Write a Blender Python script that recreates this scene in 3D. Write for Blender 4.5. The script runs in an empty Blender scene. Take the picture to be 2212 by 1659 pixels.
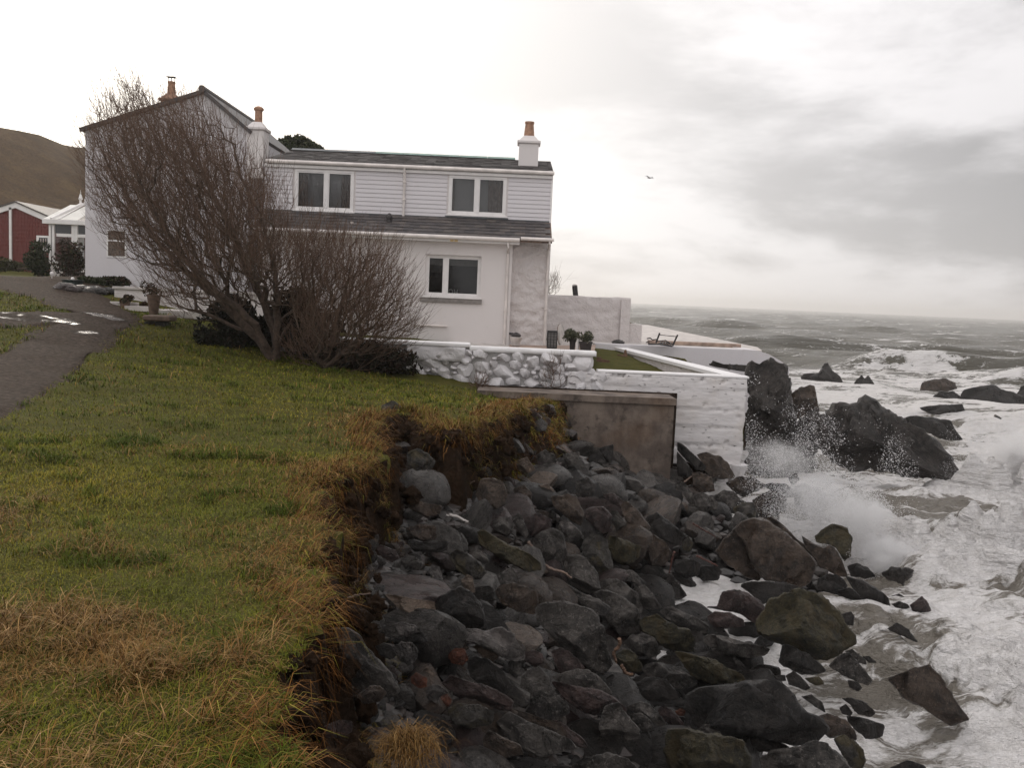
import bpy, math, random
import numpy as np
from mathutils import Matrix, Vector
rng = np.random.default_rng(7)
random.seed(7)
sc = bpy.context.scene
col = sc.collection

# ------------------------------------------------------------------ camera
EYE = 4.3                     # metres above mean sea level (sea = 0)
F = 2000.0                    # focal length in units of a 2211 px wide picture
PW, PH = 2211.0, 1659.0
PITCH = math.radians(5.37); ROLL = math.radians(2.5)
Fv = np.array([0, math.cos(PITCH), -math.sin(PITCH)])
R0 = np.array([1., 0, 0]); U0 = np.array([0, math.sin(PITCH), math.cos(PITCH)])
Rv = R0*math.cos(ROLL) + U0*math.sin(ROLL)
Uv = -R0*math.sin(ROLL) + U0*math.cos(ROLL)
cam_d = bpy.data.cameras.new('camera'); cam = bpy.data.objects.new('camera', cam_d); col.objects.link(cam)
cam_d.sensor_fit = 'HORIZONTAL'; cam_d.sensor_width = 36.0; cam_d.lens = F/PW*36.0
cam_d.clip_start = 0.05; cam_d.clip_end = 30000
M = Matrix(((Rv[0], Uv[0], -Fv[0], 0), (Rv[1], Uv[1], -Fv[1], 0), (Rv[2], Uv[2], -Fv[2], EYE), (0, 0, 0, 1)))
cam.matrix_world = M
sc.camera = cam

# ------------------------------------------------------------------ world, sun, exposure
SUN_AZ = math.radians(-27)    # from +Y towards +X
SUN_EL = math.radians(13)
sd = Vector((math.sin(SUN_AZ)*math.cos(SUN_EL), math.cos(SUN_AZ)*math.cos(SUN_EL), math.sin(SUN_EL)))
w = bpy.data.worlds.new('World'); sc.world = w; w.use_nodes = True
nt = w.node_tree; nt.nodes.clear()
def wn(t, **k):
    n = nt.nodes.new(t)
    for a, b in k.items(): setattr(n, a, b)
    return n
L = nt.links.new
def wmath(op, a, b=None, c=None, clamp=False):
    n = wn('ShaderNodeMath', operation=op); n.use_clamp = clamp
    for i, v in enumerate((a, b, c)):
        if v is None: continue
        if isinstance(v, (int, float)): n.inputs[i].default_value = v
        else: L(v, n.inputs[i])
    return n.outputs[0]
out = wn('ShaderNodeOutputWorld')
sky = wn('ShaderNodeTexSky', sky_type='NISHITA'); sky.sun_disc = False
sky.sun_elevation = SUN_EL; sky.sun_rotation = SUN_AZ
bg1 = wn('ShaderNodeBackground'); bg1.inputs[1].default_value = 0.06; L(sky.outputs[0], bg1.inputs[0])
tc = wn('ShaderNodeTexCoord')
dot = wn('ShaderNodeVectorMath', operation='DOT_PRODUCT'); L(tc.outputs['Generated'], dot.inputs[0]); dot.inputs[1].default_value = sd
sep = wn('ShaderNodeSeparateXYZ'); L(tc.outputs['Generated'], sep.inputs[0])
zc = wmath('MAXIMUM', sep.outputs[2], 0.0)
# cloud layer: project the direction on a flat ceiling so that clouds shrink towards the horizon
den = wmath('ADD', zc, 0.22)
comb = wn('ShaderNodeCombineXYZ')
L(wmath('DIVIDE', sep.outputs[0], den), comb.inputs[0]); L(wmath('DIVIDE', sep.outputs[1], den), comb.inputs[1])
comb.inputs[2].default_value = 3.4
n1 = wn('ShaderNodeTexNoise'); n1.inputs['Scale'].default_value = 0.85; n1.inputs['Detail'].default_value = 9; n1.inputs['Roughness'].default_value = 0.58
n1.inputs['Distortion'].default_value = 0.25
L(comb.outputs[0], n1.inputs['Vector'])
glow = wmath('POWER', wmath('MAXIMUM', dot.outputs['Value'], 0.0), 7.0)
glow2 = wmath('POWER', wmath('MAXIMUM', dot.outputs['Value'], 0.0), 60.0)
# overcast: brighter overhead, darker bank of cloud away from the sun

cl = wn('ShaderNodeMapRange'); cl.interpolation_type = 'SMOOTHSTEP'
L(n1.outputs[0], cl.inputs[0]); cl.inputs[1].default_value = 0.40; cl.inputs[2].default_value = 0.60; cl.inputs[3].default_value = 0.0; cl.inputs[4].default_value = 1.0
dark = wmath('MULTIPLY', cl.outputs[0], wmath('MULTIPLY_ADD', wmath('MULTIPLY', sep.outputs[0], zc), 3.0, 0.35, True))
base = wmath('MULTIPLY_ADD', zc, 0.62, 0.78)
base = wmath('SUBTRACT', base, wmath('MULTIPLY', dark, 0.66))
base = wmath('SUBTRACT', base, wmath('MULTIPLY', wmath('MULTIPLY_ADD', sep.outputs[0], 1.3, -0.15, True), 0.26))
base = wmath('MAXIMUM', base, 0.38)
lum = wmath('ADD', base, wmath('ADD', wmath('MULTIPLY', glow, 0.42), wmath('MULTIPLY', glow2, 0.9)))
mixc = wn('ShaderNodeMix', data_type='RGBA')
mixc.inputs[6].default_value = (0.99, 0.962, 0.972, 1); mixc.inputs[7].default_value = (1.0, 0.945, 0.865, 1)
L(wmath('MULTIPLY', glow, 1.0, None, True), mixc.inputs[0])
bg2 = wn('ShaderNodeBackground'); L(mixc.outputs[2], bg2.inputs[0]); L(lum, bg2.inputs[1])
mx = wn('ShaderNodeMixShader'); mx.inputs[0].default_value = 0.94
L(bg1.outputs[0], mx.inputs[1]); L(bg2.outputs[0], mx.inputs[2]); L(mx.outputs[0], out.inputs[0])

sun_d = bpy.data.lights.new('sun', 'SUN'); sun = bpy.data.objects.new('sun', sun_d); col.objects.link(sun)
sun_d.energy = 0.7; sun_d.angle = math.radians(14); sun_d.color = (1, 0.9, 0.78)
sun.rotation_euler = (-sd).to_track_quat('-Z', 'Y').to_euler()
sun.location = (-20, 40, 30)

sc.view_settings.view_transform = 'Standard'; sc.view_settings.look = 'None'
sc.view_settings.exposure = 0.25; sc.view_settings.gamma = 1.0; sc.view_settings.use_curve_mapping = False
sc.cycles.use_denoising = True
sc.cycles.max_bounces = 8; sc.cycles.diffuse_bounces = 4; sc.cycles.volume_bounces = 3
sc.cycles.transparent_max_bounces = 16

# ------------------------------------------------------------------ projection helpers
def ray(px, py):
    u = (px-PW/2)/F; v = -(py-PH/2)/F
    return Fv + u*Rv + v*Uv
def at(px, py, Y):
    d = ray(px, py); t = Y/d[1]
    return np.array([d[0]*t, Y, EYE+d[2]*t])
def at_z(px, py, z):
    d = ray(px, py); t = (z-EYE)/d[2]
    return np.array([d[0]*t, d[1]*t, z])
def hit(px, py, zfun, y0=2.0, y1=90.0, n=900):
    d = ray(px, py); Y = np.linspace(y0, y1, n); X = d[0]/d[1]*Y; Z = EYE+d[2]/d[1]*Y
    g = Z-zfun(X, Y)
    k = np.where(g < 0)[0]
    if len(k) == 0: return None
    i = k[0]
    return np.array([X[i], Y[i], Z[i]])

# ------------------------------------------------------------------ noise (numpy gradient noise)
_perm = np.random.default_rng(3).permutation(256); _perm = np.concatenate([_perm, _perm, _perm])
_grad = np.random.default_rng(4).normal(size=(256, 3)); _grad /= np.linalg.norm(_grad, axis=1)[:, None]
def pnoise(P):
    P = np.asarray(P, float); i = np.floor(P).astype(int); f = P-i; u = f*f*f*(f*(f*6-15)+10); i &= 255
    r = 0
    for dx in (0, 1):
        wx = u[:, 0] if dx else 1-u[:, 0]
        for dy in (0, 1):
            wy = u[:, 1] if dy else 1-u[:, 1]
            for dz in (0, 1):
                wz = u[:, 2] if dz else 1-u[:, 2]
                h = _perm[_perm[_perm[(i[:, 0]+dx) & 255]+((i[:, 1]+dy) & 255)]+((i[:, 2]+dz) & 255)]
                g = _grad[h]
                r = r+wx*wy*wz*(g[:, 0]*(f[:, 0]-dx)+g[:, 1]*(f[:, 1]-dy)+g[:, 2]*(f[:, 2]-dz))
    return r*1.5
def fbm(P, o=4, lac=2.0, g=0.5):
    P = np.asarray(P, float); a = 1.0; r = 0
    for k in range(o):
        r = r+a*pnoise(P+k*17.3); P = P*lac; a *= g
    return r
def fbm2(x, y, s, o=4, z=0.0):
    x = np.asarray(x, float); sh = x.shape
    P = np.stack([x.ravel()*s, np.asarray(y, float).ravel()*s, np.full(x.size, z)], 1)
    return fbm(P, o).reshape(sh)
def sstep(a, b, x):
    t = np.clip((x-a)/(b-a), 0, 1); return t*t*(3-2*t)

# ------------------------------------------------------------------ object helpers
def link(o, parent=None):
    col.objects.link(o)
    if parent is not None: o.parent = parent
    return o
def tag(o, label=None, cat=None, group=None, kind=None):
    if label: o['label'] = label
    if cat: o['category'] = cat
    if group: o['group'] = group
    if kind: o['kind'] = kind
    return o
def empty(name, loc, label, cat, group=None):
    o = bpy.data.objects.new(name, None); o.location = loc; link(o); o.empty_display_size = 0.1
    return tag(o, label, cat, group)
def make_mesh(name, V, faces, mat, smooth=False, sharp=None, attrs=None):
    """V (n,3); faces: array (m,k) or list of such arrays"""
    me = bpy.data.meshes.new(name)
    fl = faces if isinstance(faces, list) else [faces]
    fl = [np.asarray(f, np.int32) for f in fl if len(f)]
    loops = np.concatenate([f.ravel() for f in fl]); tot = np.concatenate([np.full(len(f), f.shape[1], np.int32) for f in fl])
    me.vertices.add(len(V)); me.vertices.foreach_set('co', np.asarray(V, np.float32).ravel())
    me.loops.add(len(loops)); me.loops.foreach_set('vertex_index', loops)
    me.polygons.add(len(tot)); st = np.concatenate([[0], np.cumsum(tot)[:-1]]).astype(np.int32)
    me.polygons.foreach_set('loop_start', st); me.polygons.foreach_set('loop_total', tot)
    if smooth: me.polygons.foreach_set('use_smooth', np.ones(len(tot), bool))
    if attrs:
        for k, a in attrs.items():
            a = np.asarray(a, np.float32)
            if a.ndim == 1:
                t = me.attributes.new(k, 'FLOAT', 'POINT'); t.data.foreach_set('value', a)
            else:
                t = me.attributes.new(k, 'FLOAT_COLOR', 'POINT')
                t.data.foreach_set('color', np.concatenate([a, np.ones((len(a), 1), np.float32)], 1).ravel())
    me.update(calc_edges=True); me.validate()
    if sharp is not None and smooth: me.set_sharp_from_angle(angle=math.radians(sharp))
    if mat: me.materials.append(mat)
    return me
def mobj(name, V, faces, mat, parent=None, origin=None, **k):
    V = np.asarray(V, float)
    if origin is not None: V = V-np.asarray(origin)
    me = make_mesh(name, V, faces, mat, **k)
    o = bpy.data.objects.new(name, me); link(o, parent)
    if origin is not None and parent is None: o.location = origin
    return o

class MB:
    """collects shapes in world space; build() links ONE mesh relative to its parent (or to a given origin)"""
    def __init__(s): s.v = []; s.f = []; s.n = 0
    def add(s, V, Fc):
        s.v.append(np.asarray(V, float))
        for f in Fc: s.f.append([i+s.n for i in f])
        s.n += len(V)
    def box(s, x0, x1, y0, y1, z0, z1, bev=0.0):
        if bev <= 0:
            V = [(x0,y0,z0),(x1,y0,z0),(x1,y1,z0),(x0,y1,z0),(x0,y0,z1),(x1,y0,z1),(x1,y1,z1),(x0,y1,z1)]
            s.add(V, [(0,3,2,1),(4,5,6,7),(0,1,5,4),(1,2,6,5),(2,3,7,6),(3,0,4,7)])
        else:
            b = bev
            def ring(z, i): return [(x0+i,y0+i,z),(x1-i,y0+i,z),(x1-i,y1-i,z),(x0+i,y1-i,z)]
            V = ring(z0, b)+ring(z0+b, 0)+ring(z1-b, 0)+ring(z1, b)
            Fc = [(3,2,1,0),(12,13,14,15)]
            for k in range(3):
                for j in range(4):
                    a = k*4+j; c = k*4+(j+1) % 4; Fc.append((a, c, c+4, a+4))
            s.add(V, Fc)
        return s
    def prism(s, P, d):
        """polygon of 3-D points P extruded by the vector d"""
        P = np.asarray(P, float); n = len(P)
        V = np.concatenate([P, P+np.asarray(d)])
        s.add(V, [tuple(range(n))[::-1], tuple(range(n, 2*n))]+[(i, (i+1) % n, (i+1) % n+n, i+n) for i in range(n)])
        return s
    def tube(s, pts, r, n=8, caps=True):
        pts = np.asarray(pts, float); r = np.broadcast_to(r, (len(pts),))
        V = []
        for i, p in enumerate(pts):
            a = pts[max(i-1, 0)]; b = pts[min(i+1, len(pts)-1)]; d = (b-a)/(np.linalg.norm(b-a)+1e-9)
            q = np.array([0, 0, 1.]) if abs(d[2]) < .9 else np.array([1., 0, 0])
            u = np.cross(d, q); u /= np.linalg.norm(u); v = np.cross(d, u)
            for k in range(n):
                t = 2*math.pi*k/n; V.append(p+r[i]*(math.cos(t)*u+math.sin(t)*v))
        Fc = []
        for i in range(len(pts)-1):
            for k in range(n):
                a = i*n+k; b = i*n+(k+1) % n; Fc.append((a, b, b+n, a+n))
        if caps: Fc += [tuple(range(n))[::-1], tuple(range((len(pts)-1)*n, len(pts)*n))]
        s.add(V, Fc); return s
    def lathe(s, c, prof, n=16):
        c = np.asarray(c, float); V = []
        for (r, z) in prof:
            for k in range(n):
                t = 2*math.pi*k/n; V.append(c+np.array([r*math.cos(t), r*math.sin(t), z]))
        Fc = []
        for i in range(len(prof)-1):
            for k in range(n):
                a = i*n+k; b = i*n+(k+1) % n; Fc.append((a, b, b+n, a+n))
        Fc += [tuple(range(n))[::-1], tuple(range((len(prof)-1)*n, len(prof)*n))]
        s.add(V, Fc); return s
    def build(s, name, mat, parent=None, origin=None, smooth=False, sharp=35):
        V = np.concatenate(s.v)
        org = np.zeros(3)
        p = parent
        if p is not None:
            while p is not None: org = org+np.array(p.location); p = p.parent
        elif origin is not None: org = np.asarray(origin, float)
        me = bpy.data.meshes.new(name); me.from_pydata([tuple(x) for x in (V-org)], [], s.f); me.update()
        if smooth:
            me.polygons.foreach_set('use_smooth', np.ones(len(me.polygons), bool)); me.set_sharp_from_angle(angle=math.radians(sharp))
        if mat: me.materials.append(mat)
        o = bpy.data.objects.new(name, me); link(o, parent)
        if parent is None: o.location = org
        return o

# ------------------------------------------------------------------ materials
class N:
    def __init__(s, name):
        s.m = bpy.data.materials.new(name); s.m.use_nodes = True; s.t = s.m.node_tree; s.t.nodes.clear()
        s.out = s.t.nodes.new('ShaderNodeOutputMaterial')
    def new(s, t, **k):
        n = s.t.nodes.new(t)
        for a, b in k.items(): setattr(n, a, b)
        return n
    def L(s, a, b): s.t.links.new(a, b)
    def put(s, sock, v):
        if v is None: return
        if isinstance(v, bpy.types.NodeSocket): s.L(v, sock)
        else: sock.default_value = v
    def coord(s, kind='Object', scale=(1, 1, 1), loc=None):
        c = s.new('ShaderNodeTexCoord').outputs[kind] if kind != 'Position' else s.new('ShaderNodeNewGeometry').outputs['Position']
        m = s.new('ShaderNodeMapping'); m.inputs['Scale'].default_value = scale; s.L(c, m.inputs[0])
        if loc is not None: s.put(m.inputs['Location'], loc)
        return m.outputs[0]
    def noise(s, v, scale, detail=4, rough=0.55, dist=0.0):
        n = s.new('ShaderNodeTexNoise'); n.inputs['Scale'].default_value = scale; n.inputs['Detail'].default_value = detail
        n.inputs['Roughness'].default_value = rough; n.inputs['Distortion'].default_value = dist; s.L(v, n.inputs['Vector']); return n.outputs[0]
    def vor(s, v, scale, feature='F1', out='Distance', rnd=1.0):
        n = s.new('ShaderNodeTexVoronoi', feature=feature); n.inputs['Scale'].default_value = scale; n.inputs['Randomness'].default_value = rnd
        s.L(v, n.inputs['Vector']); return n.outputs[out]
    def ramp(s, f, stops):
        r = s.new('ShaderNodeValToRGB'); e = r.color_ramp.elements
        while len(e) < len(stops): e.new(0.5)
        for x, (p, c) in zip(e, stops):
            x.position = p; x.color = (c, c, c, 1) if isinstance(c, (int, float)) else (*c, 1)
        s.L(f, r.inputs[0]); return r.outputs[0]
    def mr(s, f, a, b, c=0.0, d=1.0, smooth=True):
        n = s.new('ShaderNodeMapRange'); n.interpolation_type = 'SMOOTHSTEP' if smooth else 'LINEAR'
        s.L(f, n.inputs[0])
        for i, v in enumerate((a, b, c, d)): n.inputs[i+1].default_value = v
        return n.outputs[0]
    def math(s, op, a, b=0.0, clamp=False):
        n = s.new('ShaderNodeMath', operation=op); n.use_clamp = clamp; s.put(n.inputs[0], a); s.put(n.inputs[1], b); return n.outputs[0]
    def mix(s, f, a, b, blend='MIX'):
        n = s.new('ShaderNodeMix', data_type='RGBA', blend_type=blend); s.put(n.inputs[0], f)
        for i, v in ((6, a), (7, b)):
            if isinstance(v, (tuple, list)) and len(v) == 3: v = (*v, 1)
            s.put(n.inputs[i], v)
        return n.outputs[2]
    def bump(s, h, strength=0.5, dist=0.02, normal=None):
        b = s.new('ShaderNodeBump'); b.inputs['Strength'].default_value = strength; b.inputs['Distance'].default_value = dist
        s.L(h, b.inputs['Height'])
        if normal is not None: s.L(normal, b.inputs['Normal'])
        return b.outputs[0]
    def bsdf(s, color, rough=0.7, normal=None, **k):
        p = s.new('ShaderNodeBsdfPrincipled')
        if isinstance(color, (tuple, list)) and len(color) == 3: color = (*color, 1)
        s.put(p.inputs['Base Color'], color); s.put(p.inputs['Roughness'], rough)
        if normal is not None: s.L(normal, p.inputs['Normal'])
        for a, b in k.items(): s.put(p.inputs[a.replace('_', ' ')], b)
        s.L(p.outputs[0], s.out.inputs[0]); return s.m

def simple(name, c, rough=0.6, var=0.15, scale=6.0, bump=0.15, bs=40.0, bd=0.01, **k):
    n = N(name); v = n.coord('Position')
    f = n.noise(v, scale, 5)
    cc = n.mix(n.mr(f, .3, .7), tuple(x*(1-var) for x in c), tuple(min(1, x*(1+var)) for x in c))
    return n.bsdf(cc, rough, n.bump(n.noise(v, bs, 4), bump, bd), **k)

MT = {}
def white_wall(name, c=(.74, .70, .69), bump=.35, bs=9, bd=.03, stain=.35, grime=(.42, .38, .34), fine=55):
    n = N(name); v = n.coord('Position'); vs = n.coord('Position', (1.3, 1.3, .35))
    st = n.mr(n.noise(vs, 1.6, 6, .62), .48, .78)
    st2 = n.mr(n.noise(v, 5.5, 6, .7), .55, .82)
    c1 = n.mix(n.math('MULTIPLY', st, stain), c, tuple(a*b**.6 for a, b in zip(c, (.82, .76, .70))))
    c1 = n.mix(n.math('MULTIPLY', st2, stain*.8), c1, grime)
    h = n.math('ADD', n.noise(v, bs, 5, .6), n.math('MULTIPLY', n.noise(v, fine, 3), .3))
    return n.bsdf(c1, .75, n.bump(h, bump, bd))
MT['render'] = white_wall('painted_render', (.71, .665, .645), bump=.18, bs=25, bd=.012, stain=.22)
MT['rough'] = white_wall('rough_painted_stone', (.68, .63, .61), bump=.9, bs=4.5, bd=.09, stain=.3, fine=20)
MT['gable'] = white_wall('painted_harling', (.66, .63, .64), bump=.5, bs=30, bd=.02, stain=.3)
MT['plank'] = white_wall('painted_boards', (.68, .65, .66), bump=.12, bs=14, bd=.008, stain=.15)
MT['seawall'] = None
MT['stone_white'] = white_wall('limewashed_stone', (.70, .675, .675), bump=.9, bs=9, bd=.05, stain=.45, grime=(.26, .24, .22))
MT['mortar'] = white_wall('limewashed_mortar', (.40, .385, .375), bump=.9, bs=8, bd=.05, stain=.7, grime=(.22, .20, .18))
MT['coping'] = white_wall('painted_coping', (.82, .80, .79), bump=.3, bs=18, bd=.012, stain=.3, grime=(.5, .47, .42))
MT['trim'] = simple('white_trim', (.80, .77, .75), .4, .05, 4, .05)
MT['gutter'] = simple('cream_gutter', (.72, .66, .62), .45, .12, 3, .05)
n = N('glass'); n.bsdf((.035, .037, .04), .06, None, Specular_IOR_Level=.5); MT['glass'] = n.m
MT['curtain'] = simple('curtain_cloth', (.42, .34, .31), .9, .2, 8, .1)
MT['blind'] = simple('blind_cloth', (.20, .18, .165), .9, .1, 8, .1)
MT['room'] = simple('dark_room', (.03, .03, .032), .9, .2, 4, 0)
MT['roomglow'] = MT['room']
MT['slate'] = None
n = N('slate'); oi = n.new('ShaderNodeObjectInfo').outputs['Random']; v = n.coord('Position')
f = n.math('ADD', n.math('MULTIPLY', n.noise(v, 7, 5), .6), n.math('MULTIPLY', oi, .45))
cc = n.ramp(f, [(.2, (.025, .022, .024)), (.5, (.05, .043, .043)), (.75, (.085, .07, .062)), (.95, (.15, .13, .11))])
MT['slate'] = n.bsdf(cc, .55, n.bump(n.noise(v, 40, 4), .4, .01))
MT['lead'] = simple('lead_flashing', (.10, .11, .115), .5, .2, 5, .1)
MT['copper'] = simple('green_ridge_flashing', (.17, .27, .23), .55, .25, 4, .1)
MT['clay'] = simple('chimney_clay', (.34, .19, .12), .8, .3, 9, .3)
MT['black'] = simple('black_metal', (.018, .016, .016), .5, .2, 9, .15)
MT['plastic'] = simple('dark_plastic', (.03, .025, .025), .5, .2, 9, .1)
MT['red'] = None
n = N('red_boards'); v = n.coord('Position', (1, 1, 1)); wv = n.new('ShaderNodeTexWave'); wv.inputs['Scale'].default_value = 1.6; wv.bands_direction = 'Z'; n.L(v, wv.inputs[0])
cc = n.mix(n.noise(v, 2.5, 5), (.105, .014, .011), (.16, .023, .016))
MT['red'] = n.bsdf(cc, .6, n.bump(wv.outputs[0], .3, .02))
MT['rust'] = simple('weathered_wood', (.14, .08, .05), .85, .35, 10, .4)
MT['wood'] = simple('driftwood', (.16, .11, .085), .8, .4, 12, .5)
MT['redwood'] = simple('red_stick', (.075, .028, .02), .7, .4, 12, .4)
MT['terracotta'] = simple('terrace_paving', (.33, .24, .19), .85, .3, 3, .2)
MT['paleslab'] = simple('pale_paving', (.5, .46, .43), .8, .25, 3, .2)
MT['planter'] = simple('brown_planter', (.13, .085, .06), .7, .3, 8, .3)
MT['green_plastic'] = simple('green_plastic', (.006, .018, .015), .4, .2, 8, .1)
MT['glasshouse'] = simple('polycarbonate', (.62, .60, .55), .35, .1, 3, .05)
MT['gull'] = simple('gull_feathers', (.62, .62, .63), .8, .2, 8, .1)

# board-marked, pitted white concrete
n = N('board_marked_concrete'); v = n.coord('Position'); vv = n.coord('Position', (1, 1, 3.2))
vh = n.coord('Position', (.9, .9, 2.6))
pit = n.mr(n.noise(n.coord('Position', (.8, .8, 2.2)), 8.5, 6, .7), .60, .66)
band = n.mr(n.noise(n.coord('Position', (.12, .12, 2.6)), 1.0, 2), .40, .55)
pm = n.math('MULTIPLY', pit, band)
c1 = n.mix(n.mr(n.noise(vh, 2, 6, .65), .52, .8), (.72, .69, .68), (.56, .52, .49))
c1 = n.mix(n.math('MULTIPLY', n.mr(n.noise(v, 1.1, 4), .5, .75), .5), c1, (.60, .53, .46))
c1 = n.mix(pm, c1, (.05, .045, .045))
h = n.math('ADD', n.math('MULTIPLY', n.noise(vh, 3.0, 6, .65), .7), n.math('MULTIPLY', pm, -1.2))
MT['seawall'] = n.bsdf(c1, .8, n.bump(h, .8, .05))
# old brown concrete
n = N('old_concrete'); v = n.coord('Position'); vs = n.coord('Position', (1.1, 1.1, .8))
c1 = n.mix(n.mr(n.noise(vs, 1.6, 7, .65), .38, .66), (.088, .066, .053), (.205, .162, .130))
c1 = n.mix(n.mr(n.noise(v, 3.1, 7, .7), .52, .68), c1, (.045, .034, .027))
c1 = n.mix(n.math('MULTIPLY', n.mr(n.noise(v, .9, 4), .5, .7), .45), c1, (.14, .085, .05))
MT['concrete'] = n.bsdf(c1, .85, n.bump(n.math('ADD', n.noise(v, 6, 6, .65), n.math('MULTIPLY', n.noise(v, 45, 3), .3)), .6, .03))

# rocks
def rock_mat(name, lo, hi, spots=None, spot_amt=.3, rough=(.20, .48), bump=.9):
    n = N(name); oi = n.new('ShaderNodeObjectInfo').outputs['Random']
    v = n.new('ShaderNodeVectorMath', operation='ADD'); n.L(n.coord('Object'), v.inputs[0])
    cb = n.new('ShaderNodeCombineXYZ'); n.L(n.math('MULTIPLY', oi, 37.0), cb.inputs[0]); n.L(n.math('MULTIPLY', oi, 91.0), cb.inputs[1]); n.L(cb.outputs[0], v.inputs[1]); v = v.outputs[0]
    a = n.noise(v, 2.4, 8, .68, .3); b = n.noise(v, 9, 8, .72)
    rot = n.new('ShaderNodeVectorRotate', rotation_type='EULER_XYZ'); n.L(v, rot.inputs['Vector']); cr_ = n.new('ShaderNodeCombineXYZ'); n.L(n.math('MULTIPLY', oi, 23.0), cr_.inputs[0]); n.L(n.math('MULTIPLY', oi, 57.0), cr_.inputs[1]); n.L(cr_.outputs[0], rot.inputs['Rotation'])
    st_m = n.new('ShaderNodeMapping'); st_m.inputs['Scale'].default_value = (1, 1, 6.5); n.L(rot.outputs[0], st_m.inputs[0]); strat = n.noise(st_m.outputs[0], 1.7, 7, .7)
    f = n.math('ADD', n.math('MULTIPLY', a, .45), n.math('ADD', n.math('MULTIPLY', b, .34), n.math('MULTIPLY', strat, .26)))
    lo2 = n.mix(oi, tuple(x*.75 for x in lo), tuple(x*1.2 for x in lo)); hi2 = n.mix(oi, tuple(x*.85 for x in hi), tuple(x*1.2 for x in hi))
    c = n.mix(n.mr(f, .43, .62), lo2, hi2)
    c = n.mix(n.mr(n.noise(v, 30, 6, .8), .54, .64), c, tuple(min(1, x*1.7+.01) for x in hi))
    # veins and cracks
    vn = n.noise(v, 3.2, 5, .6, 1.5); cr = n.mr(n.math('ABSOLUTE', n.math('SUBTRACT', vn, .5)), 0, .022, 1, 0)
    c = n.mix(n.math('MULTIPLY', cr, .55), c, tuple(x*.35 for x in lo))
    if spots: c = n.mix(n.math('MULTIPLY', n.mr(n.noise(v, 4.2, 7, .72), .50, .62), spot_amt), c, spots)
    r = n.mr(n.noise(v, 2.0, 5), .3, .7, rough[0], rough[1])
    h = n.math('ADD', n.math('ADD', n.math('MULTIPLY', n.noise(v, 5, 8, .66), 1.0), n.math('MULTIPLY', n.noise(v, 24, 8, .8), 1.1)), n.math('ADD', n.math('MULTIPLY', cr, -.25), n.math('MULTIPLY', strat, .75)))
    return n.bsdf(c, r, n.bump(h, bump, .07))
RK = {
 'g': rock_mat('grey_rock', (.020, .0175, .0155), (.120, .106, .094)),
 'd': rock_mat('wet_black_rock', (.0065, .0055, .0045), (.036, .030, .026), rough=(.22, .5)),
 'b': rock_mat('brown_rock', (.019, .013, .010), (.098, .071, .053), (.075, .042, .022), .35),
 'm': rock_mat('weedy_rock', (.018, .016, .008), (.072, .058, .026), (.065, .045, .014), .8, (.5, .8), 1.0),
 'p': rock_mat('pale_rock', (.055, .050, .047), (.17, .15, .138)),
 'r': rock_mat('plum_rock', (.026, .017, .016), (.082, .055, .049)),
 'o': rock_mat('orange_rock', (.075, .028, .017), (.19, .072, .042)),
 't': rock_mat('tan_rock', (.085, .062, .048), (.23, .175, .135), (.15, .09, .05), .4),
 'l': rock_mat('lichened_rock', (.018, .016, .014), (.070, .062, .053), (.13, .10, .04), .5),
 'k': rock_mat('barnacled_black_rock', (.015, .0125, .011), (.066, .055, .047), (.11, .095, .085), .4, (.3, .6), 1.0),
}
def soil_like(name, stops, bump, bs, bd, rough=.9, sc=3.0, spec=.08):
    n = N(name); v = n.coord('Position')
    f = n.math('ADD', n.math('MULTIPLY', n.noise(v, sc, 8, .68), .7), n.math('MULTIPLY', n.noise(v, sc*9, 5, .7), .3))
    return n.bsdf(n.ramp(f, stops), rough, n.bump(n.math('ADD', n.noise(v, bs, 7, .7), n.math('MULTIPLY', n.vor(v, bs*2.2), .4)), bump, bd), Specular_IOR_Level=spec)
MT['soil'] = soil_like('dark_soil', [(.3, (.008, .005, .003)), (.52, (.028, .016, .009)), (.72, (.070, .040, .022))], 1.0, 7, .08)
MT['shingle'] = soil_like('wet_shingle', [(.3, (.006, .005, .005)), (.55, (.015, .013, .012)), (.75, (.035, .029, .027))], 1.0, 12, .06, .5)
MT['lawnbase'] = soil_like('lawn_turf', [(.3, (.040, .038, .010)), (.5, (.070, .068, .014)), (.7, (.115, .088, .024))], .8, 20, .04)
MT['hill'] = soil_like('bracken_hillside', [(.3, (.035, .024, .012)), (.5, (.085, .052, .026)), (.7, (.14, .092, .042))], .8, 1.2, .5, .95, .25)
# attribute coloured vegetation
def veg(name, rough=.65, trans=.0):
    n = N(name); a = n.new('ShaderNodeAttribute'); a.attribute_name = 'col'
    return n.bsdf(a.outputs['Color'], rough, None, Specular_IOR_Level=.06)
MT['veg'] = veg('grass_blades'); MT['leaf'] = veg('leaves', .55); MT['twig'] = veg('bare_twigs', .8)
MT['bark'] = simple('bark', (.075, .05, .036), .9, .4, 12, .8, 30, .02)

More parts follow.
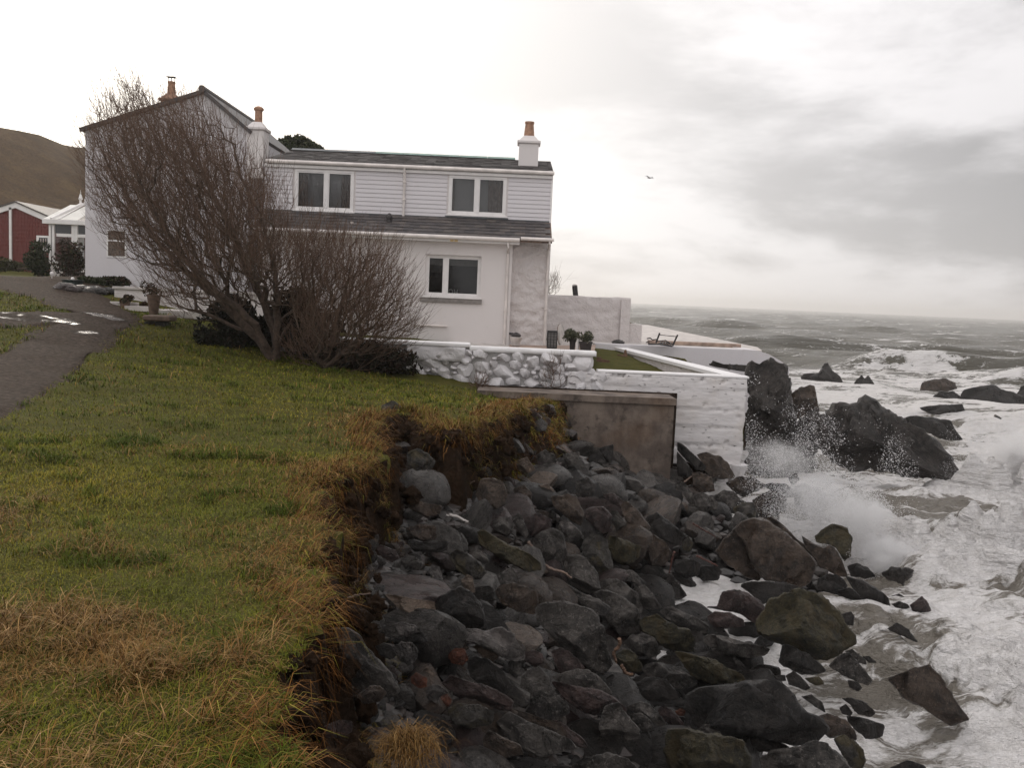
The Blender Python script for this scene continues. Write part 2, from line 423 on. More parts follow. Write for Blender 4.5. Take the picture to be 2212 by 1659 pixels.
# ------------------------------------------------------------------ ground shape
def rbf(pts):
    P = np.array([(p[0], p[1]) for p in pts], float); z = np.array([p[2] for p in pts], float); n = len(P)
    D = np.linalg.norm(P[:, None]-P[None], axis=2)
    A = np.zeros((n+3, n+3)); A[:n, :n] = D; A[:n, n] = 1; A[:n, n+1:] = P; A[n, :n] = 1; A[n+1:, :n] = P.T
    A[:n, :n] += np.eye(n)*-.02
    c = np.linalg.solve(A, np.concatenate([z, np.zeros(3)]))
    def f(x, y):
        x = np.asarray(x, float); y = np.asarray(y, float); r = c[n]+c[n+1]*x+c[n+2]*y
        for i in range(n): r = r+c[i]*np.sqrt((x-P[i, 0])**2+(y-P[i, 1])**2)
        return r
    return f
LAWN_PTS = [(0, 0, -1.6), (-5, 3, -1.55), (-1, 6, -1.6), (-1.5, 11, -1.66), (0, 14, -1.78), (.5, 19.4, -2.2), (-.5, 19.0, -2.08), (-5.3, 20.3, -1.57), (-2.3, 21.2, -1.78), (-.8, 20.8, -2.08),
            (-21, 40, -.15), (-13.8, 29.5, 0.), (-9, 22, -.93), (-6.3, 11.5, -1.5), (-10, 20, -.9), (-27.6, 50, .55), (-14, 12, -1.2), (-30, 20, -.3),
            (-60, 60, 1.0), (0, 28, -1.4), (-6, 28, -1.2), (3, 45, -1.5), (-30, 90, 1.5), (5, 90, -1.0), (-75, 140, 3)]
_lawn = rbf(LAWN_PTS)
def lawn_z(x, y): return _lawn(x, y)+EYE+.05*fbm2(x, y, .55, 3)+.02*fbm2(x, y, 2.2, 2)
EDGE_PX = [(530, 1760), (592, 1560), (622, 1430), (668, 1310), (662, 1225), (716, 1160), (698, 1095), (672, 1050), (770, 1012), (822, 985), (792, 922),
           (832, 897), (905, 893), (965, 935), (1012, 925), (1062, 905), (1115, 880), (1160, 872), (1195, 868)]
edge = [hit(px, py, lawn_z, 1.5, 30, 3000)[:2] for px, py in EDGE_PX]
WALL_A = at(1040, 860, 19.2); WALL_B = at(1461, 862, 19.55)
LAND = np.array([(-200, -20), (edge[0][0]+.2, -20)]+[tuple(e) for e in edge]+[(1.3, 20.3), (3.0, 20.4), (3.1, 21.7), (4.9, 21.9), (4.0, 30.), (8.2, 31), (8.2, 400), (-200, 400)])
def sdist(x, y, poly):
    x = np.asarray(x, float); y = np.asarray(y, float); sh = x.shape; x = x.ravel(); y = y.ravel()
    ins = np.zeros(len(x), bool); dmin = np.full(len(x), 1e9); n = len(poly)
    for i in range(n):
        ax, ay = poly[i]; bx, by = poly[(i+1) % n]
        dx, dy = bx-ax, by-ay; t = np.clip(((x-ax)*dx+(y-ay)*dy)/(dx*dx+dy*dy+1e-12), 0, 1)
        dmin = np.minimum(dmin, np.hypot(x-ax-t*dx, y-ay-t*dy))
        c = (ay > y) != (by > y)
        with np.errstate(divide='ignore', invalid='ignore'):
            xi = (bx-ax)*(y-ay)/(by-ay)+ax
        ins ^= c & (x < xi)
    return np.where(ins, dmin, -dmin).reshape(sh)
HEAP_PTS = [(-1.2, 7, -1.98), (-1.38, 8, -2.1), (-.75, 3.5, -2.0), (-.8, 4.5, -2.2), (-.47, 9, -2.6), (-.7, 12, -2.12), (-.5, 14, -2.2), (.2, 12, -2.75), (.5, 10.5, -3.17),
            (0, 7.5, -3.0), (-.57, 5.6, -2.5), (.5, 7, -3.34), (1.6, 8, -3.8), (-.3, 5.2, -2.75), (2.8, 8.6, -4.2), (4.2, 17, -3.75), (2, 13.5, -3.4), (4.6, 15.5, -4.15), (1.5, 18.3, -3.2),
            (.9, 19.2, -2.2), (1.5, 19.2, -2.75), (2.2, 19.2, -3.3), (.5, 18.3, -2.4), (1.1, 16.6, -2.6), (1.7, 17.4, -3.0), (3.4, 19.5, -3.9), (3.44, 9, -4.5), (6.05, 13.5, -4.6), (2.5, 13.0, -4.5), (2.7, 14.5, -3.8), (3.8, 14.7, -3.9), (4.9, 14.4, -4.1), (1.9, 14.0, -3.55), (2.8, 11.7, -4.55), (1.3, 10.4, -4.45), (.3, 17.5, -2.55), (-1.0, 10, -2.2), (0.2, 3, -3.3), (1.5, 4, -4.2), (-.5, 1, -2.4),
            (6, 20, -4.6), (9, 20, -5.2), (9, 9, -5.5), (12, 14, -5.6), (6, 30, -5), (12, 30, -5.6), (6, 5, -5.4)]
_heap = rbf(HEAP_PTS)
def heap_z(x, y): return np.clip(_heap(x, y), -5.8, -1.9)+EYE+.07*fbm2(x, y, 1.1, 3)
def ground_z(x, y):
    s = sdist(x, y, LAND)+.16*fbm2(x, y, 2.6, 3, 5.0)+.07*fbm2(x, y, 8, 2, 9.)
    k = sstep(-.30-.75*sstep(13, 16.5, np.asarray(y, float))*(1-sstep(.8, 1.5, np.asarray(x, float))), .03, s)
    hz = heap_z(x, y)-.26; lz = lawn_z(x, y)
    # turf lip: the bank bellies out a little below the grass
    return hz*(1-k)+lz*k, s

def axis(segs):
    out = []
    for a, b, st in segs: out += list(np.arange(a, b, st))
    return np.array(out+[segs[-1][1]])
gx = axis([(-160, -60, 8), (-60, -24, 2.), (-24, -9, .5), (-9, -3.2, .16), (-3.2, 2.6, .05), (2.6, 7, .25), (7, 15, .8)])
gy = axis([(-2, 2, .4), (2, 20.4, .055), (20.4, 28, .25), (28, 60, .8), (60, 220, 5), (220, 400, 20)])
GX, GY = np.meshgrid(gx, gy)
GZ, GS = ground_z(GX, GY)
# the far hill
hill_h = 17.0*np.exp(-((GX+72)/24.)**2)*sstep(62, 118, GY)*(1-.35*sstep(150, 260, GY)) + 9*np.exp(-((GX+35)/40.)**2)*sstep(110, 200, GY)*.6*(1-sstep(-30, -10, GX))
hill_h = hill_h*(1+.10*fbm2(GX, GY, .09, 4)+.05*fbm2(GX, GY, .35, 3))
GZ = GZ+np.where(GY > 55, hill_h, 0)
nx, ny = len(gx), len(gy)
V = np.stack([GX.ravel(), GY.ravel(), GZ.ravel()], 1)
idx = np.arange(nx*ny).reshape(ny, nx)
Q = np.stack([idx[:-1, :-1], idx[:-1, 1:], idx[1:, 1:], idx[1:, :-1]], 2).reshape(-1, 4)
qs = GS.ravel()[Q]; qy = GY.ravel()[Q].mean(1); qx = GX.ravel()[Q].mean(1)
smax = qs.max(1); smean = qs.mean(1)
# bank noise: displace soil face sideways so that it is not a smooth ramp
bk = (GS.ravel() > -.34) & (GS.ravel() < .05)
P3 = V.copy(); dd = .10*fbm(P3*2.7, 4)+.04*fbm(P3*9, 3)
V[:, 0] += np.where(bk, dd*1.2, 0); V[:, 1] += np.where(bk, .10*fbm(P3*2.7+31, 4), 0)
def sub(name, m, mat):
    q = Q[m]; u, inv = np.unique(q.ravel(), return_inverse=True)
    o = mobj(name, V[u], inv.reshape(-1, 4), mat, smooth=True); o['kind'] = 'structure'; return o
hillm = (qy > 62) & (smean > 0)
lawn = sub('lawn', (smean > .0) & ~hillm, MT['lawnbase'])
hill = sub('hill', hillm, MT['hill'])
lowl = -.34-.75*sstep(13, 16.5, qy)*(1-sstep(.8, 1.5, qx))
bank = sub('soil_bank', (smean <= .0) & (smean > lowl) & (qy < 60), MT['soil'])
beach = sub('beach', (smean <= lowl) | ((smean <= 0) & (qy >= 60)), MT['shingle'])

# ------------------------------------------------------------------ track with puddles
PUDDLES = [(*hit(a, b, lawn_z, 3, 70, 4000)[:2].tolist(), c, d) for a, b, c, d in [(75, 690, 1.6, .7), (15, 686, 1.2, .5), (228, 688, .7, .6), (180, 722, .4, .5)]]
n = N('wet_track'); v = n.coord('Position'); sp = n.new('ShaderNodeSeparateXYZ'); n.L(v, sp.inputs[0])
f = n.noise(v, 1.1, 6, .6)
def near_pt(cx, cy, rx, ry):
    a = n.math('DIVIDE', n.math('SUBTRACT', sp.outputs[0], cx), rx); b = n.math('DIVIDE', n.math('SUBTRACT', sp.outputs[1], cy), ry)
    return n.mr(n.math('ADD', n.math('MULTIPLY', a, a), n.math('MULTIPLY', b, b)), 0, 1, 1, 0)
pud = None
for q in PUDDLES:
    k = near_pt(*q); pud = k if pud is None else n.math('MAXIMUM', pud, k)
nz = n.math('ADD', n.noise(v, 1.6, 6, .62), n.math('MULTIPLY', pud, .36))
wet = n.mr(nz, .58, .84); pool = n.mr(nz, .72, .92)
c1 = n.mix(n.mr(n.noise(v, 14, 6, .7), .35, .7), (.036, .026, .020), (.125, .094, .074))
c1 = n.mix(n.math('MULTIPLY', n.mr(f, .45, .62), .5), c1, (.06, .042, .03))
c1 = n.mix(n.math('MULTIPLY', wet, .65), c1, (.03, .024, .02))
r = n.mr(pool, 0, 1, .8, .22)
MT['track'] = n.bsdf(c1, r, n.bump(n.math('MULTIPLY', n.noise(v, 22, 5, .7), n.math('SUBTRACT', 1.15, pool)), 1.0, .06), Specular_IOR_Level=n.mr(pool, 0, 1, .04, .3))
def strip(pxs, widths, n=40, zoff=.012, jag=.5, seed=0):
    c = np.array([hit(px, py, lawn_z, 3, 70, 4000) for px, py in pxs]); t = np.linspace(0, len(c)-1, n)
    P = np.stack([np.interp(t, range(len(c)), c[:, k]) for k in range(2)], 1)
    for _ in range(6): P[1:-1] = (P[:-2]+2*P[1:-1]+P[2:])/4
    wd = np.interp(t, range(len(c)), widths)
    T = np.gradient(P, axis=0); T /= np.linalg.norm(T, axis=1)[:, None]; Nn = np.stack([-T[:, 1], T[:, 0]], 1)
    rows = []
    m = 9
    for j, f in enumerate(np.linspace(-.5, .5, m)):
        jit = (jag*fbm2(t*1.3, np.full(n, f*9+seed), 1.0, 3)) if j in (0, m-1) else 0
        q = P+Nn*((wd*f)+jit)[:, None]; rows.append(np.column_stack([q, lawn_z(q[:, 0], q[:, 1])+zoff+(0 if 0 < j < m-1 else -.05)]))
    Vv = np.stack(rows, 1).reshape(-1, 3); ii = np.arange(n*m).reshape(n, m)
    qq = np.stack([ii[:-1, :-1], ii[:-1, 1:], ii[1:, 1:], ii[1:, :-1]], 2).reshape(-1, 4)
    return Vv, qq
for nm, px, wd, zo in [('track', [(-320, 985), (-20, 838), (90, 775), (165, 722), (215, 702), (225, 686), (170, 655), (100, 625), (70, 606), (60, 600)], [1.5, 1.5, 1.5, 1.4, 1.4, 1.6, 2.2, 3.0, 5, 6], .03),
                       ('track', [(-160, 693), (-20, 690), (90, 688), (170, 688), (240, 688)], [2.4, 2.2, 1.9, 1.6, 1.2], .04)]:
    Vv, qq = strip(px, wd, 110, zo); mobj(nm, Vv, qq, MT['track'], smooth=True)['kind'] = 'structure'
TRACK_PX = [(-320, 985), (-20, 838), (90, 775), (165, 722), (215, 702), (225, 686), (170, 655), (100, 625), (70, 606)]
track_c = [hit(a, b, lawn_z, 3, 70, 4000)[:2] for a, b in TRACK_PX]; track_w = [.75, .75, .75, .7, .7, .8, 1.1, 1.5, 2.5]
track2_c = [hit(a, b, lawn_z, 3, 70, 4000)[:2] for a, b in [(-160, 693), (-20, 690), (90, 688), (170, 688), (240, 688)]]
def track_d(x, y):
    best = np.full(np.shape(x), 9.)
    for cc, ww in ((track_c, track_w), (track2_c, [1.2, 1.1, .95, .8, .6])):
        for i in range(len(cc)-1):
            a, b = np.array(cc[i]), np.array(cc[i+1]); d = b-a
            t = np.clip(((x-a[0])*d[0]+(y-a[1])*d[1])/(d@d), 0, 1)
            best = np.minimum(best, np.hypot(x-a[0]-t*d[0], y-a[1]-t*d[1])-(ww[i]*(1-t)+ww[i+1]*t))
    return best
# ------------------------------------------------------------------ sea
sx = axis([(-60, -4, 4), (-4, .6, .5), (.6, 14, .075), (14, 30, .2), (30, 80, .6), (80, 260, 3), (260, 1200, 30), (1200, 4200, 300)])
sy = axis([(4, 7, .5), (7, 26, .075), (26, 45, .16), (45, 110, .35), (110, 260, 1.6), (260, 900, 12), (900, 5200, 150)])
SX, SY = np.meshgrid(sx, sy)
srng = np.random.default_rng(21)
SZ = np.zeros_like(SX); DX = np.zeros_like(SX); DY = np.zeros_like(SX)
far = sstep(40, 75, SY)
for k in range(34):
    lam = 1.1*1.14**k if k < 26 else srng.uniform(14, 42)
    if lam > 45: lam = srng.uniform(8, 40)
    th = math.radians(250)+srng.normal(0, .5)          # travelling towards the shore
    kx, ky = math.cos(th)*2*math.pi/lam, math.sin(th)*2*math.pi/lam
    A = .011*lam**.9; A = min(A, .26)
    A = A*(.7+.3*far) if lam > 3 else A*.8
    att = 1-sstep(20*lam, 45*lam, np.hypot(SX, SY))     # drop what the grid cannot carry
    ph = kx*SX+ky*SY+srng.uniform(0, 6.28)
    SZ += att*A*np.sin(ph); DX += att*.7*A*np.cos(ph)*math.cos(th); DY += att*.7*A*np.cos(ph)*math.sin(th)
shore = np.maximum(0, -heap_z(SX[:, :], SY[:, :])) if False else None
# foam amount: churned water along the shore and out past the reef
white = (1-sstep(26, 60, SY+ .25*(SX-8)))
nz = fbm2(SX, SY, .22, 4, 2.0); nz2 = fbm2(SX*.6, SY*1.4, .55, 4, 7.)
foam = white*(.50+.60*nz+.30*nz2)
foam += (1-sstep(66, 78, SY))*sstep(30, 42, SY)*(.50+.45*nz2+.3*nz)
pool = np.exp(-(((SX-2.0)/1.5)**2+((SY-11.4)/3.2)**2)); foam += pool*.55
edge_f = 1-sstep(2.2, 4.6, SX-.33*(SY-9)); edge_f = edge_f*(SY < 25); foam += edge_f*.28
# nearshore breaker: a churned mound rolling on to the boulders
def ridge(cx, cy, dx, dy, ln, wd):
    d = math.hypot(dx, dy); ux, uy = dx/d, dy/d
    a = (SX-cx)*ux+(SY-cy)*uy; b = -(SX-cx)*uy+(SY-cy)*ux
    return np.exp(-(a/ln)**4)*np.exp(-(b/wd)**2)
brk = np.abs(fbm2(SX, SY, .55, 4, 13.))
bill = np.abs(fbm2(SX, SY, .9, 4, 3.)); bill2 = np.abs(fbm2(SX, SY, 2.6, 3, 4.))
b1 = ridge(9.9, 15.2, 1, -.28, 3.0, 1.2); b1b = ridge(13.6, 23.0, 1, -.1, 2.6, 1.3); b1c = ridge(7.2, 10.2, 1, -.5, 2.8, .8)
b2s = ridge(7.4, 17.6, .6, .5, 1.3, .8)
SZ += b1*(.70+1.0*bill+.12*bill2)+b1b*(.75+.9*bill+.2*bill2)+b1c*(.10+.4*bill)+b2s*(.10+.4*bill)
SZ += white*(.20*(bill-.25)+.02*bill2)*(1-.6*pool)
foam -= .22*np.exp(-((SX-5.4)/1.5)**2-((SY-14.2)/1.8)**2)+.2*np.exp(-((SX-4.6)/1.2)**2-((SY-10.6)/1.6)**2)
t1 = ridge(9.2, 13.6, 1, -.28, 3.0, .55); t2 = ridge(10.0, 19.2, 1, -.08, 4.0, 1.5); SZ -= .22*t1; foam -= .30*t1+.42*t2
foam += 1.1*b1+1.1*b1b+.35*b1c+.6*b2s
SZ += .03*pool
SZ -= .34*np.exp(-((SX-5.2)/1.7)**2-((SY-14.6)/2.2)**2)+.16*np.exp(-((SX-4.0)/1.3)**2-((SY-11.0)/2.2)**2)+.15*np.exp(-((SX-2.9)/.9)**2-((SY-14.2)/1.2)**2)
# the outer breaker
def wavecrest(Y0, slope, x0, x1, h, back=4.5, front=1.6):
    c = Y0+slope*(SX-x0)+1.2*fbm2(SX, SY*0, .08, 3, 1.0); b = SY-c
    prof = np.where(b > 0, np.exp(-(b/back)**2), np.exp(-(b/front)**2))
    ends = sstep(x0-3, x0+5, SX)*(1-sstep(x1-6, x1+6, SX))
    return prof*ends*h, b, ends
w1, bb, e1 = wavecrest(79, -.10, 27, 80, 2.0); SZ += w1
tumble = 1-sstep(33.5, 39, SX+.5*bb)
foam += e1*(np.exp(-((bb+1.6)/2.6)**2)*(.55+1.1*brk+.6*nz2)*tumble+np.exp(-((bb-.3)/.7)**2)*.62*(1-.5*tumble)*(.6+nz*1.2))
SZ += e1*tumble*np.exp(-((bb+2.0)/2.4)**2)*(-.05+.5*brk+.3*bill+.25*bill2)
foam *= 1-.85*e1*(1-tumble)*np.exp(-((bb+2.2)/1.5)**2)
w2, bb2, e2 = wavecrest(98, -.02, 22, 95, .9); SZ += w2; foam += e2*np.exp(-((bb2-.2)/.9)**2)*(.25+.6*nz)
w3, bb3, e3 = wavecrest(66, .05, 34, 75, .55); SZ += w3; foam += e3*np.exp(-((bb3-.2)/.8)**2)*(.35+.5*nz)
foam = np.where(SY > 85, np.minimum(foam, .6), foam)
SZ -= .30
SV = np.stack([(SX+DX).ravel(), (SY+DY).ravel(), SZ.ravel()], 1)
si = np.arange(SX.size).reshape(SX.shape); SQ = np.stack([si[:-1, :-1], si[:-1, 1:], si[1:, 1:], si[1:, :-1]], 2).reshape(-1, 4)
n = N('sea_water'); v = n.coord('Position'); a = n.new('ShaderNodeAttribute'); a.attribute_name = 'foam'; fa = a.outputs['Fac']
warp = n.new('ShaderNodeTexNoise'); warp.inputs['Scale'].default_value = .9; warp.inputs['Detail'].default_value = 5; n.L(v, warp.inputs['Vector'])
wv = n.new('ShaderNodeVectorMath', operation='MULTIPLY_ADD'); n.L(warp.outputs['Color'], wv.inputs[0]); wv.inputs[1].default_value = (1.3, 1.3, 1.3); n.L(v, wv.inputs[2])
mp = n.new('ShaderNodeMapping'); mp.inputs['Scale'].default_value = (.6, 1.25, 1); n.L(wv.outputs[0], mp.inputs[0]); vw = mp.outputs[0]
def strk(sx_, sy_, sc_, det, ro):
    m_ = n.new('ShaderNodeMapping'); m_.inputs['Scale'].default_value = (sx_, sy_, 1); m_.inputs['Rotation'].default_value = (0, 0, .30); n.L(wv.outputs[0], m_.inputs[0]); return n.noise(m_.outputs[0], sc_, det, ro, .4)
s1 = strk(.42, 1.5, 1.0, 8, .62); s2 = strk(1.0, 3.0, 2.6, 7, .66); fine = n.noise(vw, 9, 6, .7); lace = n.mr(n.vor(vw, 2.4, 'DISTANCE_TO_EDGE'), 0, .25, 1, 0)
pat = n.math('ADD', n.math('MULTIPLY', n.math('SUBTRACT', s1, .5), 2.3), n.math('ADD', n.math('MULTIPLY', n.math('SUBTRACT', s2, .5), 1.3), n.math('MULTIPLY', lace, .10)))
fm = n.mr(n.math('ADD', fa, n.math('MULTIPLY', pat, .95)), .30, .62)
# white horses far out
cap = n.noise(n.coord('Position', (.035, .16, 1)), 1.0, 6, .62, .4)
capm = n.math('MULTIPLY', n.mr(cap, .59, .64), n.mr(n.noise(n.coord('Position', (.2, .9, 1)), 1.0, 4), .42, .6))
sp = n.new('ShaderNodeSeparateXYZ'); n.L(v, sp.inputs[0])
capm = n.math('MULTIPLY', capm, n.mr(sp.outputs[1], 60, 95))
fm = n.math('MAXIMUM', fm, capm)
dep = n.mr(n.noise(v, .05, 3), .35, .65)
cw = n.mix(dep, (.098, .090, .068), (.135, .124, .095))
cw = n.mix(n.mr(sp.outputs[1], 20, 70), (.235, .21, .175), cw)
colr = n.mix(fm, cw, (.90, .87, .85))
colr = n.mix(n.math('MULTIPLY', n.math('MULTIPLY', fm, n.mr(s2, .40, .56, 1, 0)), .28), colr, (.62, .58, .53))
bh = n.math('ADD', n.math('MULTIPLY', n.noise(v, 1.6, 7, .6), 1.0), n.math('ADD', n.math('MULTIPLY', fm, .35), n.math('MULTIPLY', n.math('MULTIPLY', n.math('ADD', fine, s2), fm), .5)))
# ripples keep their slope with distance by using two scales
bh2 = n.noise(n.coord('Position', (.25, .6, 1)), 1.0, 8, .7)
nb = n.bump(n.math('ADD', bh2, n.math('MULTIPLY', n.noise(n.coord('Position', (.06, .2, 1)), 1.0, 5, .6), 1.6)), .95, 1.6)
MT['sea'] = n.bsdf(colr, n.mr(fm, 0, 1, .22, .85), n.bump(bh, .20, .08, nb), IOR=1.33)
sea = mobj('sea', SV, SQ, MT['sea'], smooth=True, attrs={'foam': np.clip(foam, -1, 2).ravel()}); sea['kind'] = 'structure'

# ------------------------------------------------------------------ house
def X(px, py, Y): return at(px, py, Y)[0]
def Z(px, py, Y): return at(px, py, Y)[2]
house = empty('house', (0., 29., EYE-1.5), 'white two storey seaside house with boarded upper floor and slate roofs behind the bare tree', 'house')
FY = 29.0                       # upper front wall
EY = 27.5                       # front of the lean-to
RY = 27.85                      # rough stone wall right of the lean-to
xL = X(572, 400, FY); xR = X(1189, 430, FY)
zE = Z(1189, 377, FY); zB = Z(1189, 480, FY); zG = Z(1100, 519, EY-.2)
gnd = EYE-2.2
# upper wall core (behind the boards)
def wall_with_holes(mb, x0, x1, z0, z1, y0, y1, holes):
    """front wall with rectangular holes (hx0,hx1,hz0,hz1); pieces butt end to end"""
    holes = sorted(holes); x = x0
    for hx0, hx1, hz0, hz1 in holes:
        if hx0 > x: mb.box(x, hx0, y0, y1, z0, z1)
        if hz0 > z0: mb.box(hx0, hx1, y0, y1, z0, hz0)
        if hz1 < z1: mb.box(hx0, hx1, y0, y1, hz1, z1)
        x = hx1
    if x < x1: mb.box(x, x1, y0, y1, z0, z1)
def rect(px0, py0, px1, py1, Y):
    """pixel corners (top-left, bottom-right) of an upright rectangle on the plane Y"""
    cx, cy = (px0+px1)/2, (py0+py1)/2
    return (X(px0, cy, Y), X(px1, cy, Y), Z(cx, py1, Y), Z(cx, py0, Y))
W1 = rect(637, 367, 764, 455, FY); W2 = rect(969, 380, 1093, 465, FY); W3 = rect(918, 551, 1038, 641, EY)
mb = MB(); wall_with_holes(mb, xL, xR, zB-.3, zE, FY, FY+.25, [W1, W2]); mb.build('upper_wall', MT['render'], house)
# overlapping boards
rows = 11; ph = (zE-zB)/rows; brng = random.Random(2)
def board(x0, x1, z, h):
    m = MB(); t = .012
    V = [(x0, FY-.030, z), (x1, FY-.030, z), (x1, FY-.004, z), (x0, FY-.004, z), (x0, FY-.014, z+h), (x1, FY-.014, z+h), (x1, FY-.004, z+h), (x0, FY-.004, z+h)]
    m.add(V, [(0,3,2,1),(4,5,6,7),(0,1,5,4),(1,2,6,5),(2,3,7,6),(3,0,4,7)]); m.build('plank', MT['plank'], house)
for r in range(rows):
    z = zB+r*ph+.002; cuts = [xL]
    for Wn in (W1, W2):
        if z < Wn[3]+.06 and z+ph > Wn[2]-.05: cuts += [Wn[0]-.06, Wn[1]+.06]
    cuts.append(xR)
    for a, b in zip(cuts[::2], cuts[1::2]):
        if b-a > .3:
            mid = (a+b)/2+brng.uniform(-.2, .2)*(b-a)
            parts_ = [(a, mid-.002), (mid+.002, b)] if b-a > 2 else [(a, b)]
            for p, q in parts_: board(p, q, z, ph-.012+brng.uniform(-.004, .004))
mb = MB(); mb.box(xR-.01, xR+.045, FY-.05, FY+.02, zB-.02, zE+.02); mb.build('corner_board', MT['trim'], house)
mb = MB(); mb.box(xL, xR+.02, FY-.045, FY-.031, zB-.05, zB+.03); mb.build('flashing', MT['lead'], house)
def window(Wn, Y, lights, frame_w=.07, depth=.09, reveal=.0, curtains=(), blind=None, sill=True, sillmat='trim', proj=.035):
    x0, x1, z0, z1 = Wn; w_ = MB(); yf = Y-proj+reveal
    w_.box(x0, x1, yf, yf+depth, z1-frame_w, z1, .006); w_.box(x0, x1, yf, yf+depth, z0, z0+frame_w, .006)
    w_.box(x0, x0+frame_w, yf, yf+depth, z0+frame_w, z1-frame_w, .006); w_.box(x1-frame_w, x1, yf, yf+depth, z0+frame_w, z1-frame_w, .006)
    ms = [x0+(x1-x0)*l for l in lights]
    for m in ms: w_.box(m-frame_w*.75, m+frame_w*.75, yf-.004, yf+depth-.004, z0+frame_w, z1-frame_w, .006)
    wo = w_.build('window', MT['trim'], house)
    xs = [x0+frame_w]+[q for m in ms for q in (m-frame_w*.75, m+frame_w*.75)]+[x1-frame_w]
    for a, b in zip(xs[::2], xs[1::2]):
        # sash + pane
        s = MB(); f = .035
        s.box(a, b, yf+.015, yf+.055, z0+frame_w, z0+frame_w+f); s.box(a, b, yf+.015, yf+.055, z1-frame_w-f, z1-frame_w)
        s.box(a, a+f, yf+.015, yf+.055, z0+frame_w+f, z1-frame_w-f); s.box(b-f, b, yf+.015, yf+.055, z0+frame_w+f, z1-frame_w-f)
        s.build('sash', MT['trim'], wo)
        p = MB(); p.box(a+f, b-f, yf+.03, yf+.04, z0+frame_w+f, z1-frame_w-f); p.build('pane', MT['glass_clear'], wo)
    for side, cw in curtains:
        nfold = 26; aa = x0+frame_w if side == 0 else x1-frame_w-cw
        t = np.linspace(0, 1, nfold); xx = aa+t*cw; yy = yf+.16+.03*np.sin(t*30)
        top = np.column_stack([xx, yy, np.full(nfold, z1-.03)]); bot = np.column_stack([aa+t*cw*(1.05 if side == 0 else .95)+(0 if side == 0 else cw*.05), yy, np.full(nfold, z0+.03)])
        Vv = np.concatenate([top, bot])
        org = np.array(house.location)
        mobj('curtain', Vv-org, np.array([(i, i+1, i+1+nfold, i+nfold) for i in range(nfold-1)]), MT['curtain'], wo, smooth=True)
    if blind:
        b_ = MB(); b_.box(x0+.02, x1-.02, yf+.13, yf+.14, z1-blind, z1-.02); b_.build('blind', MT['blind'], wo)
    if sill:
        s = MB(); s.box(x0-.05, x1+.05, Y-.09, Y+.05, z0-.05, z0-.002, .008); s.build('sill', MT[sillmat], wo)
    return wo
n = N('window_glass'); tr = n.new('ShaderNodeBsdfTransparent'); tr.inputs[0].default_value = (.72, .73, .73, 1); gl = n.new('ShaderNodeBsdfGlossy'); gl.inputs['Roughness'].default_value = .02
fr = n.new('ShaderNodeFresnel'); fr.inputs[0].default_value = 1.5; ms_ = n.new('ShaderNodeMixShader'); n.L(fr.outputs[0], ms_.inputs[0]); n.L(tr.outputs[0], ms_.inputs[1]); n.L(gl.outputs[0], ms_.inputs[2]); n.L(ms_.outputs[0], n.out.inputs[0])
MT['glass_clear'] = n.m
w1o = window(W1, FY, [.535], curtains=((0, .30), (1, .34)))
w2o = window(W2, FY, [.49], curtains=((1, .50), (0, .10)))
w3o = window(W3, EY, [.36], reveal=.12, curtains=(), blind=.30, proj=0.0)
for Wn in (W1, W2):
    s = MB(); s.box(Wn[0]-.09, Wn[1]+.09, FY-.075, FY-.046, Wn[2]-.09, Wn[2]-.052); s.build('window_flashing', MT['lead'], house)
# stone ledge under the ground floor window and a shadowed lintel
mb = MB(); mb.box(W3[0]-.12, W3[1]+.06, EY-.07, EY+.02, W3[2]-.18, W3[2]-.053, .01); mb.build('window_ledge', simple('grey_stone_ledge', (.22, .20, .185), .8, .2, 6, .3), house)
# letters standing inside on the sill (the word shows its back through the glass)
try:
    for ch, px in (('M', 961), ('O', 973), ('H', 984)):
        cu = bpy.data.curves.new('letter', 'FONT'); cu.body = ch; cu.size = .22; cu.extrude = .012; cu.align_x = 'CENTER'
        tmp = bpy.data.objects.new('letter_curve', cu); col.objects.link(tmp)
        me = bpy.data.meshes.new_from_object(tmp.evaluated_get(bpy.context.evaluated_depsgraph_get())); bpy.data.objects.remove(tmp)
        me.name = 'letter'; me.materials.clear(); me.materials.append(MT['trim'])
        o = bpy.data.objects.new('window_letter', me); link(o)
        o.location = (X(px, 632, EY+.30), EY+.30, W3[2]+.075); o.rotation_euler = (math.pi/2, 0, 0); o.scale = (.8, 1, 1)
        tag(o, {'M': 'white letter M half hidden by the bar of the ground floor window', 'O': 'white letter O standing between M and H in the window', 'H': 'white letter H on the sill inside the ground floor window'}[ch], 'letter', 'white letters on the window sill')
except Exception as e: print('letters', e)

# lean-to walls
xe0 = X(560, 600, EY); xe1 = X(1099, 600, EY)
mb = MB(); wall_with_holes(mb, xe0, xe1, gnd, zG+.02, EY, EY+.25, [W3]); mb.box(xe1-.22, xe1, EY+.25, FY, gnd, zG+.02); mb.build('lean_to_wall', MT['render'], house)
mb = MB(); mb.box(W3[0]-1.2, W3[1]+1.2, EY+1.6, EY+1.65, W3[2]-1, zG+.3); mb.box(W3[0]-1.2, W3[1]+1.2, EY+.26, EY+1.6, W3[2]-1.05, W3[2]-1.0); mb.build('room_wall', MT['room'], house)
for Wn in (W1, W2):
    mb = MB(); mb.box(Wn[0]-.8, Wn[1]+.8, FY+1.8, FY+1.85, Wn[2]-.6, Wn[3]+.5); mb.box(Wn[0]-.8, Wn[1]+.8, FY+.26, FY+1.8, Wn[3]+.3, Wn[3]+.35); mb.build('room_wall', MT['room'], house)
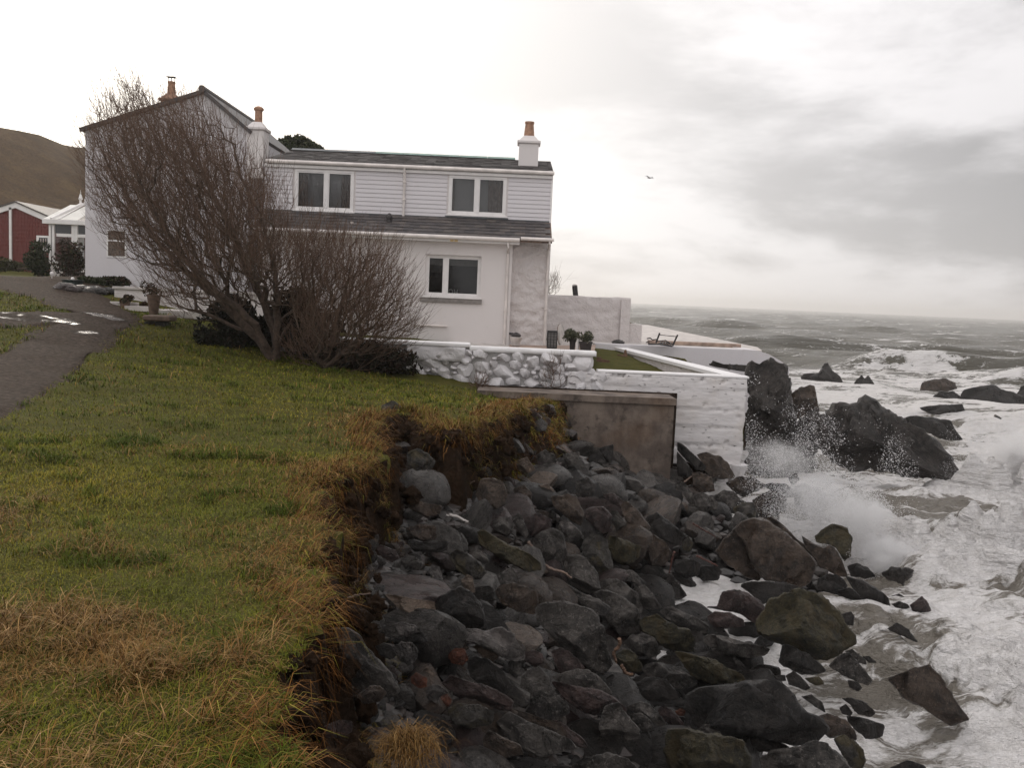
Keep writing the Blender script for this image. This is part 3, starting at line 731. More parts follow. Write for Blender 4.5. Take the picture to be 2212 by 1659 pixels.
# rough whitewashed wall: a displaced sheet with real relief
xr0 = xe1+.004; xr1 = X(1184, 640, RY)
def rough_sheet(x0, x1, z0, z1, Y, amp, step=.06, thick=.4, seed=0.):
    nxs = int((x1-x0)/step)+1; nzs = int((z1-z0)/step)+1
    xs = np.linspace(x0, x1, nxs); zs = np.linspace(z0, z1, nzs); A, B = np.meshgrid(xs, zs)
    d = amp*(fbm2(A*1.0, B*1.7, 2.2, 4, seed)+.5*np.abs(fbm2(A, B*1.5, 5., 3, seed+3)))
    Vv = np.stack([A.ravel(), (Y-.5*amp+d).ravel(), B.ravel()], 1); ii = np.arange(A.size).reshape(A.shape)
    q = np.stack([ii[:-1, :-1], ii[:-1, 1:], ii[1:, 1:], ii[1:, :-1]], 2).reshape(-1, 4)
    nb_ = len(Vv); rim = np.concatenate([ii[0, :], ii[1:, -1], ii[-1, -2::-1], ii[-2:0, 0]])
    bk_ = Vv[rim].copy(); bk_[:, 1] = Y+thick
    Vv = np.concatenate([Vv, bk_]); m = len(rim)
    q2 = np.array([(rim[i], nb_+i, nb_+(i+1) % m, rim[(i+1) % m]) for i in range(m)])
    return Vv, np.concatenate([q, q2])
Vv, q = rough_sheet(xr0, xr1, gnd, zG+.12, RY, .07, .05, FY-RY)
mobj('stone_wall_face', Vv-np.array(house.location), q, MT['rough'], house, smooth=True)
mb = MB(); mb.box(xL+.3, xR-.003, FY+.25, 36, gnd, zE-.02); mb.build('rear_wall', MT['gable'], house)

# lower slate roof: every slate a piece of its own
sl_y0, sl_z0 = EY-.32, zG+.06; sl_y1, sl_z1 = FY-.05, zB+.01
xs0 = X(560, 500, 28); xs1 = X(1192, 500, 27.6)
mb = MB(); mb.prism([(xs0, sl_y0, sl_z0-.03), (xs1, sl_y0, sl_z0-.03), (xs1, sl_y1, sl_z1-.03), (xs0, sl_y1, sl_z1-.03)], (0, 0, -.08)); mb.build('roof', MT['wood'], house)
slate_me = []
for k in range(5):
    m = MB(); wd, lg = .30, .48; j = [random.uniform(-.012, .012) for _ in range(4)]
    Vt = [(-wd/2+.004, -.01+j[0], .0), (wd/2-.004, -.01+j[1], .0), (wd/2-.004, lg, .0), (-wd/2+.004, lg, 0)]
    m.prism(Vt, (0, 0, .011)); me = bpy.data.meshes.new('slate'); me.from_pydata([tuple(x) for x in np.concatenate(m.v)], [], m.f); me.materials.append(MT['slate']); slate_me.append(me)
sl_vec = np.array([0, sl_y1-sl_y0, sl_z1-sl_z0]); sl_len = np.linalg.norm(sl_vec); ang = math.atan2(sl_z1-sl_z0, sl_y1-sl_y0)
hloc = Vector(house.location); nrow = 6; ncol = int((xs1-xs0)/.30)
for r in range(nrow):
    for c in range(ncol+1):
        x = xs0+.15+c*.30+(.15 if r % 2 else 0)
        if x > xs1-.1: continue
        o = bpy.data.objects.new('slate', slate_me[random.randrange(5)]); link(o, house)
        f = r/nrow; o.location = Vector((x, sl_y0+sl_vec[1]*f, sl_z0+sl_vec[2]*f-.004+random.uniform(0, .006)))-hloc
        o.rotation_euler = (ang-.045+random.uniform(-.012, .012), random.uniform(-.01, .01), random.uniform(-.02, .02))
# gutters and downpipes
def gutter(x0, x1, y, z, r=.06):
    m = MB(); m.tube([(x0, y, z), (x1, y, z)], r, 10); m.box(x0, x1, y-.012, y+r+.05, z+.02, z+r*.98); m.build('gutter', MT['gutter'], house, smooth=True)
gutter(X(575, 345, FY-.12), X(1197, 374, FY-.12), FY-.16, Z(1150, 372, FY-.16))
xg1 = X(1122, 522, EY-.35); zg_ = sl_z0-.055
gutter(xs0, xg1, EY-.37, zg_); gutter(xg1+.03, X(1196, 515, EY-.3), EY-.36, zg_+.05, .05)
mb = MB(); mb.box(xs0, xg1, EY-.30, EY-.005, zg_-.12, zg_-.04); mb.build('soffit', MT['trim'], house)
mb = MB(); mb.box(xL, xR+.03, FY-.10, FY-.006, Z(1150, 379, FY-.16)-.06, Z(1150, 379, FY-.16)+.03); mb.build('fascia', MT['trim'], house)
def downpipe(px, y0, y1, Y, off):
    m = MB(); x = X(px, (y0+y1)/2, Y); z1, z0 = Z(px, y0, Y), Z(px, y1, Y)
    m.tube([(x, off, z1), (x, off, z1-.14), (x, Y-.05, z1-.30), (x, Y-.05, z0)], .04, 8)
    for q in (.35, .7): m.box(x-.055, x+.055, Y-.1, Y+.01, z0+(z1-z0)*q, z0+(z1-z0)*q+.03)
    m.build('downpipe', MT['gutter'], house, smooth=True)
downpipe(873, 362, 470, FY-.02, FY-.16); downpipe(1093, 525, 750, EY, EY-.36); downpipe(1180, 518, 750, RY-.05, EY-.35)
mb = MB(); xj = X(1103, 640, EY); mb.box(xe1-.002, xe1+.07, EY-.02, EY+.3, gnd, zg_-.1); mb.build('corner_pilaster', MT['render'], house)
for px in (976, 985):
    mb = MB(); x = X(px, 519, EY-.3); mb.box(x-.05, x+.05, EY-.33, EY-.301, zg_-.12, zg_-.055); mb.build('gutter_bracket', MT['yellow'] if 'yellow' in MT else simple('yellowed_plastic', (.62, .45, .22), .5, .1), house)
mb = MB(); mb.tube([(X(890, 704, EY), EY-.05, Z(930, 703, EY)), (X(966, 704, EY), EY-.05, Z(930, 703, EY))], .025, 8); mb.build('wall_pipe', MT['gutter'], house)
# roof flue with cowl
fx, fz = X(840, 490, 28.2), Z(840, 500, 28.2)
mb = MB(); mb.lathe((fx, 28.2, fz-.05), [(.085, 0), (.085, .42), (.10, .44), (.10, .5), (.07, .56), (.02, .6)], 14); mb.build('roof_flue', MT['plastic'], house, smooth=True)
mb = MB(); mb.box(fx-.1, fx+.1, 28.05, 28.2, fz-.13, fz-.06); mb.build('flue_flashing', MT['trim'], house)
mb = MB(); mb.lathe((X(760, 490, 27.9), 27.9, Z(760, 502, 27.9)), [(.04, 0), (.04, .26), (.05, .27), (.05, .31)], 10); mb.build('vent_pipe', MT['gutter'], house, smooth=True)

# upper roof: low slope of slate with a green ridge
ry0, rz0 = FY-.10, Z(1150, 372, FY-.16)+.07; ry1, rz1 = 32.3, Z(1000, 340, 32.3)
rx0, rx1 = X(575, 345, FY), X(1195, 374, FY-.1)
mb = MB(); mb.prism([(rx0, ry0, rz0-.03), (rx1, ry0, rz0-.03), (rx1, ry1, rz1-.03), (rx0, ry1, rz1-.03)], (0, 0, -.1)); mb.prism([(rx0, ry1, rz1), (rx1, ry1, rz1), (rx1, 36.2, rz0-.4), (rx0, 36.2, rz0-.4)], (0, 0, -.1)); upper_roof = mb.build('roof', MT['slate'], house)
mb = MB(); nr = 12
for r in range(nr):
    f = r/nr; y = ry0+(ry1-ry0)*f; z = rz0+(rz1-rz0)*f; x = rx0
    while x < rx1-.02:
        wd = min(.3, rx1-x); dz = random.uniform(0, .012); Lg = (ry1-ry0)/nr*1.25; s_ = (rz1-rz0)/(ry1-ry0)
        mb.prism([(x+.004, y, z+.012+dz), (x+wd-.004, y, z+.012+dz), (x+wd-.004, y+Lg, z+s_*Lg-.006), (x+.004, y+Lg, z+s_*Lg-.006)], (0, 0, -.012)); x += wd
o = mb.build('upper_slates', MT['slate'], house); o['kind'] = 'stuff'
for k in range(8):
    a = rx0+(rx1-1.2-rx0)*k/8; b = rx0+(rx1-1.2-rx0)*(k+1)/8-.015
    mb = MB(); mb.prism([(a, ry1-.20, rz1-.01), (a, ry1, rz1+.075), (a, ry1+.2, rz1-.01)], (b-a, 0, 0)); mb.build('ridge_cap', MT['copper'] if k > 2 else MT['lead'], house)
def chimney(px0, px1, ytop, ybase, Y, pot, mat='render', dep=.62, capov=.06, potmat='clay', cowl=False, dome=False):
    x0, x1 = X(px0, ytop, Y), X(px1, ytop, Y); zt, zb = Z(px0, ytop, Y), Z(px0, ybase, Y)-.5
    m = MB(); m.box(x0, x1, Y-dep/2, Y+dep/2, zb, zt, .015)
    ch = m.build('chimney', MT[mat], house)
    m = MB(); xm = (x0+x1)/2; hw = (x1-x0)/2
    m.box(x0-capov, x1+capov, Y-dep/2-capov, Y+dep/2+capov, zt+.002, zt+.10, .02)
    V8 = []
    for zz, k in ((zt+.102, 1.0), (zt+.27, .52)):
        for sx_, sy_ in ((-1,-1),(1,-1),(1,1),(-1,1)): V8.append((xm+sx_*hw*k, Y+sy_*dep/2*k, zz))
    m.add(V8, [(3,2,1,0),(4,5,6,7),(0,1,5,4),(1,2,6,5),(2,3,7,6),(3,0,4,7)]); m.build('chimney_cap', MT[mat], ch, smooth=False)
    px, pr0, pr1, yt = pot; xp = X(px, ytop, Y); pz0 = zt+.26; pz1 = Z(px, yt, Y)
    prof = [(pr0, 0), (pr0*1.02, .05), (pr1, (pz1-pz0)-.08), (pr1*1.12, (pz1-pz0)-.06), (pr1*1.12, (pz1-pz0))]
    if dome: prof = [(pr0, 0), (pr0*.95, (pz1-pz0)*.70), (pr0*1.30, (pz1-pz0)*.76), (pr0*1.30, (pz1-pz0)*.86), (pr0*.9, (pz1-pz0)*.95), (pr0*.3, pz1-pz0)]
    m = MB(); m.lathe((xp, Y, pz0), prof, 18); po = m.build('chimney_pot', MT[potmat], ch, smooth=True)
    if not dome:
        m = MB(); m.tube([(xp, Y, pz1+.001), (xp, Y, pz1+.012)], pr1*.85, 16); m.build('pot_mouth', MT['black'], po) if False else None
    if cowl:
        m = MB()
        for a in range(4): m.tube([(xp+pr1*.9*math.cos(a*1.57+.4), Y+pr1*.9*math.sin(a*1.57+.4), pz1), (xp+pr1*.9*math.cos(a*1.57+.4), Y+pr1*.9*math.sin(a*1.57+.4), pz1+.14)], .012, 5)
        m.box(xp-pr1*1.3, xp+pr1*1.3, Y-.12, Y+.12, pz1+.14, pz1+.155); m.build('chimney_cowl', MT['black'], ch)
    return ch
chimney(1121, 1163, 312, 372, 30.6, (1141.5, .165, .135, 263))
chimney(540, 575, 283, 352, 29.62, (558, .12, .12, 229), potmat='clay', dome=True)

# ------------------------------------------------------------------ gable wing
GY_ = 29.35
def gp(px, py): return at(px, py, GY_)
gpts = [gp(184, 283), gp(440, 203), gp(541, 290)]
zg0 = gnd-.2
poly = [(gpts[0][0], GY_, zg0)]+[tuple(p) for p in gpts]+[(gpts[2][0], GY_, zg0)]
mb = MB(); mb.prism(poly[::-1], (0, 7.5, 0)); gw = mb.build('gable_wall', MT['gable'], house)
def roof_slab(a, b, ov, th=.10, front=.16, back=7.7):
    a = np.array(a); b = np.array(b); d = (b-a)/np.linalg.norm(b-a); nn = np.array([-d[2], 0, d[0]]); nn = nn if nn[2] > 0 else -nn
    a2 = a-d*ov; m = MB(); m.prism([a2+nn*.01+(0, -front, 0), b+nn*.01+(0, -front, 0), b+nn*(.01+th)+(0, -front, 0), a2+nn*(.01+th)+(0, -front, 0)][::-1], (0, back, 0)); m.build('roof', MT['slate'], house)
roof_slab(gpts[0], gpts[1], .10); roof_slab(gpts[2], gpts[1]+np.array([.02, 0, 0]), .0)
mb = MB()
rp = gpts[1]+np.array([.0, -.2, .13]); mb.tube([rp, rp+np.array([0, 7.7, 0])], .11, 8); mb.build('ridge_tile', MT['slate'], house, smooth=True)
chimney(354, 388, 221, 262, 32.2, (370, .14, .115, 176), mat='brickrender' if 'brickrender' in MT else 'clay', cowl=True)
Wg = rect(234, 499, 270, 553, GY_)
m = MB(); x0, x1, z0, z1 = Wg
m.box(x0-.05, x1+.05, GY_-.02, GY_-.002, z0-.05, z1+.05); gwin = m.build('window', MT['trim'], house)
m = MB(); m.box(x0, x1, GY_-.026, GY_-.021, z0, z1); m.build('pane', simple('striped_blind_glass', (.12, .09, .07), .25, .6, 20, 0), gwin)
for k in range(7):
    m = MB(); xx = x0+(x1-x0)*(k+.5)/7; m.box(xx-.008, xx+.008, GY_-.036, GY_-.027, z0, z1); m.build('bar', MT['planter'], gwin)
m = MB(); m.box(x0, x1, GY_-.042, GY_-.037, z0+(z1-z0)*.58, z0+(z1-z0)*.58+.05); m.build('transom', MT['trim'], gwin)

# ------------------------------------------------------------------ conservatory beside the house
CY = 37.0
cons = empty('conservatory', (X(140, 590, CY), CY, Z(140, 592, CY)), 'white framed conservatory with pale sloping roof between red house and white gable', 'conservatory')
cx0, cx1 = X(108, 530, CY), X(200, 530, CY); ce = Z(150, 482, CY); cb = Z(140, 592, CY); cm = Z(140, 568, CY)
m = MB(); m.box(cx0, cx1, CY, CY+.12, cb-.4, cm-.02); m.build('base_wall', MT['render'], cons)
m = MB(); m.box(cx0-.1, cx1, CY-.06, CY+.18, cm-.018, cm+.05); m.build('sill', MT['trim'], cons)
m = MB(); m.box(cx0-.25, cx1, CY-.12, CY+.2, ce-.06, ce+.12, .01); m.build('eaves_beam', MT['trim'], cons)
for px in (108, 113, 157, 163):
    x = X(px, 520, CY); m = MB(); m.box(x-.05, x+.07, CY, CY+.1, cm+.052, ce-.062); m.build('post', MT['trim'], cons)
zt_ = Z(140, 508, CY); m = MB(); m.box(cx0+.25, cx1, CY+.01, CY+.09, zt_-.06, zt_+.06); m.build('transom', MT['trim'], cons)
for a, b in ((118, 152), (168, 200)):
    xa, xb = X(a, 520, CY), X(b, 520, CY)
    m = MB(); m.box(xa, xb, CY+.04, CY+.05, zt_+.062, ce-.064); m.build('pane', MT['glass'], cons)
    m = MB(); m.box(xa, xb, CY+.04, CY+.05, cm+.052, zt_-.062); m.build('pane', MT['glass_clear'], cons)
m = MB(); m.box(cx0+.15, cx1, CY+2.4, CY+2.45, cb-.2, ce); m.build('back_wall', MT['red'], cons)
m = MB(); m.box(X(148, 540, CY), X(158, 540, CY), CY+.9, CY+.95, cb, Z(150, 505, CY)); m.build('inner_door', MT['trim'], cons)
ryt = Z(150, 442, CY+1.9)
for k, (a, b) in enumerate(((118, 150), (152, 190))):
    xa, xb = X(a, 460, CY+.8), X(b, 460, CY+.8)
    m = MB(); m.prism([(xa, CY-.1, ce+.13), (xb, CY-.1, ce+.13), (xb+.02, CY+1.9, ryt), (xa+.12, CY+1.9, ryt)], (0, 0, -.03)); m.build('roof_panel', MT['glasshouse'], cons)
m = MB(); m.tube([(cx0+.1, CY-.1, ce+.13), (cx0+.35, CY+1.9, ryt+.04)], .06, 6); m.build('hip_rafter', MT['trim'], cons)
m = MB(); m.tube([(X(151, 460, CY+.8), CY-.1, ce+.14), (X(151, 460, CY+.8)+.05, CY+1.9, ryt+.02)], .03, 6); m.build('rafter', MT['trim'], cons)
m = MB(); m.box(cx0+.3, cx1, CY+1.86, CY+1.96, ryt, ryt+.10); m.build('ridge_beam', MT['trim'], cons)
for k in range(7):
    x = cx0+.5+k*.27; h_ = .22 if k % 2 else .14
    m = MB(); m.lathe((x, CY+1.91, ryt+.10), [(.03, 0), (.045, .04), (.012, .08), (.03, .12), (.004, .12+h_*.5)], 6); m.build('cresting', MT['trim'], cons)
m = MB(); m.lathe((cx0+.32, CY+1.91, ryt), [(.05, 0), (.05, .2), (.09, .26), (.06, .36), (.02, .5), (.004, .62)], 8); m.build('finial', MT['trim'], cons)

# ------------------------------------------------------------------ red house
HY = 46.0
redh = empty('red_house', (X(35, 567, HY), HY, Z(35, 567, HY)), 'dark red boarded house with white bargeboards at the edge of the hill', 'house')
pk = at(35, 443, HY); re_ = at(110, 476, HY); le = at(-62, 474, HY); zb_ = Z(35, 570, HY)-.5
m = MB(); m.prism([(le[0], HY, zb_), (le[0], HY, le[2]), (pk[0], HY, pk[2]), (re_[0], HY, re_[2]), (re_[0], HY, zb_)], (0, 7, 0)); m.build('wall', MT['red'], redh)
for k in range(26):
    xx = le[0]+(re_[0]-le[0])*(k+.5)/26; ztop = pk[2]-(abs(xx-pk[0])/( (re_[0]-pk[0]) if xx > pk[0] else (pk[0]-le[0])))*(pk[2]-re_[2] if xx > pk[0] else pk[2]-le[2])
    m = MB(); m.box(xx-.065, xx+.065, HY-.022, HY-.002, zb_, ztop-.12); m.build('plank', MT['red'], redh)
for a, b in ((pk, re_), (pk, le)):
    d = (b-a)/np.linalg.norm(b-a); b2 = b+d*.1
    m = MB(); m.prism([a+(0, -.1, .12), b2+(0, -.1, .12), b2+(0, -.1, -.14), a+(0, -.1, -.14)], (0, .07, 0)); m.build('bargeboard', MT['trim'], redh)
    m = MB(); m.prism([a+(0, -.14, .20), b2+(0, -.14, .20), b2+(0, -.14, .125), a+(0, -.14, .125)], (0, 7.3, 0)); m.build('roof', MT['slate'], redh)
m = MB(); x = X(22, 505, HY-.1); m.box(x-.06, x+.06, HY-.1, HY-.03, zb_, Z(22, 448, HY)); m.build('white_post', MT['trim'], redh)
rw = rect(79, 509, 112, 542, HY-.05); m = MB(); m.box(rw[0], rw[1], HY-.07, HY-.024, rw[2], rw[3]); wo = m.build('window', MT['trim'], redh)
m = MB(); m.box(rw[0]+.13, rw[1]-.2, HY-.075, HY-.071, rw[2]+.12, rw[3]-.1); m.build('pane', MT['glass'], wo)
for k in range(3):
    m = MB(); xx = rw[0]+.2+k*.12; m.box(xx, xx+.05, HY-.08, HY-.076, rw[2]+.14, rw[3]-.14); m.build('curtain', MT['curtain'], wo)

# ------------------------------------------------------------------ terrace, garden walls
TZ = EYE-1.42                   # terrace level
terr = MB()
xa = X(1286, 760, 21.6)
SB = 31.0
xB0, xB1 = X(1283, 745, SB), X(1645, 757, SB)
P = [(-2.5, 21.65), (xa-.05, 21.65), (xB0-.05, SB), (xB1, SB), (xB1+.5, 33.5), (xB1+.3, 60), (-2.5, 60)]
terr.prism([(x, y, TZ) for x, y in P], (0, 0, -.25)); o = terr.build('terrace', MT['paleslab'], origin=(0, 30, TZ)); o['kind'] = 'structure'
m = MB(); m.prism([(X(1100, 745, 26.5), 23.5, TZ+.004), (X(1275, 745, 24.5), 23.5, TZ+.004), (X(1290, 742, 29), 29.5, TZ+.004), (X(1170, 740, 29), 27.6, TZ+.004), (X(1100, 745, 27), 27.4, TZ+.004)], (0, 0, .012)); o = m.build('paving', MT['terracotta'], origin=(1, 27, TZ)); o['kind'] = 'structure'

# rubble garden wall, limewashed, every stone its own piece
WY = 21.2
wx0, wxs, wx1 = X(600, 740, WY), X(1012, 742, WY), X(1288, 760, WY)
zt1, zt2 = Z(900, 737, WY), Z(1150, 755, WY); zb1 = EYE-2.6
gw_ = empty('stone_garden_wall', (wx0, WY, zb1), 'limewashed rubble stone garden wall with stepped white coping in front of house', 'wall')
m = MB(); m.box(wx0, wxs, WY+.05, WY+.42, zb1, zt1-.09); m.box(wxs+.002, wx1-.12, WY+.05, WY+.42, zb1, zt2-.03); m.build('mortar_core', MT['mortar'], gw_)
m = MB(); m.box(wx0, wxs+.02, WY-.10, WY+.46, zt1-.088, zt1, .02); m.build('coping', MT['coping'], gw_)
Vv, q = rough_sheet(wxs+.025, wx1, zt2-.10, zt2+.01, WY-.02, .03, .05, .46, 2.); mobj('coping', Vv-np.array(gw_.location), q, MT['coping'], gw_, smooth=True)
srn = np.random.default_rng(11)
def ico(n):
    import bmesh
    bm = bmesh.new(); bmesh.ops.create_icosphere(bm, subdivisions=n, radius=1.0)
    V_ = np.array([v.co for v in bm.verts]); F_ = np.array([[v.index for v in f.verts] for f in bm.faces]); bm.free(); return V_, F_
ICO = {k: ico(k) for k in (1, 2, 3, 4, 5)}
stone_me = []
for k in range(10):
    V_, F_ = ICO[2]; V_ = V_.copy()
    for j in range(7):
        nn = srn.normal(size=3); nn[1] = -abs(nn[1])*.8; nn /= np.linalg.norm(nn); d = srn.uniform(.48, .80); pr = V_@nn; V_ -= np.outer(np.maximum(pr-d, 0), nn)
    V_ *= 1+.22*fbm(V_*1.6+k*9, 4)[:, None]
    me = make_mesh('stone', V_, F_, MT['stone_white'], smooth=True, sharp=32); stone_me.append(me)
# stones set by relaxed random packing
pts = []; sizes = []
tries = 0
while tries < 9000 and len(pts) < 290:
    tries += 1
    x = srn.uniform(wx0+2.2, wx1+.25); z = srn.uniform(zb1+.25, (zt1 if x < wxs else zt2)-.16)
    if x > wx1-.1 and z > Z(1290, 803, WY)-.05: continue
    r = srn.uniform(.14, .28)*(1 if tries < 2500 else .5)
    if z+r*.6 > (zt1-.1 if x < wxs else zt2-.04): continue
    if x < X(960, 760, WY) and z > Z(930, 775, WY) and srn.random() < .9: continue
    if all(((x-a)/(r+s))**2+((z-b)/(.74*(r+s)))**2 > .66 for (a, b), s in zip(pts, sizes)): pts.append((x, z)); sizes.append(r)
for (x, z), r in zip(pts, sizes):
    o = bpy.data.objects.new('stone', stone_me[srn.integers(10)]); link(o, gw_)
    o.location = Vector((x, WY+.0, z))-Vector(gw_.location); o.scale = (r*1.12, srn.uniform(.10, .16), r*srn.uniform(.72, .9)); o.rotation_euler = (srn.uniform(-.15, .15), srn.uniform(-.5, .5), srn.uniform(-.2, .2))
# render patch on the upper left of the wall
Vv, q = rough_sheet(X(880, 750, WY), X(1005, 760, WY), Z(930, 778, WY), zt1-.095, WY-.06, .07, .06, .12, 4.); mobj('render_patch', Vv-np.array(gw_.location), q, MT['stone_white'], gw_, smooth=True)

# white board-marked retaining wall to the sea
zr = Z(1450, 806, WY); xc = X(1614, 810, WY); zbot = Z(1600, 1003, WY)
rw_ = empty('white_retaining_wall', (xc, WY, zbot), 'white board-marked concrete retaining wall with sharp corner facing the sea', 'wall')
x0_ = X(1225, 830, WY)
step = .045; nxs = int((xc-x0_)/step); nzs = int((zr-.06-zbot)/step); A, B = np.meshgrid(np.linspace(x0_, xc, nxs), np.linspace(zbot, zr-.06, nzs))
d = .012*fbm2(A*.9, B*1.6, 2.5, 4)
for pz, dp in ((.36, .05), (.80, .035), (1.22, .06), (1.62, .045), (1.95, .03)):
    zz = zr-pz+.02*fbm2(A[0], A[0]*0, .8, 2, pz)[None, :]; d += dp*np.exp(-((B-zz)/.022)**2)*(.4+.9*np.clip(fbm2(A*.9, B*0, 1.2, 3, pz*3)+.35, 0, 1))
    d -= .010*sstep(0, .02, B-zz)*1.0
pits = np.clip(fbm2(A, B*1.5, 5.5, 3, 9.)-.38, 0, 1)*np.clip(1.2*np.sin(B*7.5)+.2, 0, 1); d += pits*.28
d -= d.mean()
edge_n = .05*fbm2(A*0, B, 1.8, 4, 3.)*sstep(xc-.5, xc, A)
Bz = B+np.where(B < zbot+.05, .10*fbm2(A, B*0, 2.2, 3)-.03, 0)
Vv = np.stack([(A+edge_n).ravel(), (WY-.02+d).ravel(), Bz.ravel()], 1); ii = np.arange(A.size).reshape(A.shape)
q = np.stack([ii[:-1, :-1], ii[:-1, 1:], ii[1:, 1:], ii[1:, :-1]], 2).reshape(-1, 4); nb_ = len(Vv)
rim = np.concatenate([ii[0, :], ii[1:, -1], ii[-1, -2::-1], ii[-2:0, 0]]); bk_ = Vv[rim].copy(); bk_[:, 1] = WY+.4; bk_[:, 0] = np.minimum(bk_[:, 0], xc-.1)
Vv = np.concatenate([Vv, bk_]); mm = len(rim); q2 = np.array([(rim[i], nb_+i, nb_+(i+1) % mm, rim[(i+1) % mm]) for i in range(mm)])
mobj('wall_face', Vv-np.array(rw_.location), np.concatenate([q, q2]), MT['seawall'], rw_, smooth=True)
m = MB(); m.box(X(1290, 803, WY), xc+.03, WY-.06, WY+.32, zr-.055, zr, .012); m.build('coping', MT['coping'], rw_)
# return wall running back to the terrace
e0 = np.array([xc-.12, WY+.322, zr-.02]); e1 = np.array([X(1352, 752, SB-.3), SB-.3, Z(1352, 753, SB-.3)])
dirv = e1-e0; nv = np.array([dirv[1], -dirv[0], 0]); nv /= np.linalg.norm(nv)
m = MB(); m.prism([e0-nv*.34+(0, 0, -.06), e0+nv*.0+(0, 0, -.06), e0+nv*0+(0, 0, -2.6), e0-nv*.34+(0, 0, -2.6)], dirv); m.build('return_wall', MT['rough'], rw_)
m = MB(); m.prism([e0-nv*.40+(0, 0, .03), e0+nv*.05+(0, 0, .03), e0+nv*.05+(0, 0, -.058), e0-nv*.40+(0, 0, -.058)], dirv); m.build('coping', MT['coping'], rw_)
for k, (a, b, c_) in enumerate(((1562, 1006, .16), (1590, 1010, .2))):
    p = at(a, b, WY+.1); m = MB(); m.lathe(p-np.array([0, 0, .5]), [(.10, 0), (.14, .2), (.22, .42), (.26, .58)], 9); m.build('footing', MT['stone_white'], rw_, smooth=True)

# sunken garden: soil and grass behind the retaining wall
gz = zr-.62
m = MB(); m.prism([(xa-.1, WY+.44, gz), (xc-.45, WY+.44, gz), (e1[0]-.3, SB-.02, gz), (xa+.2, SB-.02, gz)], (0, 0, -.2)); o = m.build('garden_bed', MT['hill'], origin=(xa+1, 27, gz)); o['kind'] = 'structure'
# terrace front / sea wall, rounded at its end
swl = empty('sea_wall', (xB0, SB, TZ-2), 'low white terrace wall running out to a rounded end above black rocks', 'wall')
m = MB(); m.box(xB0, X(1600, 757, SB), SB-.25, SB-.002, TZ-2.2, TZ+.02, .02); m.build('wall_face', MT['gable'], swl)
pr = [(X(1600, 757, SB)+.002, TZ+.02), (X(1632, 758, SB), TZ+.0), (X(1655, 765, SB), TZ-.10), (X(1678, 777, SB), TZ-.28), (X(1700, 787, SB), TZ-.5), (X(1700, 800, SB), TZ-1.5), (X(1600, 757, SB)+.002, TZ-2.2)]
m = MB(); m.prism([(x, SB-.25, z) for x, z in pr][::-1], (0, 1.6, 0)); m.build('rounded_end', MT['gable'], swl)
m = MB(); m.box(X(1400, 745, SB+1.2), X(1600, 750, SB+1.2), SB+1.2, SB+1.5, TZ, TZ+.13, .02); m.build('kerb', MT['terracotta'], swl)
# tall garden wall right of the house
BY = 33.0
gz_ = Z(1270, 640, BY); bx0, bx1 = X(1178, 690, BY), X(1360, 690, BY)
bw = empty('garden_wall', (bx0, BY, TZ), 'tall plain white garden wall beside the house corner, sea behind it', 'wall')
Vv, q = rough_sheet(bx0, bx1, TZ-.1, gz_, BY, .07, .08, .4, 6.)
top = Vv[:, 2] > gz_-.01; Vv[top, 2] += .05*fbm2(Vv[top, 0], Vv[top, 0]*0, .9, 3); mobj('wall_face', Vv-np.array(bw.location), q, MT['rough'], bw, smooth=True)
m = MB(); m.box(bx1+.002, X(1386, 715, BY), BY+.02, BY+.35, TZ-.1, Z(1372, 700, BY), .02); m.build('low_step', MT['rough'], bw)
m = MB(); m.box(bx1-.35, bx1-.03, BY-.18, BY-.05, TZ-.1, gz_-.02, .02); m.build('buttress', MT['rough'], bw)

# brown concrete wall at the top of the beach
cw = empty('concrete_wall', (WALL_B[0], WALL_B[1], EYE-4), 'brown stained concrete sea defence wall with flat top, below white wall', 'wall')
za, zb2 = Z(1461, 862, 19.55), EYE-4.6
x_a, x_b = X(1030, 852, 19.55), WALL_B[0]
m = MB(); m.prism([(x_a, 19.62, za-.14), (x_b-.03, 19.62, za-.14), (x_b-.05, 20.4, za-.14), (x_a, 20.4, za-.14)], (0, 0, zb2-za)); m.build('wall_body', MT['concrete'], cw)
m = MB(); m.prism([(x_a, 19.55, za), (x_b, 19.55, za), (x_b-.02, 20.45, za), (x_a, 20.45, za)][::-1], (0, 0, -.138)); m.build('coping', MT['concrete'], cw)
# infill behind it
fz_ = za-.03
m = MB(); m.prism([(x_a, 20.452, fz_), (x_b-.06, 20.452, fz_), (x_b+.3, WY-.03, fz_), (x_a-.1, WY-.03, fz_)], (0, 0, -2.2)); o = m.build('infill', MT['soil'], origin=(x_b-1, 22, fz_)); o['kind'] = 'structure'

# ------------------------------------------------------------------ things on the terrace
def px_box(px0, py0, px1, py1, Y):
    r = rect(px0, py0, px1, py1, Y); return r
# lantern
x0, x1, z0, z1 = px_box(1182, 714, 1202, 751, 26.3); yc = 26.3; ww = (x1-x0); z0 = TZ+.02
lan = empty('lantern', ((x0+x1)/2, yc, z0), 'black metal floor lantern with glass sides standing by the house corner', 'lantern')
m = MB(); m.box(x0-.01, x1+.01, yc-ww/2-.01, yc+ww/2+.01, z0, z0+.04); m.build('base', MT['black'], lan)
m = MB(); m.box(x0-.01, x1+.01, yc-ww/2-.01, yc+ww/2+.01, z1-.05, z1); m.build('lid', MT['black'], lan)
for a in (x0, x1):
    for b in (yc-ww/2, yc+ww/2):
        m = MB(); m.box(a-.014, a+.014, b-.014, b+.014, z0+.04, z1-.05); m.build('post', MT['black'], lan)
for k in (1, 2):
    xx = x0+ww*k/3; m = MB(); m.box(xx-.009, xx+.009, yc-ww/2-.008, yc-ww/2+.004, z0+.04, z1-.05); m.build('bar', MT['black'], lan)
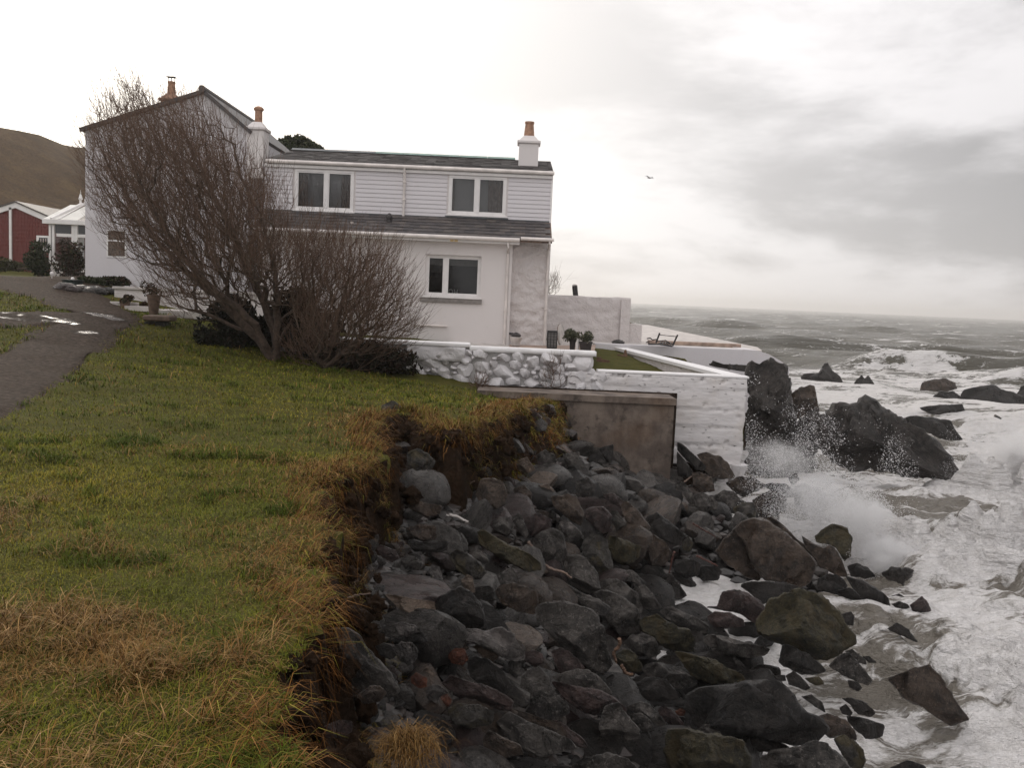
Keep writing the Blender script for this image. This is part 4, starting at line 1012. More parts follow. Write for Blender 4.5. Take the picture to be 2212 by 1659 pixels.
for k in range(1, 6):
    zz = z0+(z1-z0)*k/6; m = MB(); m.box(x0+.015, x1-.015, yc-ww/2-.004, yc-ww/2+.002, zz-.006, zz+.006); m.build('bar', MT['black'], lan)
m = MB(); m.box(x0+.012, x1-.012, yc-ww/2+.01, yc-ww/2+.014, z0+.04, z1-.05); m.build('pane', simple('dusty_glass', (.16, .155, .15), .3, .2), lan)
# leaning round table top
c = at(1212, 724, 29.0); m = MB(); Rr = abs(Z(1212, 700, 29)-Z(1212, 748, 29))/2
nd = np.array([.93, -.33, .12]); nd /= np.linalg.norm(nd); m.tube([c-nd*.02, c+nd*.02], Rr, 26); o = m.build('table_top', MT['paleslab'], origin=c); tag(o, 'round table top leaning on its edge between lantern and potted plants', 'table top')
m = MB(); m.tube([c-nd*.035, c-nd*.021], Rr*1.02, 26); b_ = m.build('rim', MT['rust'], o)
# potted shrubs
def leaf_cloud(rng_, n, fn, size, cols, droop=0.0, aspect=2.2):
    """n leaf faces with centres from fn(n); returns V, quads, colours"""
    C = fn(n); d = rng_.normal(size=(n, 3)); d /= np.linalg.norm(d, axis=1)[:, None]; d[:, 2] -= droop
    e = np.cross(d, rng_.normal(size=(n, 3))); e /= np.linalg.norm(e, axis=1)[:, None]+1e-9
    s = size*rng_.uniform(.6, 1.4, n)[:, None]
    a = C-d*s*aspect/2; b = C+e*s/2; c_ = C+d*s*aspect/2; f = C-e*s/2
    Vv = np.stack([a, b, c_, f], 1).reshape(-1, 3); q = np.arange(4*n).reshape(n, 4)
    cc = np.array(cols)[rng_.integers(len(cols), size=n)]*rng_.uniform(.7, 1.3, (n, 1))
    return Vv, q, np.repeat(cc, 4, 0)
def blob(rng_, c, r, k=9, shell=.35):
    cs = np.array(c)+rng_.normal(size=(k, 3))*np.array(r)*.42
    def fn(n):
        i = rng_.integers(k, size=n); d = rng_.normal(size=(n, 3)); d /= np.linalg.norm(d, axis=1)[:, None]
        return cs[i]+d*np.array(r)*.55*(rng_.uniform(shell, 1, n)**.5)[:, None]
    return fn
prng = np.random.default_rng(5)
SAGE = [(.10, .105, .075), (.06, .07, .04), (.14, .13, .09), (.04, .045, .025)]
def potted(px0, px1, py0, py1, Y, plant, label):
    x0, x1, z0, z1 = px_box(px0, py0, px1, py1, Y); z0 = TZ+.012; r = (x1-x0)/2; h = max(z1-z0, .25)
    t = empty('potted_plant', ((x0+x1)/2, Y, z0), label, 'potted plant', 'potted plants on the terrace')
    m = MB(); m.lathe(((x0+x1)/2, Y, z0), [(r*.78, 0), (r*.95, h*.8), (r*1.05, h*.82), (r*1.05, h), (r*.9, h), (r*.88, h*.9)], 16); m.build('pot', MT['plastic'], t, smooth=True)
    X0, X1, Z0, Z1 = px_box(*plant, Y); c = ((X0+X1)/2, Y, (Z0+Z1)/2)
    Vv, q, cc = leaf_cloud(prng, 1500, blob(prng, c, ((X1-X0)/2*1.0, .3, (Z1-Z0)/2*1.0), 12), .028, SAGE)
    mobj('foliage', Vv-np.array(t.location), q, MT['leaf'], t, attrs={'col': cc})
    m = MB()
    for k in range(7): m.tube([((x0+x1)/2+prng.normal()*.03, Y, z0+h*.9), (c[0]+prng.normal()*.12, Y+prng.normal()*.1, c[2]+.05)], .008, 4)
    m.build('stem', MT['bark'], t)
potted(1229, 1243, 734, 756, 26.0, (1219, 706, 1250, 738), 'sage green shrub in narrow dark pot next to leaning table top')
potted(1250, 1279, 738, 757, 25.7, (1249, 718, 1282, 744), 'sage green shrub in wide dark pot at end of stone wall')
m = MB(); c = at(1246.5, 756, 25.8); c[2] = TZ+.012; m.lathe(c, [(.05, 0), (.055, .2), (.03, .28), (.025, .32)], 10); o = m.build('white_bottle', MT['trim'], origin=c, smooth=True); tag(o, 'small white bottle between the two dark plant pots', 'bottle')
# grey ornament at the house corner
c = at(1113, 752, 26.6); c[2] = TZ+.012
orn = empty('garden_urn', tuple(c), 'squat dark grey stone urn at the foot of the downpipe', 'urn')
m = MB(); m.lathe(c, [(.10, 0), (.13, .03), (.12, .10), (.17, .2), (.18, .26), (.14, .27)], 14); m.build('bowl', MT['paleslab'], orn, smooth=True)
m = MB(); m.lathe(c+np.array([0, 0, .27]), [(.13, 0), (.15, .05), (.09, .1), (.02, .13)], 10); m.build('lid', MT['plastic'], orn, smooth=True)
# boards in the sunken garden
def board_cut(pxs, Y, label, name='weathered_board', th=.05):
    P_ = [at(a, b, Y) for a, b in pxs]; m = MB(); m.prism(P_[::-1], (0, th, 0)); o = m.build(name, MT['rust'], origin=P_[0]); tag(o, label, 'board')
cr2 = lambda a, b: ((1300+a/4.608)*.85104, (700+b/4.608)*.85104)
board_cut([cr2(*p) for p in ((1205, 1010), (1228, 918), (1300, 925), (1313, 870), (1333, 862), (1342, 930), (1368, 1000), (1360, 1015))], 28.5, 'rusty brown broken board with a pointed horn in the sunken garden')
board_cut([cr2(*p) for p in ((985, 1040), (985, 950), (1040, 955), (1045, 975), (1135, 990), (1140, 1012), (1100, 1045))], 26.5, 'low dark brown board lying beside the end of the stone wall')
# overturned bench frame on the terrace edge
ben = empty('bench_frame', tuple(at(1430, 748, 30.6)), 'toppled dark metal bench frame lying on the terrace edge', 'bench')
def bt(name, pts, r=.022): m = MB(); m.tube([at(*cr2(a, b), Y) for a, b, Y in pts], r, 6); m.build(name, MT['black'], ben, smooth=True)
bt('leg', [(1722, 668, 30.4), (1700, 730, 30.4), (1678, 785, 30.4)], .03); bt('leg', [(1932, 690, 30.4), (1900, 760, 30.4), (1872, 822, 30.4)], .03)
bt('seat_rail', [(1590, 800, 30.4), (1720, 800, 30.4), (1870, 824, 30.4)], .03); bt('seat_rail', [(1700, 795, 30.9), (1760, 780, 30.9), (1885, 800, 30.9)])
bt('armrest', [(1572, 735, 30.5), (1610, 728, 30.5), (1640, 750, 30.5), (1700, 742, 30.5)]); bt('armrest', [(1560, 780, 30.5), (1600, 770, 30.5), (1590, 805, 30.5)])
bt('back_rail', [(1718, 690, 30.5), (1925, 712, 30.5)], .014); bt('cross_brace', [(1690, 770, 30.5), (1790, 755, 30.6), (1840, 790, 30.6)], .018)
for k in range(6): bt('slat', [(1720+k*32, 800, 30.4), (1735+k*30, 772, 31.0)], .014)
for k, (a, b, lb) in enumerate(((1440, 768, 'small dark stone on the terrace below the tall garden wall'), (1250, 765, None))):
    if lb:
        p = at(1233+k, 0, 1); c = at(*cr2(1235, 775), 31.5); m = MB(); m.lathe(c-np.array([0, 0, .08]), [(.02, 0), (.2, .02), (.24, .08), (.15, .14), (.05, .17)], 9); o = m.build('stone', RK['d'], origin=c); tag(o, lb, 'stone')
# post and twiggy bush behind the garden wall
pb = at(1243, 640, 34.5); pt_ = at(1242, 617, 34.5); m = MB(); m.tube([pb+(0.03, 0, -1.5), pb, pt_+(-.02, 0, 0)], [.11, .1, .1], 9); po = m.build('wooden_post', MT['black'], origin=pb, smooth=False); tag(po, 'short black weathered post sticking up behind the garden wall', 'post')
m = MB(); m.lathe(pt_+(-.02, 0, 0.002), [(.10, 0), (.09, .03), (.03, .05)], 9); m.build('cap', MT['paleslab'], po)
# gull
g = at(1402, 384, 95); gl_ = empty('gull', tuple(g), 'small pale gull gliding against the clouds over the sea', 'gull')
m = MB(); m.lathe((0, 0, 0), [(.01, -.24), (.06, -.12), (.085, .02), (.06, .16), (.02, .25)], 8)
V_ = np.concatenate(m.v); V_ = np.stack([V_[:, 2], V_[:, 0], V_[:, 1]], 1); m.v = [V_+g]; m.build('body', MT['gull'], gl_, smooth=True)
for s in (-1, 1):
    m = MB(); m.prism([g+(.08, s*.03, .02), g+(.02*s+.05+.30*s, s*.38, .14), g+(.55*s-.02, s*.7, .02), g+(.28*s-.10, s*.36, .11), g+(-.10, s*.03, .02)], (0, 0, .02)); m.build('wing', MT['gull'], gl_)

# ------------------------------------------------------------------ left garden
def lz(px, py): return hit(px, py, lawn_z, 3, 90, 4000)
# white low wall, stones, kerbs, pots
LY = 26.5
r = rect(247, 622, 350, 655, LY); lw = empty('low_wall', (r[0], LY, r[2]), 'low white wall with grey coping half hidden behind the bare tree', 'wall')
m = MB(); m.box(r[0], r[1]+4.2, LY, LY+.3, r[2]-.6, r[3]-.06); m.build('wall_face', MT['rough'], lw)
m = MB(); m.box(r[0]-.04, r[1]+4.2, LY-.06, LY+.36, r[3]-.058, r[3]+.02, .01); m.build('coping', MT['paleslab'], lw)
krng = np.random.default_rng(8)
for k in range(15):
    t = k/14; px = 142+t*108; py = 628+t*8+krng.uniform(-2, 2); c = hit(px, py, lawn_z, 3, 90, 4000)+np.array([0, 0, .06]); V_, F_ = ICO[2]; V_ = V_*np.array([.22, .2, .12])*krng.uniform(.8, 1.4); V_ = V_*(1+.3*fbm(V_*6+k*3, 3)[:, None])
    o = mobj('border_stone', V_+c, F_, RK['rgd'[k // 5]], origin=c, smooth=True, sharp=30)
    tag(o, f'{["flat", "rounded", "jagged", "sunken", "tilted"][k % 5]} {["plum", "grey", "dark"][k // 5]} edging stone along the flower border beside the drive', 'stone', 'edging stones of the flower border')
for px0, py0, px1, py1, Y, lb in ((237, 668, 300, 676, 24.5, 'pale kerb slab at the end of the gravel drive'), (265, 676, 330, 688, 24.0, 'pale kerb slab in front of the tapered planter')):
    a, b, c_, d_ = at(px0, py0, Y+.5), at(px1, py0+4, Y+.4), at(px1, py1, Y), at(px0+6, py1-4, Y); zz = lawn_z(a[0], Y)+.07
    m = MB(); m.prism([(p[0], p[1], zz) for p in (d_, c_, b, a)], (0, 0, -.12)); o = m.build('kerb_slab', MT['paleslab'], origin=(a[0], Y, float(zz))); tag(o, lb, 'kerb')
m = MB(); a = lz(300, 672); m.prism([(a[0]-.4, a[1], a[2]+.05), (a[0]+1.6, a[1]-.1, a[2]+.05), (a[0]+1.9, a[1]+1.4, a[2]+.05), (a[0]-.3, a[1]+1.5, a[2]+.05)], (0, 0, -.2)); o = m.build('path_slab', MT['paleslab'], origin=a); o['kind'] = 'structure'
def planter(px0, py0, px1, py1, Y, prof, mat, name, label, cat, plant=None):
    x0, x1, z0, z1 = rect(px0, py0, px1, py1, Y); rr = (x1-x0)/2; h = z1-z0; c = np.array([(x0+x1)/2, Y, z0])
    t = empty(name, tuple(c), label, cat); m = MB(); m.lathe(c, [(a*rr, b*h) for a, b in prof], 14); m.build('pot', MT[mat], t, smooth=True)
    if plant:
        Vv, q, cc = leaf_cloud(prng, 500, blob(prng, c+(0, 0, h*1.15), (rr*1.3, rr*1.2, h*.5), 6), .03, [(.03, .03, .015), (.06, .04, .02), (.05, .02, .015)]); mobj('foliage', Vv-c, q, MT['leaf'], t, attrs={'col': cc})
    return t
planter(259, 646, 280, 668, 24.3, [(.7, 0), (1, .5), (1.0, .8), (.9, 1)], 'planter', 'plant_pot', 'dark round pot of dead plants by the pale kerb', 'plant pot', True)
planter(318, 637, 346, 679, 23.0, [(.62, 0), (.68, .05), (1, .93), (1.06, .94), (1.06, 1)], 'planter', 'tall_planter', 'tall tapered brown planter beside the drive, just left of tree', 'planter', True)
planter(308, 660, 320, 672, 25.0, [(.6, 0), (1, .5), (.7, 1)], 'planter', 'plant_pot', 'tiny dark pot against white wall left of the tapered planter', 'plant pot', True)
# stone trough on two rough blocks
tr = empty('stone_trough', tuple(lz(345, 712)), 'weathered stone slab resting on two rough blocks below the tapered planter', 'trough')
tc_ = at(345, 690, 22.0)
r = rect(317, 681, 374, 693, 22.0); m = MB(); m.box(r[0], r[1], 21.75, 22.25, r[2], r[3], .03); m.build('slab', MT['planter'], tr)
for a, b in ((318, 332), (342, 362)):
    r2 = rect(a, 693, b, 712, 22.0); m = MB(); m.box(r2[0], r2[1], 21.8, 22.2, r2[2]-.1, r2[3]-.002, .03); m.build('block', RK['d'], tr)
# shrubs near the conservatory
def bush(name, pxs, Y, label, cols, n=2600, size=.05, dep=.6, stems=True):
    x0, x1, z0, z1 = rect(*pxs, Y); c = np.array([(x0+x1)/2, Y, z0]); t = empty(name, tuple(c), label, 'shrub')
    Vv, q, cc = leaf_cloud(prng, n, blob(prng, c+(0, 0, (z1-z0)*.52), ((x1-x0)*.5, dep, (z1-z0)*.52), 18), size, cols); mobj('foliage', Vv-c, q, MT['leaf'], t, attrs={'col': cc})
    m = MB()
    for k in range(8): m.tube([c+(prng.normal()*.1, 0, 0), c+(prng.normal()*(x1-x0)*.25, prng.normal()*.2, (z1-z0)*prng.uniform(.6, .95))], .02, 4)
    m.build('stem', MT['bark'], t)
DG = [(.035, .045, .02), (.02, .028, .013), (.05, .05, .028)]
BR = [(.045, .03, .022), (.03, .024, .016), (.07, .04, .03), (.035, .04, .02)]
bush('clipped_shrub', (62, 536, 102, 598), 36.0, 'rounded dark green shrub in front of the red house', DG, 2600, .06)
bush('spreading_shrub', (120, 530, 182, 602), 34.0, 'dark brownish shrub in front of the conservatory', BR, 2600, .06)
bush('border_shrub', (165, 598, 222, 618), 28.6, 'low green plant at the foot of the white gable', DG, 1500, .05, .4)
bush('border_shrub', (228, 600, 275, 616), 28.6, 'low greyish plant under the small gable window', BR+DG, 1300, .05, .4)
bush('border_shrub', (104, 600, 150, 632), 30.5, 'scrubby plant at the corner where the drive meets the border', BR+DG, 1500, .05, .4)
bush('low_hedge', (-60, 560, 66, 586), 40.0, 'low mossy hedge bank below the red house', [(.06, .06, .02), (.04, .035, .018)], 3500, .06, 1.0)
bush('dark_undergrowth', (440, 640, 600, 770), 21.6, 'dark evergreen thicket behind the leaning trunk of the large tree', [(.016, .018, .011), (.025, .02, .014), (.035, .026, .018)], 6000, .06, .7)
bush('dark_undergrowth', (585, 640, 720, 790), 20.9, 'dark evergreen thicket between the two bare trees', [(.016, .018, .011), (.022, .018, .013), (.03, .024, .017)], 6000, .06, .6)
bush('dark_undergrowth', (690, 742, 880, 812), 20.4, 'dark leafy thicket at the foot of the right hand bare shrub', [(.02, .02, .012), (.035, .022, .017), (.03, .024, .017)], 6000, .05, .5)
bush('dark_undergrowth', (430, 715, 520, 765), 20.6, 'dark low thicket left of the leaning trunk', [(.016, .018, .011), (.025, .02, .014)], 2500, .05, .5)
c = at(155, 612, 27.6); m = MB(); m.box(c[0]-.2, c[0]+.2, 27.4, 27.9, c[2]-.25, c[2]+.08, .04); o = m.build('storage_box', MT['green_plastic'], origin=c); tag(o, 'dark green plastic box lying in the flower border', 'box')
m = MB(); m.box(c[0]-.22, c[0]+.22, 27.38, 27.92, c[2]+.082, c[2]+.11, .012); m.build('lid', MT['green_plastic'], o)
for px, py, lb in ((112, 592, 'small white garden lamp at the corner of the conservatory'), (157, 604, 'small white garden lamp beside the green box')):
    c = at(px, py, 28.5); m = MB(); m.lathe(c-np.array([0, 0, .3]), [(.012, 0), (.012, .26), (.05, .27), (.06, .33), (.03, .38)], 8); o = m.build('garden_lamp', MT['trim'], origin=c, smooth=True); tag(o, lb, 'garden lamp')
# evergreen dome behind the roof
def big_tree(px0, px1, py0, py1, Y, label):
    x0, x1, z0, z1 = rect(px0, py0, px1, py1, Y); c = np.array([(x0+x1)/2, Y, EYE-1]); t = empty('evergreen_tree', tuple(c), label, 'tree')
    m = MB(); m.tube([c, c+(0.1, 0, z1-c[2]-2), c+(.1, .1, z1-c[2]-.6)], [.4, .3, .12], 9); m.build('trunk', MT['bark'], t, smooth=True)
    def fn(n):
        d = prng.normal(size=(n, 3)); d /= np.linalg.norm(d, axis=1)[:, None]; d[:, 2] = np.abs(d[:, 2])*1.0
        r_ = (1+.10*fbm(d*2.5, 3)+.05*fbm(d*7, 2))*(prng.uniform(.75, 1, n)**.3)
        return np.array([c[0], Y, z0-1.2])+d*r_[:, None]*np.array([(x1-x0)/2*1.02, 2.5, z1-z0+1.2])
    Vv, q, cc = leaf_cloud(prng, 9000, fn, .12, [(.025, .034, .012), (.015, .021, .008), (.04, .045, .018)]); mobj('crown', Vv-c, q, MT['leaf'], t, attrs={'col': cc})
big_tree(578, 718, 297, 330, 48, 'dark green domed treetop showing above the slate roof')

# ------------------------------------------------------------------ boulders
ORG = {'A': (780, 1050, 3.95), 'B': (1340, 1100, 3.95), 'C': (1800, 1160, 3.95), 'D': (720, 1440, 3.95), 'E': (1240, 1480, 3.95), 'F': (1700, 1529, 3.95), 'G': (1800, 860, 2.772), 'H': (1600, 1250, 2.2164), 'K': (700, 1350, 2.212), 'S': (0, 0, 1.0)}
def P2(c, pts):
    ox, oy, s = ORG[c]; return np.array([((ox+x/s)*PW/2598, (oy+y/s)*PW/2598) for x, y in pts])
# crop, material, name, place, outline
ROCKS = [
('B','g','round grey boulder','behind the long mossy beam-like slab',[(110,1010),(220,945),(320,980),(365,1060),(390,1190),(350,1270),(210,1290),(90,1190),(30,1080)]),
('B','g','pointed grey boulder','at the lower end of the driftwood cable',[(365,1240),(500,1222),(580,1260),(690,1410),(720,1560),(600,1600),(430,1530),(360,1350)]),
('B','l','rough-topped boulder','standing right of the round grey boulder',[(560,1080),(640,1010),(740,1030),(790,1100),(840,1290),(850,1390),(700,1400),(560,1290),(540,1150)]),
('B','b','egg-shaped brown boulder','below the big flat-topped block',[(1090,1060),(1150,1015),(1230,1000),(1310,1050),(1400,1130),(1440,1200),(1360,1320),(1250,1330),(1130,1230)]),
('B','b','big flat-topped block','leaning on the foot of the brown concrete wall',[(1080,670),(1200,610),(1420,540),(1520,570),(1580,680),(1640,800),(1650,920),(1580,990),(1380,900),(1230,740)]),
('B','d','black underside','separate rock added for the shade under the big flat-topped block',[(1180,850),(1300,800),(1480,940),(1580,1020),(1500,1120),(1330,1060),(1220,980)]),  # black rock added to stand for the block's shaded underside
('B','g','thin grey slab','propped on the right shoulder of the flat-topped block',[(1440,520),(1560,490),(1620,560),(1690,720),(1620,720),(1540,580)]),
('B','g','twin-lobed boulder','right of the thin propped slab',[(1660,620),(1740,595),(1840,640),(1900,700),(1880,770),(1740,780),(1680,720)]),
('B','g','striated round boulder','with fine curved layers beside the twin-lobed boulder',[(1860,640),(1960,570),(2060,590),(2110,660),(2070,730),(1960,750),(1880,700)]),
('B','b','brown wedge boulder','at the foot of the white retaining wall',[(1700,220),(1790,195),(1930,240),(2000,300),(2070,440),(1990,460),(1830,430),(1760,370),(1790,330),(1720,260)]),
('B','d','slanting black slab','between the concrete wall end and the brown wedge',[(1500,90),(1560,120),(1690,240),(1780,330),(1760,370),(1680,360),(1580,260),(1500,170)]),
('B','d','dark wedge','tight against the end of the concrete wall',[(1490,180),(1560,260),(1650,380),(1620,440),(1500,430)]),
('B','b','lumpy brown rock','below the slanting black slab',[(1650,400),(1720,385),(1830,450),(1870,570),(1740,600),(1650,530)]),
('B','b','rectangular brown block','tilted, on the upper slope left of the egg boulder',[(230,640),(400,610),(470,650),(560,800),(520,920),(440,890),(330,790),(250,730)]),
('B','t','ochre flat stone','touching the upper left of the rectangular block',[(40,530),(190,510),(260,580),(210,650),(110,630),(40,570)]),
('B','g','round dark cobble','up the slope against the concrete wall',[(480,470),(600,440),(670,520),(650,620),(560,670),(480,600)]),
('B','g','low grey cobble','just under the round dark cobble',[(580,690),(660,630),(730,670),(700,730),(610,730)]),
('B','r','reddish cobble','left of the flat-topped block',[(760,620),(850,600),(960,680),(910,740),(800,690)]),
('B','b','slanted brown boulder','left below the flat-topped block',[(920,720),(1000,690),(1080,760),(1220,930),(1200,1010),(1110,1020),(980,860)]),
('B','l','yellow-edged triangular stone','right of the crumbly red rock',[(830,780),(890,780),(1020,960),(960,990),(890,1010),(850,880)]),
('B','r','crumbly red-brown rock','below the rectangular brown block',[(540,800),(640,740),(760,740),(830,830),(840,980),(740,1000),(620,900)]),
('B','m','long mossy boulder','left of the egg-shaped brown boulder',[(800,1020),(1000,1090),(1130,1140),(1100,1250),(1000,1320),(880,1290),(810,1150)]),
('B','p','pale split cobble','above the round grey boulder',[(310,890),(400,880),(490,950),(520,1030),(430,1050),(350,980)]),
('B','r','dull purple boulder','left of the pale split cobble',[(0,830),(110,800),(230,870),(220,950),(110,1010),(20,1040)]),
('B','d','black angular boulder','half buried against the concrete wall',[(510,180),(700,170),(760,260),(800,330),(680,390),(560,340),(500,250)]),
('B','d','dark upright stone','touching the stained face of the concrete wall',[(690,160),(850,110),(850,240),(810,300),(740,240)]),
('B','g','grey boulder','with a wisp of dead grass on top',[(60,230),(170,170),(260,220),(280,290),(200,330),(110,270)]),
('B','g','small grey block','left of the black angular boulder',[(350,210),(510,190),(500,290),(420,320),(360,270)]),
('B','l','small knob of rock','right of the egg-shaped brown boulder',[(1540,1060),(1600,1030),(1650,1100),(1620,1180),(1550,1170)]),
('B','d','wet rounded boulder','beneath the thin red stick',[(1480,1270),(1600,1260),(1720,1300),(1700,1420),(1560,1460),(1470,1380)]),
('B','d','flat dark boulder','left of the great split boulder',[(1740,1330),(1870,1330),(1940,1380),(1900,1470),(1760,1480),(1700,1430)]),
('B','d','dark mound of rock','above the pale faceted boulder',[(1130,1360),(1200,1325),(1350,1350),(1370,1410),(1300,1480),(1180,1480)]),
('B','d','dark pyramid rock','at the head of the white foam pool',[(1300,1450),(1390,1410),(1440,1430),(1590,1620),(1530,1659),(1300,1630),(1240,1560)]),
('B','g','pale faceted boulder','above the foam pool, left of the dark pyramid',[(850,1410),(1000,1372),(1050,1380),(1180,1500),(1160,1540),(1080,1500),(960,1490)]),
('E','g','jagged grey boulder','with broken ledges, next to the pale faceted boulder',[(1010,70),(1130,-20),(1280,-40),(1480,100),(1530,260),(1500,330),(1380,150),(1250,90),(1100,130)]),
('E','g','smooth dark-nosed boulder','hanging over the foam beside the furrowed giant',[(1060,110),(1200,80),(1330,130),(1470,230),(1530,340),(1530,450),(1440,520),(1310,510),(1200,400),(1130,260)]),
('E','g','striped grey fin','dipping into the left end of the foam pool',[(1440,0),(1560,20),(1650,120),(1730,240),(1640,270),(1540,250),(1500,150)]),
('E','g','long ridged slab','above the furrowed giant',[(740,70),(790,30),(920,90),(1100,170),(1220,240),(1170,360),(1040,300),(900,220),(780,140)]),
('E','b','brown loaf-shaped boulder','right of the black round-faced boulder',[(60,90),(130,20),(260,10),(400,50),(490,90),(480,230),(440,310),(280,280),(120,190)]),
('E','g','furrowed giant boulder','broad, grey-green, beside the small foam pool',[(490,260),(580,200),(760,190),(940,240),(1080,330),(1150,470),(1190,640),(1210,800),(1150,920),(980,820),(880,760),(740,650),(600,500),(500,400)]),
('E','r','plum grey boulder','at the lower edge of the furrowed giant',[(630,690),(720,655),(800,690),(900,780),(960,850),(860,900),(760,950),(690,870)]),
('E','r','pinkish round cobble','left of the plum grey boulder',[(330,700),(440,675),(540,720),(550,800),(470,840),(370,790)]),
('E','g','shiny oval cobble','with a pale highlight below the pale layered slab',[(200,790),(250,760),(320,820),(325,900),(270,960),(200,900)]),
('D','p','pale layered slab','with dark bedding lines right of the tan cobbles',[(2034,638),(2184,608),(2284,668),(2384,838),(2400,920),(2300,938),(2150,880),(1900,760),(1750,690),(1620,660),(1800,622)]),
('E','g','steep blue-grey boulder','with rusty patches, below the pinkish cobble',[(330,940),(400,870),(500,860),(600,960),(640,1100),(780,1200),(800,1300),(660,1380),(560,1440),(430,1400),(350,1330),(420,1200),(430,1100),(330,1060)]),
('E','g','rounded hump boulder','with brown crest below the plum boulder',[(640,950),(760,900),(900,870),(1000,875),(1120,960),(1220,1080),(1230,1140),(1100,1090),(900,1050),(760,1020)]),
('E','r','broken overhanging boulder','with a sharp lip over a black hollow',[(640,990),(760,1010),(880,1045),(1040,1060),(1240,1140),(1370,1260),(1360,1330),(1160,1240),(1070,1330),(960,1290),(800,1200),(700,1080)]),
('E','g','tall grey-green boulder','right of the black hollow',[(1170,1240),(1300,1200),(1380,1320),(1500,1460),(1520,1560),(1300,1600),(1120,1540),(1130,1380)]),
('E','d','smooth black wet boulder','whale-backed, below the small foam pool',[(1370,990),(1480,1000),(1640,935),(1770,980),(1870,1080),(1900,1150),(1760,1190),(1600,1180),(1500,1080)]),
('E','d','small black wedge','left of the whale-backed boulder',[(1180,960),(1240,915),(1340,990),(1380,1050),(1290,1080),(1220,1070)]),
('E','g','flat dark cobble','below the small black wedge',[(1300,1170),(1400,1155),(1520,1180),(1380,1240)]),
('E','g','curved grey boulder','right of the tall grey-green boulder',[(1380,1240),(1520,1195),(1600,1210),(1720,1340),(1780,1420),(1680,1430),(1560,1320),(1440,1290)]),
('E','g','egg-shaped grey cobble','tucked under the curved grey boulder',[(1410,1320),(1530,1305),(1620,1380),(1660,1470),(1560,1500),(1460,1420)]),
('E','r','dark purple wedge','left of the little orange stone',[(1690,1280),(1760,1230),(1860,1290),(1960,1420),(1880,1450),(1740,1370)]),
('E','m','weed-draped boulder','standing in the small foam pool',[(1250,720),(1400,665),(1460,700),(1550,850),(1500,890),(1380,890),(1290,860)]),
('E','g','lichen grey boulder','at the upper rim of the small foam pool',[(1330,620),(1420,530),(1560,510),(1660,560),(1720,690),(1660,740),(1500,730),(1400,690)]),
('E','m','mossy humped boulder','between the two foam pools',[(1540,370),(1700,330),(1860,430),(2000,470),(2050,560),(2050,690),(1900,670),(1740,640),(1660,540),(1530,480)]),
('E','g','smooth grey wedge','jutting into the large foam pool',[(1720,290),(1830,235),(1950,290),(2080,350),(2200,420),(2200,510),(2050,500),(1900,420),(1780,360)]),
('E','g','long low striped boulder','right of the weed-draped boulder',[(1540,850),(1650,800),(1840,830),(2000,920),(2090,980),(2040,1040),(1880,1060),(1700,960),(1580,920)]),
('F','m','mossy ridge boulder','with a dark hollow, above the huge cracked boulder',[(60,500),(150,510),(380,560),(560,650),(700,720),(760,790),(640,810),(400,810),(250,760),(150,640)]),
('D','g','big leaning grey slab','tapering down from the turf bank',[(500,620),(660,625),(760,690),(830,800),(960,930),(1080,1060),(1150,1220),(1100,1290),(980,1280),(820,1200),(700,1290),(560,1150),(450,1030),(440,800)]),
('D','t','tan broken flagstone','lying flat left of the black round-faced boulder',[(1000,265),(1300,320),(1500,350),(1510,420),(1560,540),(1610,625),(1430,605),(1370,500),(1200,450),(1100,350)]),
('D','r','pink triangular shard','leaning on the tan flagstone',[(1215,500),(1310,430),(1390,490),(1430,600),(1380,610),(1280,570)]),
('D','d','black round-faced boulder','right of the tan broken flagstone',[(1510,390),(1600,300),(1770,190),(1880,260),(1980,370),(2010,530),(1990,600),(1800,630),(1620,610)]),
('D','p','pale blue-grey cobble','just below the pink shard',[(1110,570),(1180,545),(1300,580),(1390,650),(1300,660),(1230,700),(1150,680)]),
('D','d','dark smooth cobble','resting on the pale blue-grey cobble',[(1210,680),(1260,635),(1380,650),(1440,740),(1340,770),(1230,740)]),
('D','p','pitted pale boulder','with small round holes, below the dark smooth cobble',[(1090,800),(1180,755),(1290,760),(1340,830),(1330,930),(1260,980),(1160,930)]),
('D','d','dark oval cobble','left of the pitted pale boulder',[(920,800),(1000,760),(1080,790),(1130,880),(1060,920),(960,880)]),
('D','b','brown domed rock','at the left end of the pale layered slab',[(1530,770),(1640,680),(1730,690),(1850,810),(1800,850),(1560,850)]),
('D','o','rusty pink rock','below the brown domed rock',[(1640,870),(1720,815),(1810,820),(1850,920),(1790,985),(1680,960)]),
('D','b','dark brown hump','in front of the pale layered slab',[(1900,800),(2010,740),(2110,790),(2150,900),(2100,950),(2000,900)]),
('D','d','large dark angular boulder','below the dark brown hump',[(1850,960),(1930,900),(2050,930),(2212,1060),(2270,1180),(2200,1290),(2000,1190),(1880,1100)]),
('D','o','orange cobble','right of the big leaning grey slab',[(1270,1100),(1330,1060),(1430,1110),(1430,1200),(1350,1215),(1280,1160)]),
('D','t','tan cobble','touching the orange cobble',[(1390,1040),(1440,1000),(1520,1070),(1500,1130),(1430,1100)]),
('D','p','lilac-grey cobble','next to the bright red-orange stone',[(1430,1230),(1500,1175),(1580,1200),(1650,1260),(1560,1300),(1540,1370),(1430,1310)]),
('D','o','bright red-orange stone','brightest stone of the beach, by the long sloping slab',[(1550,1300),(1620,1250),(1680,1330),(1650,1400),(1580,1390)]),
('D','r','long sloping slab','right of the lilac-grey cobble',[(1580,1170),(1680,1085),(1800,1130),(2050,1200),(2212,1280),(2290,1350),(2270,1440),(2120,1420),(1950,1330),(1750,1290)]),
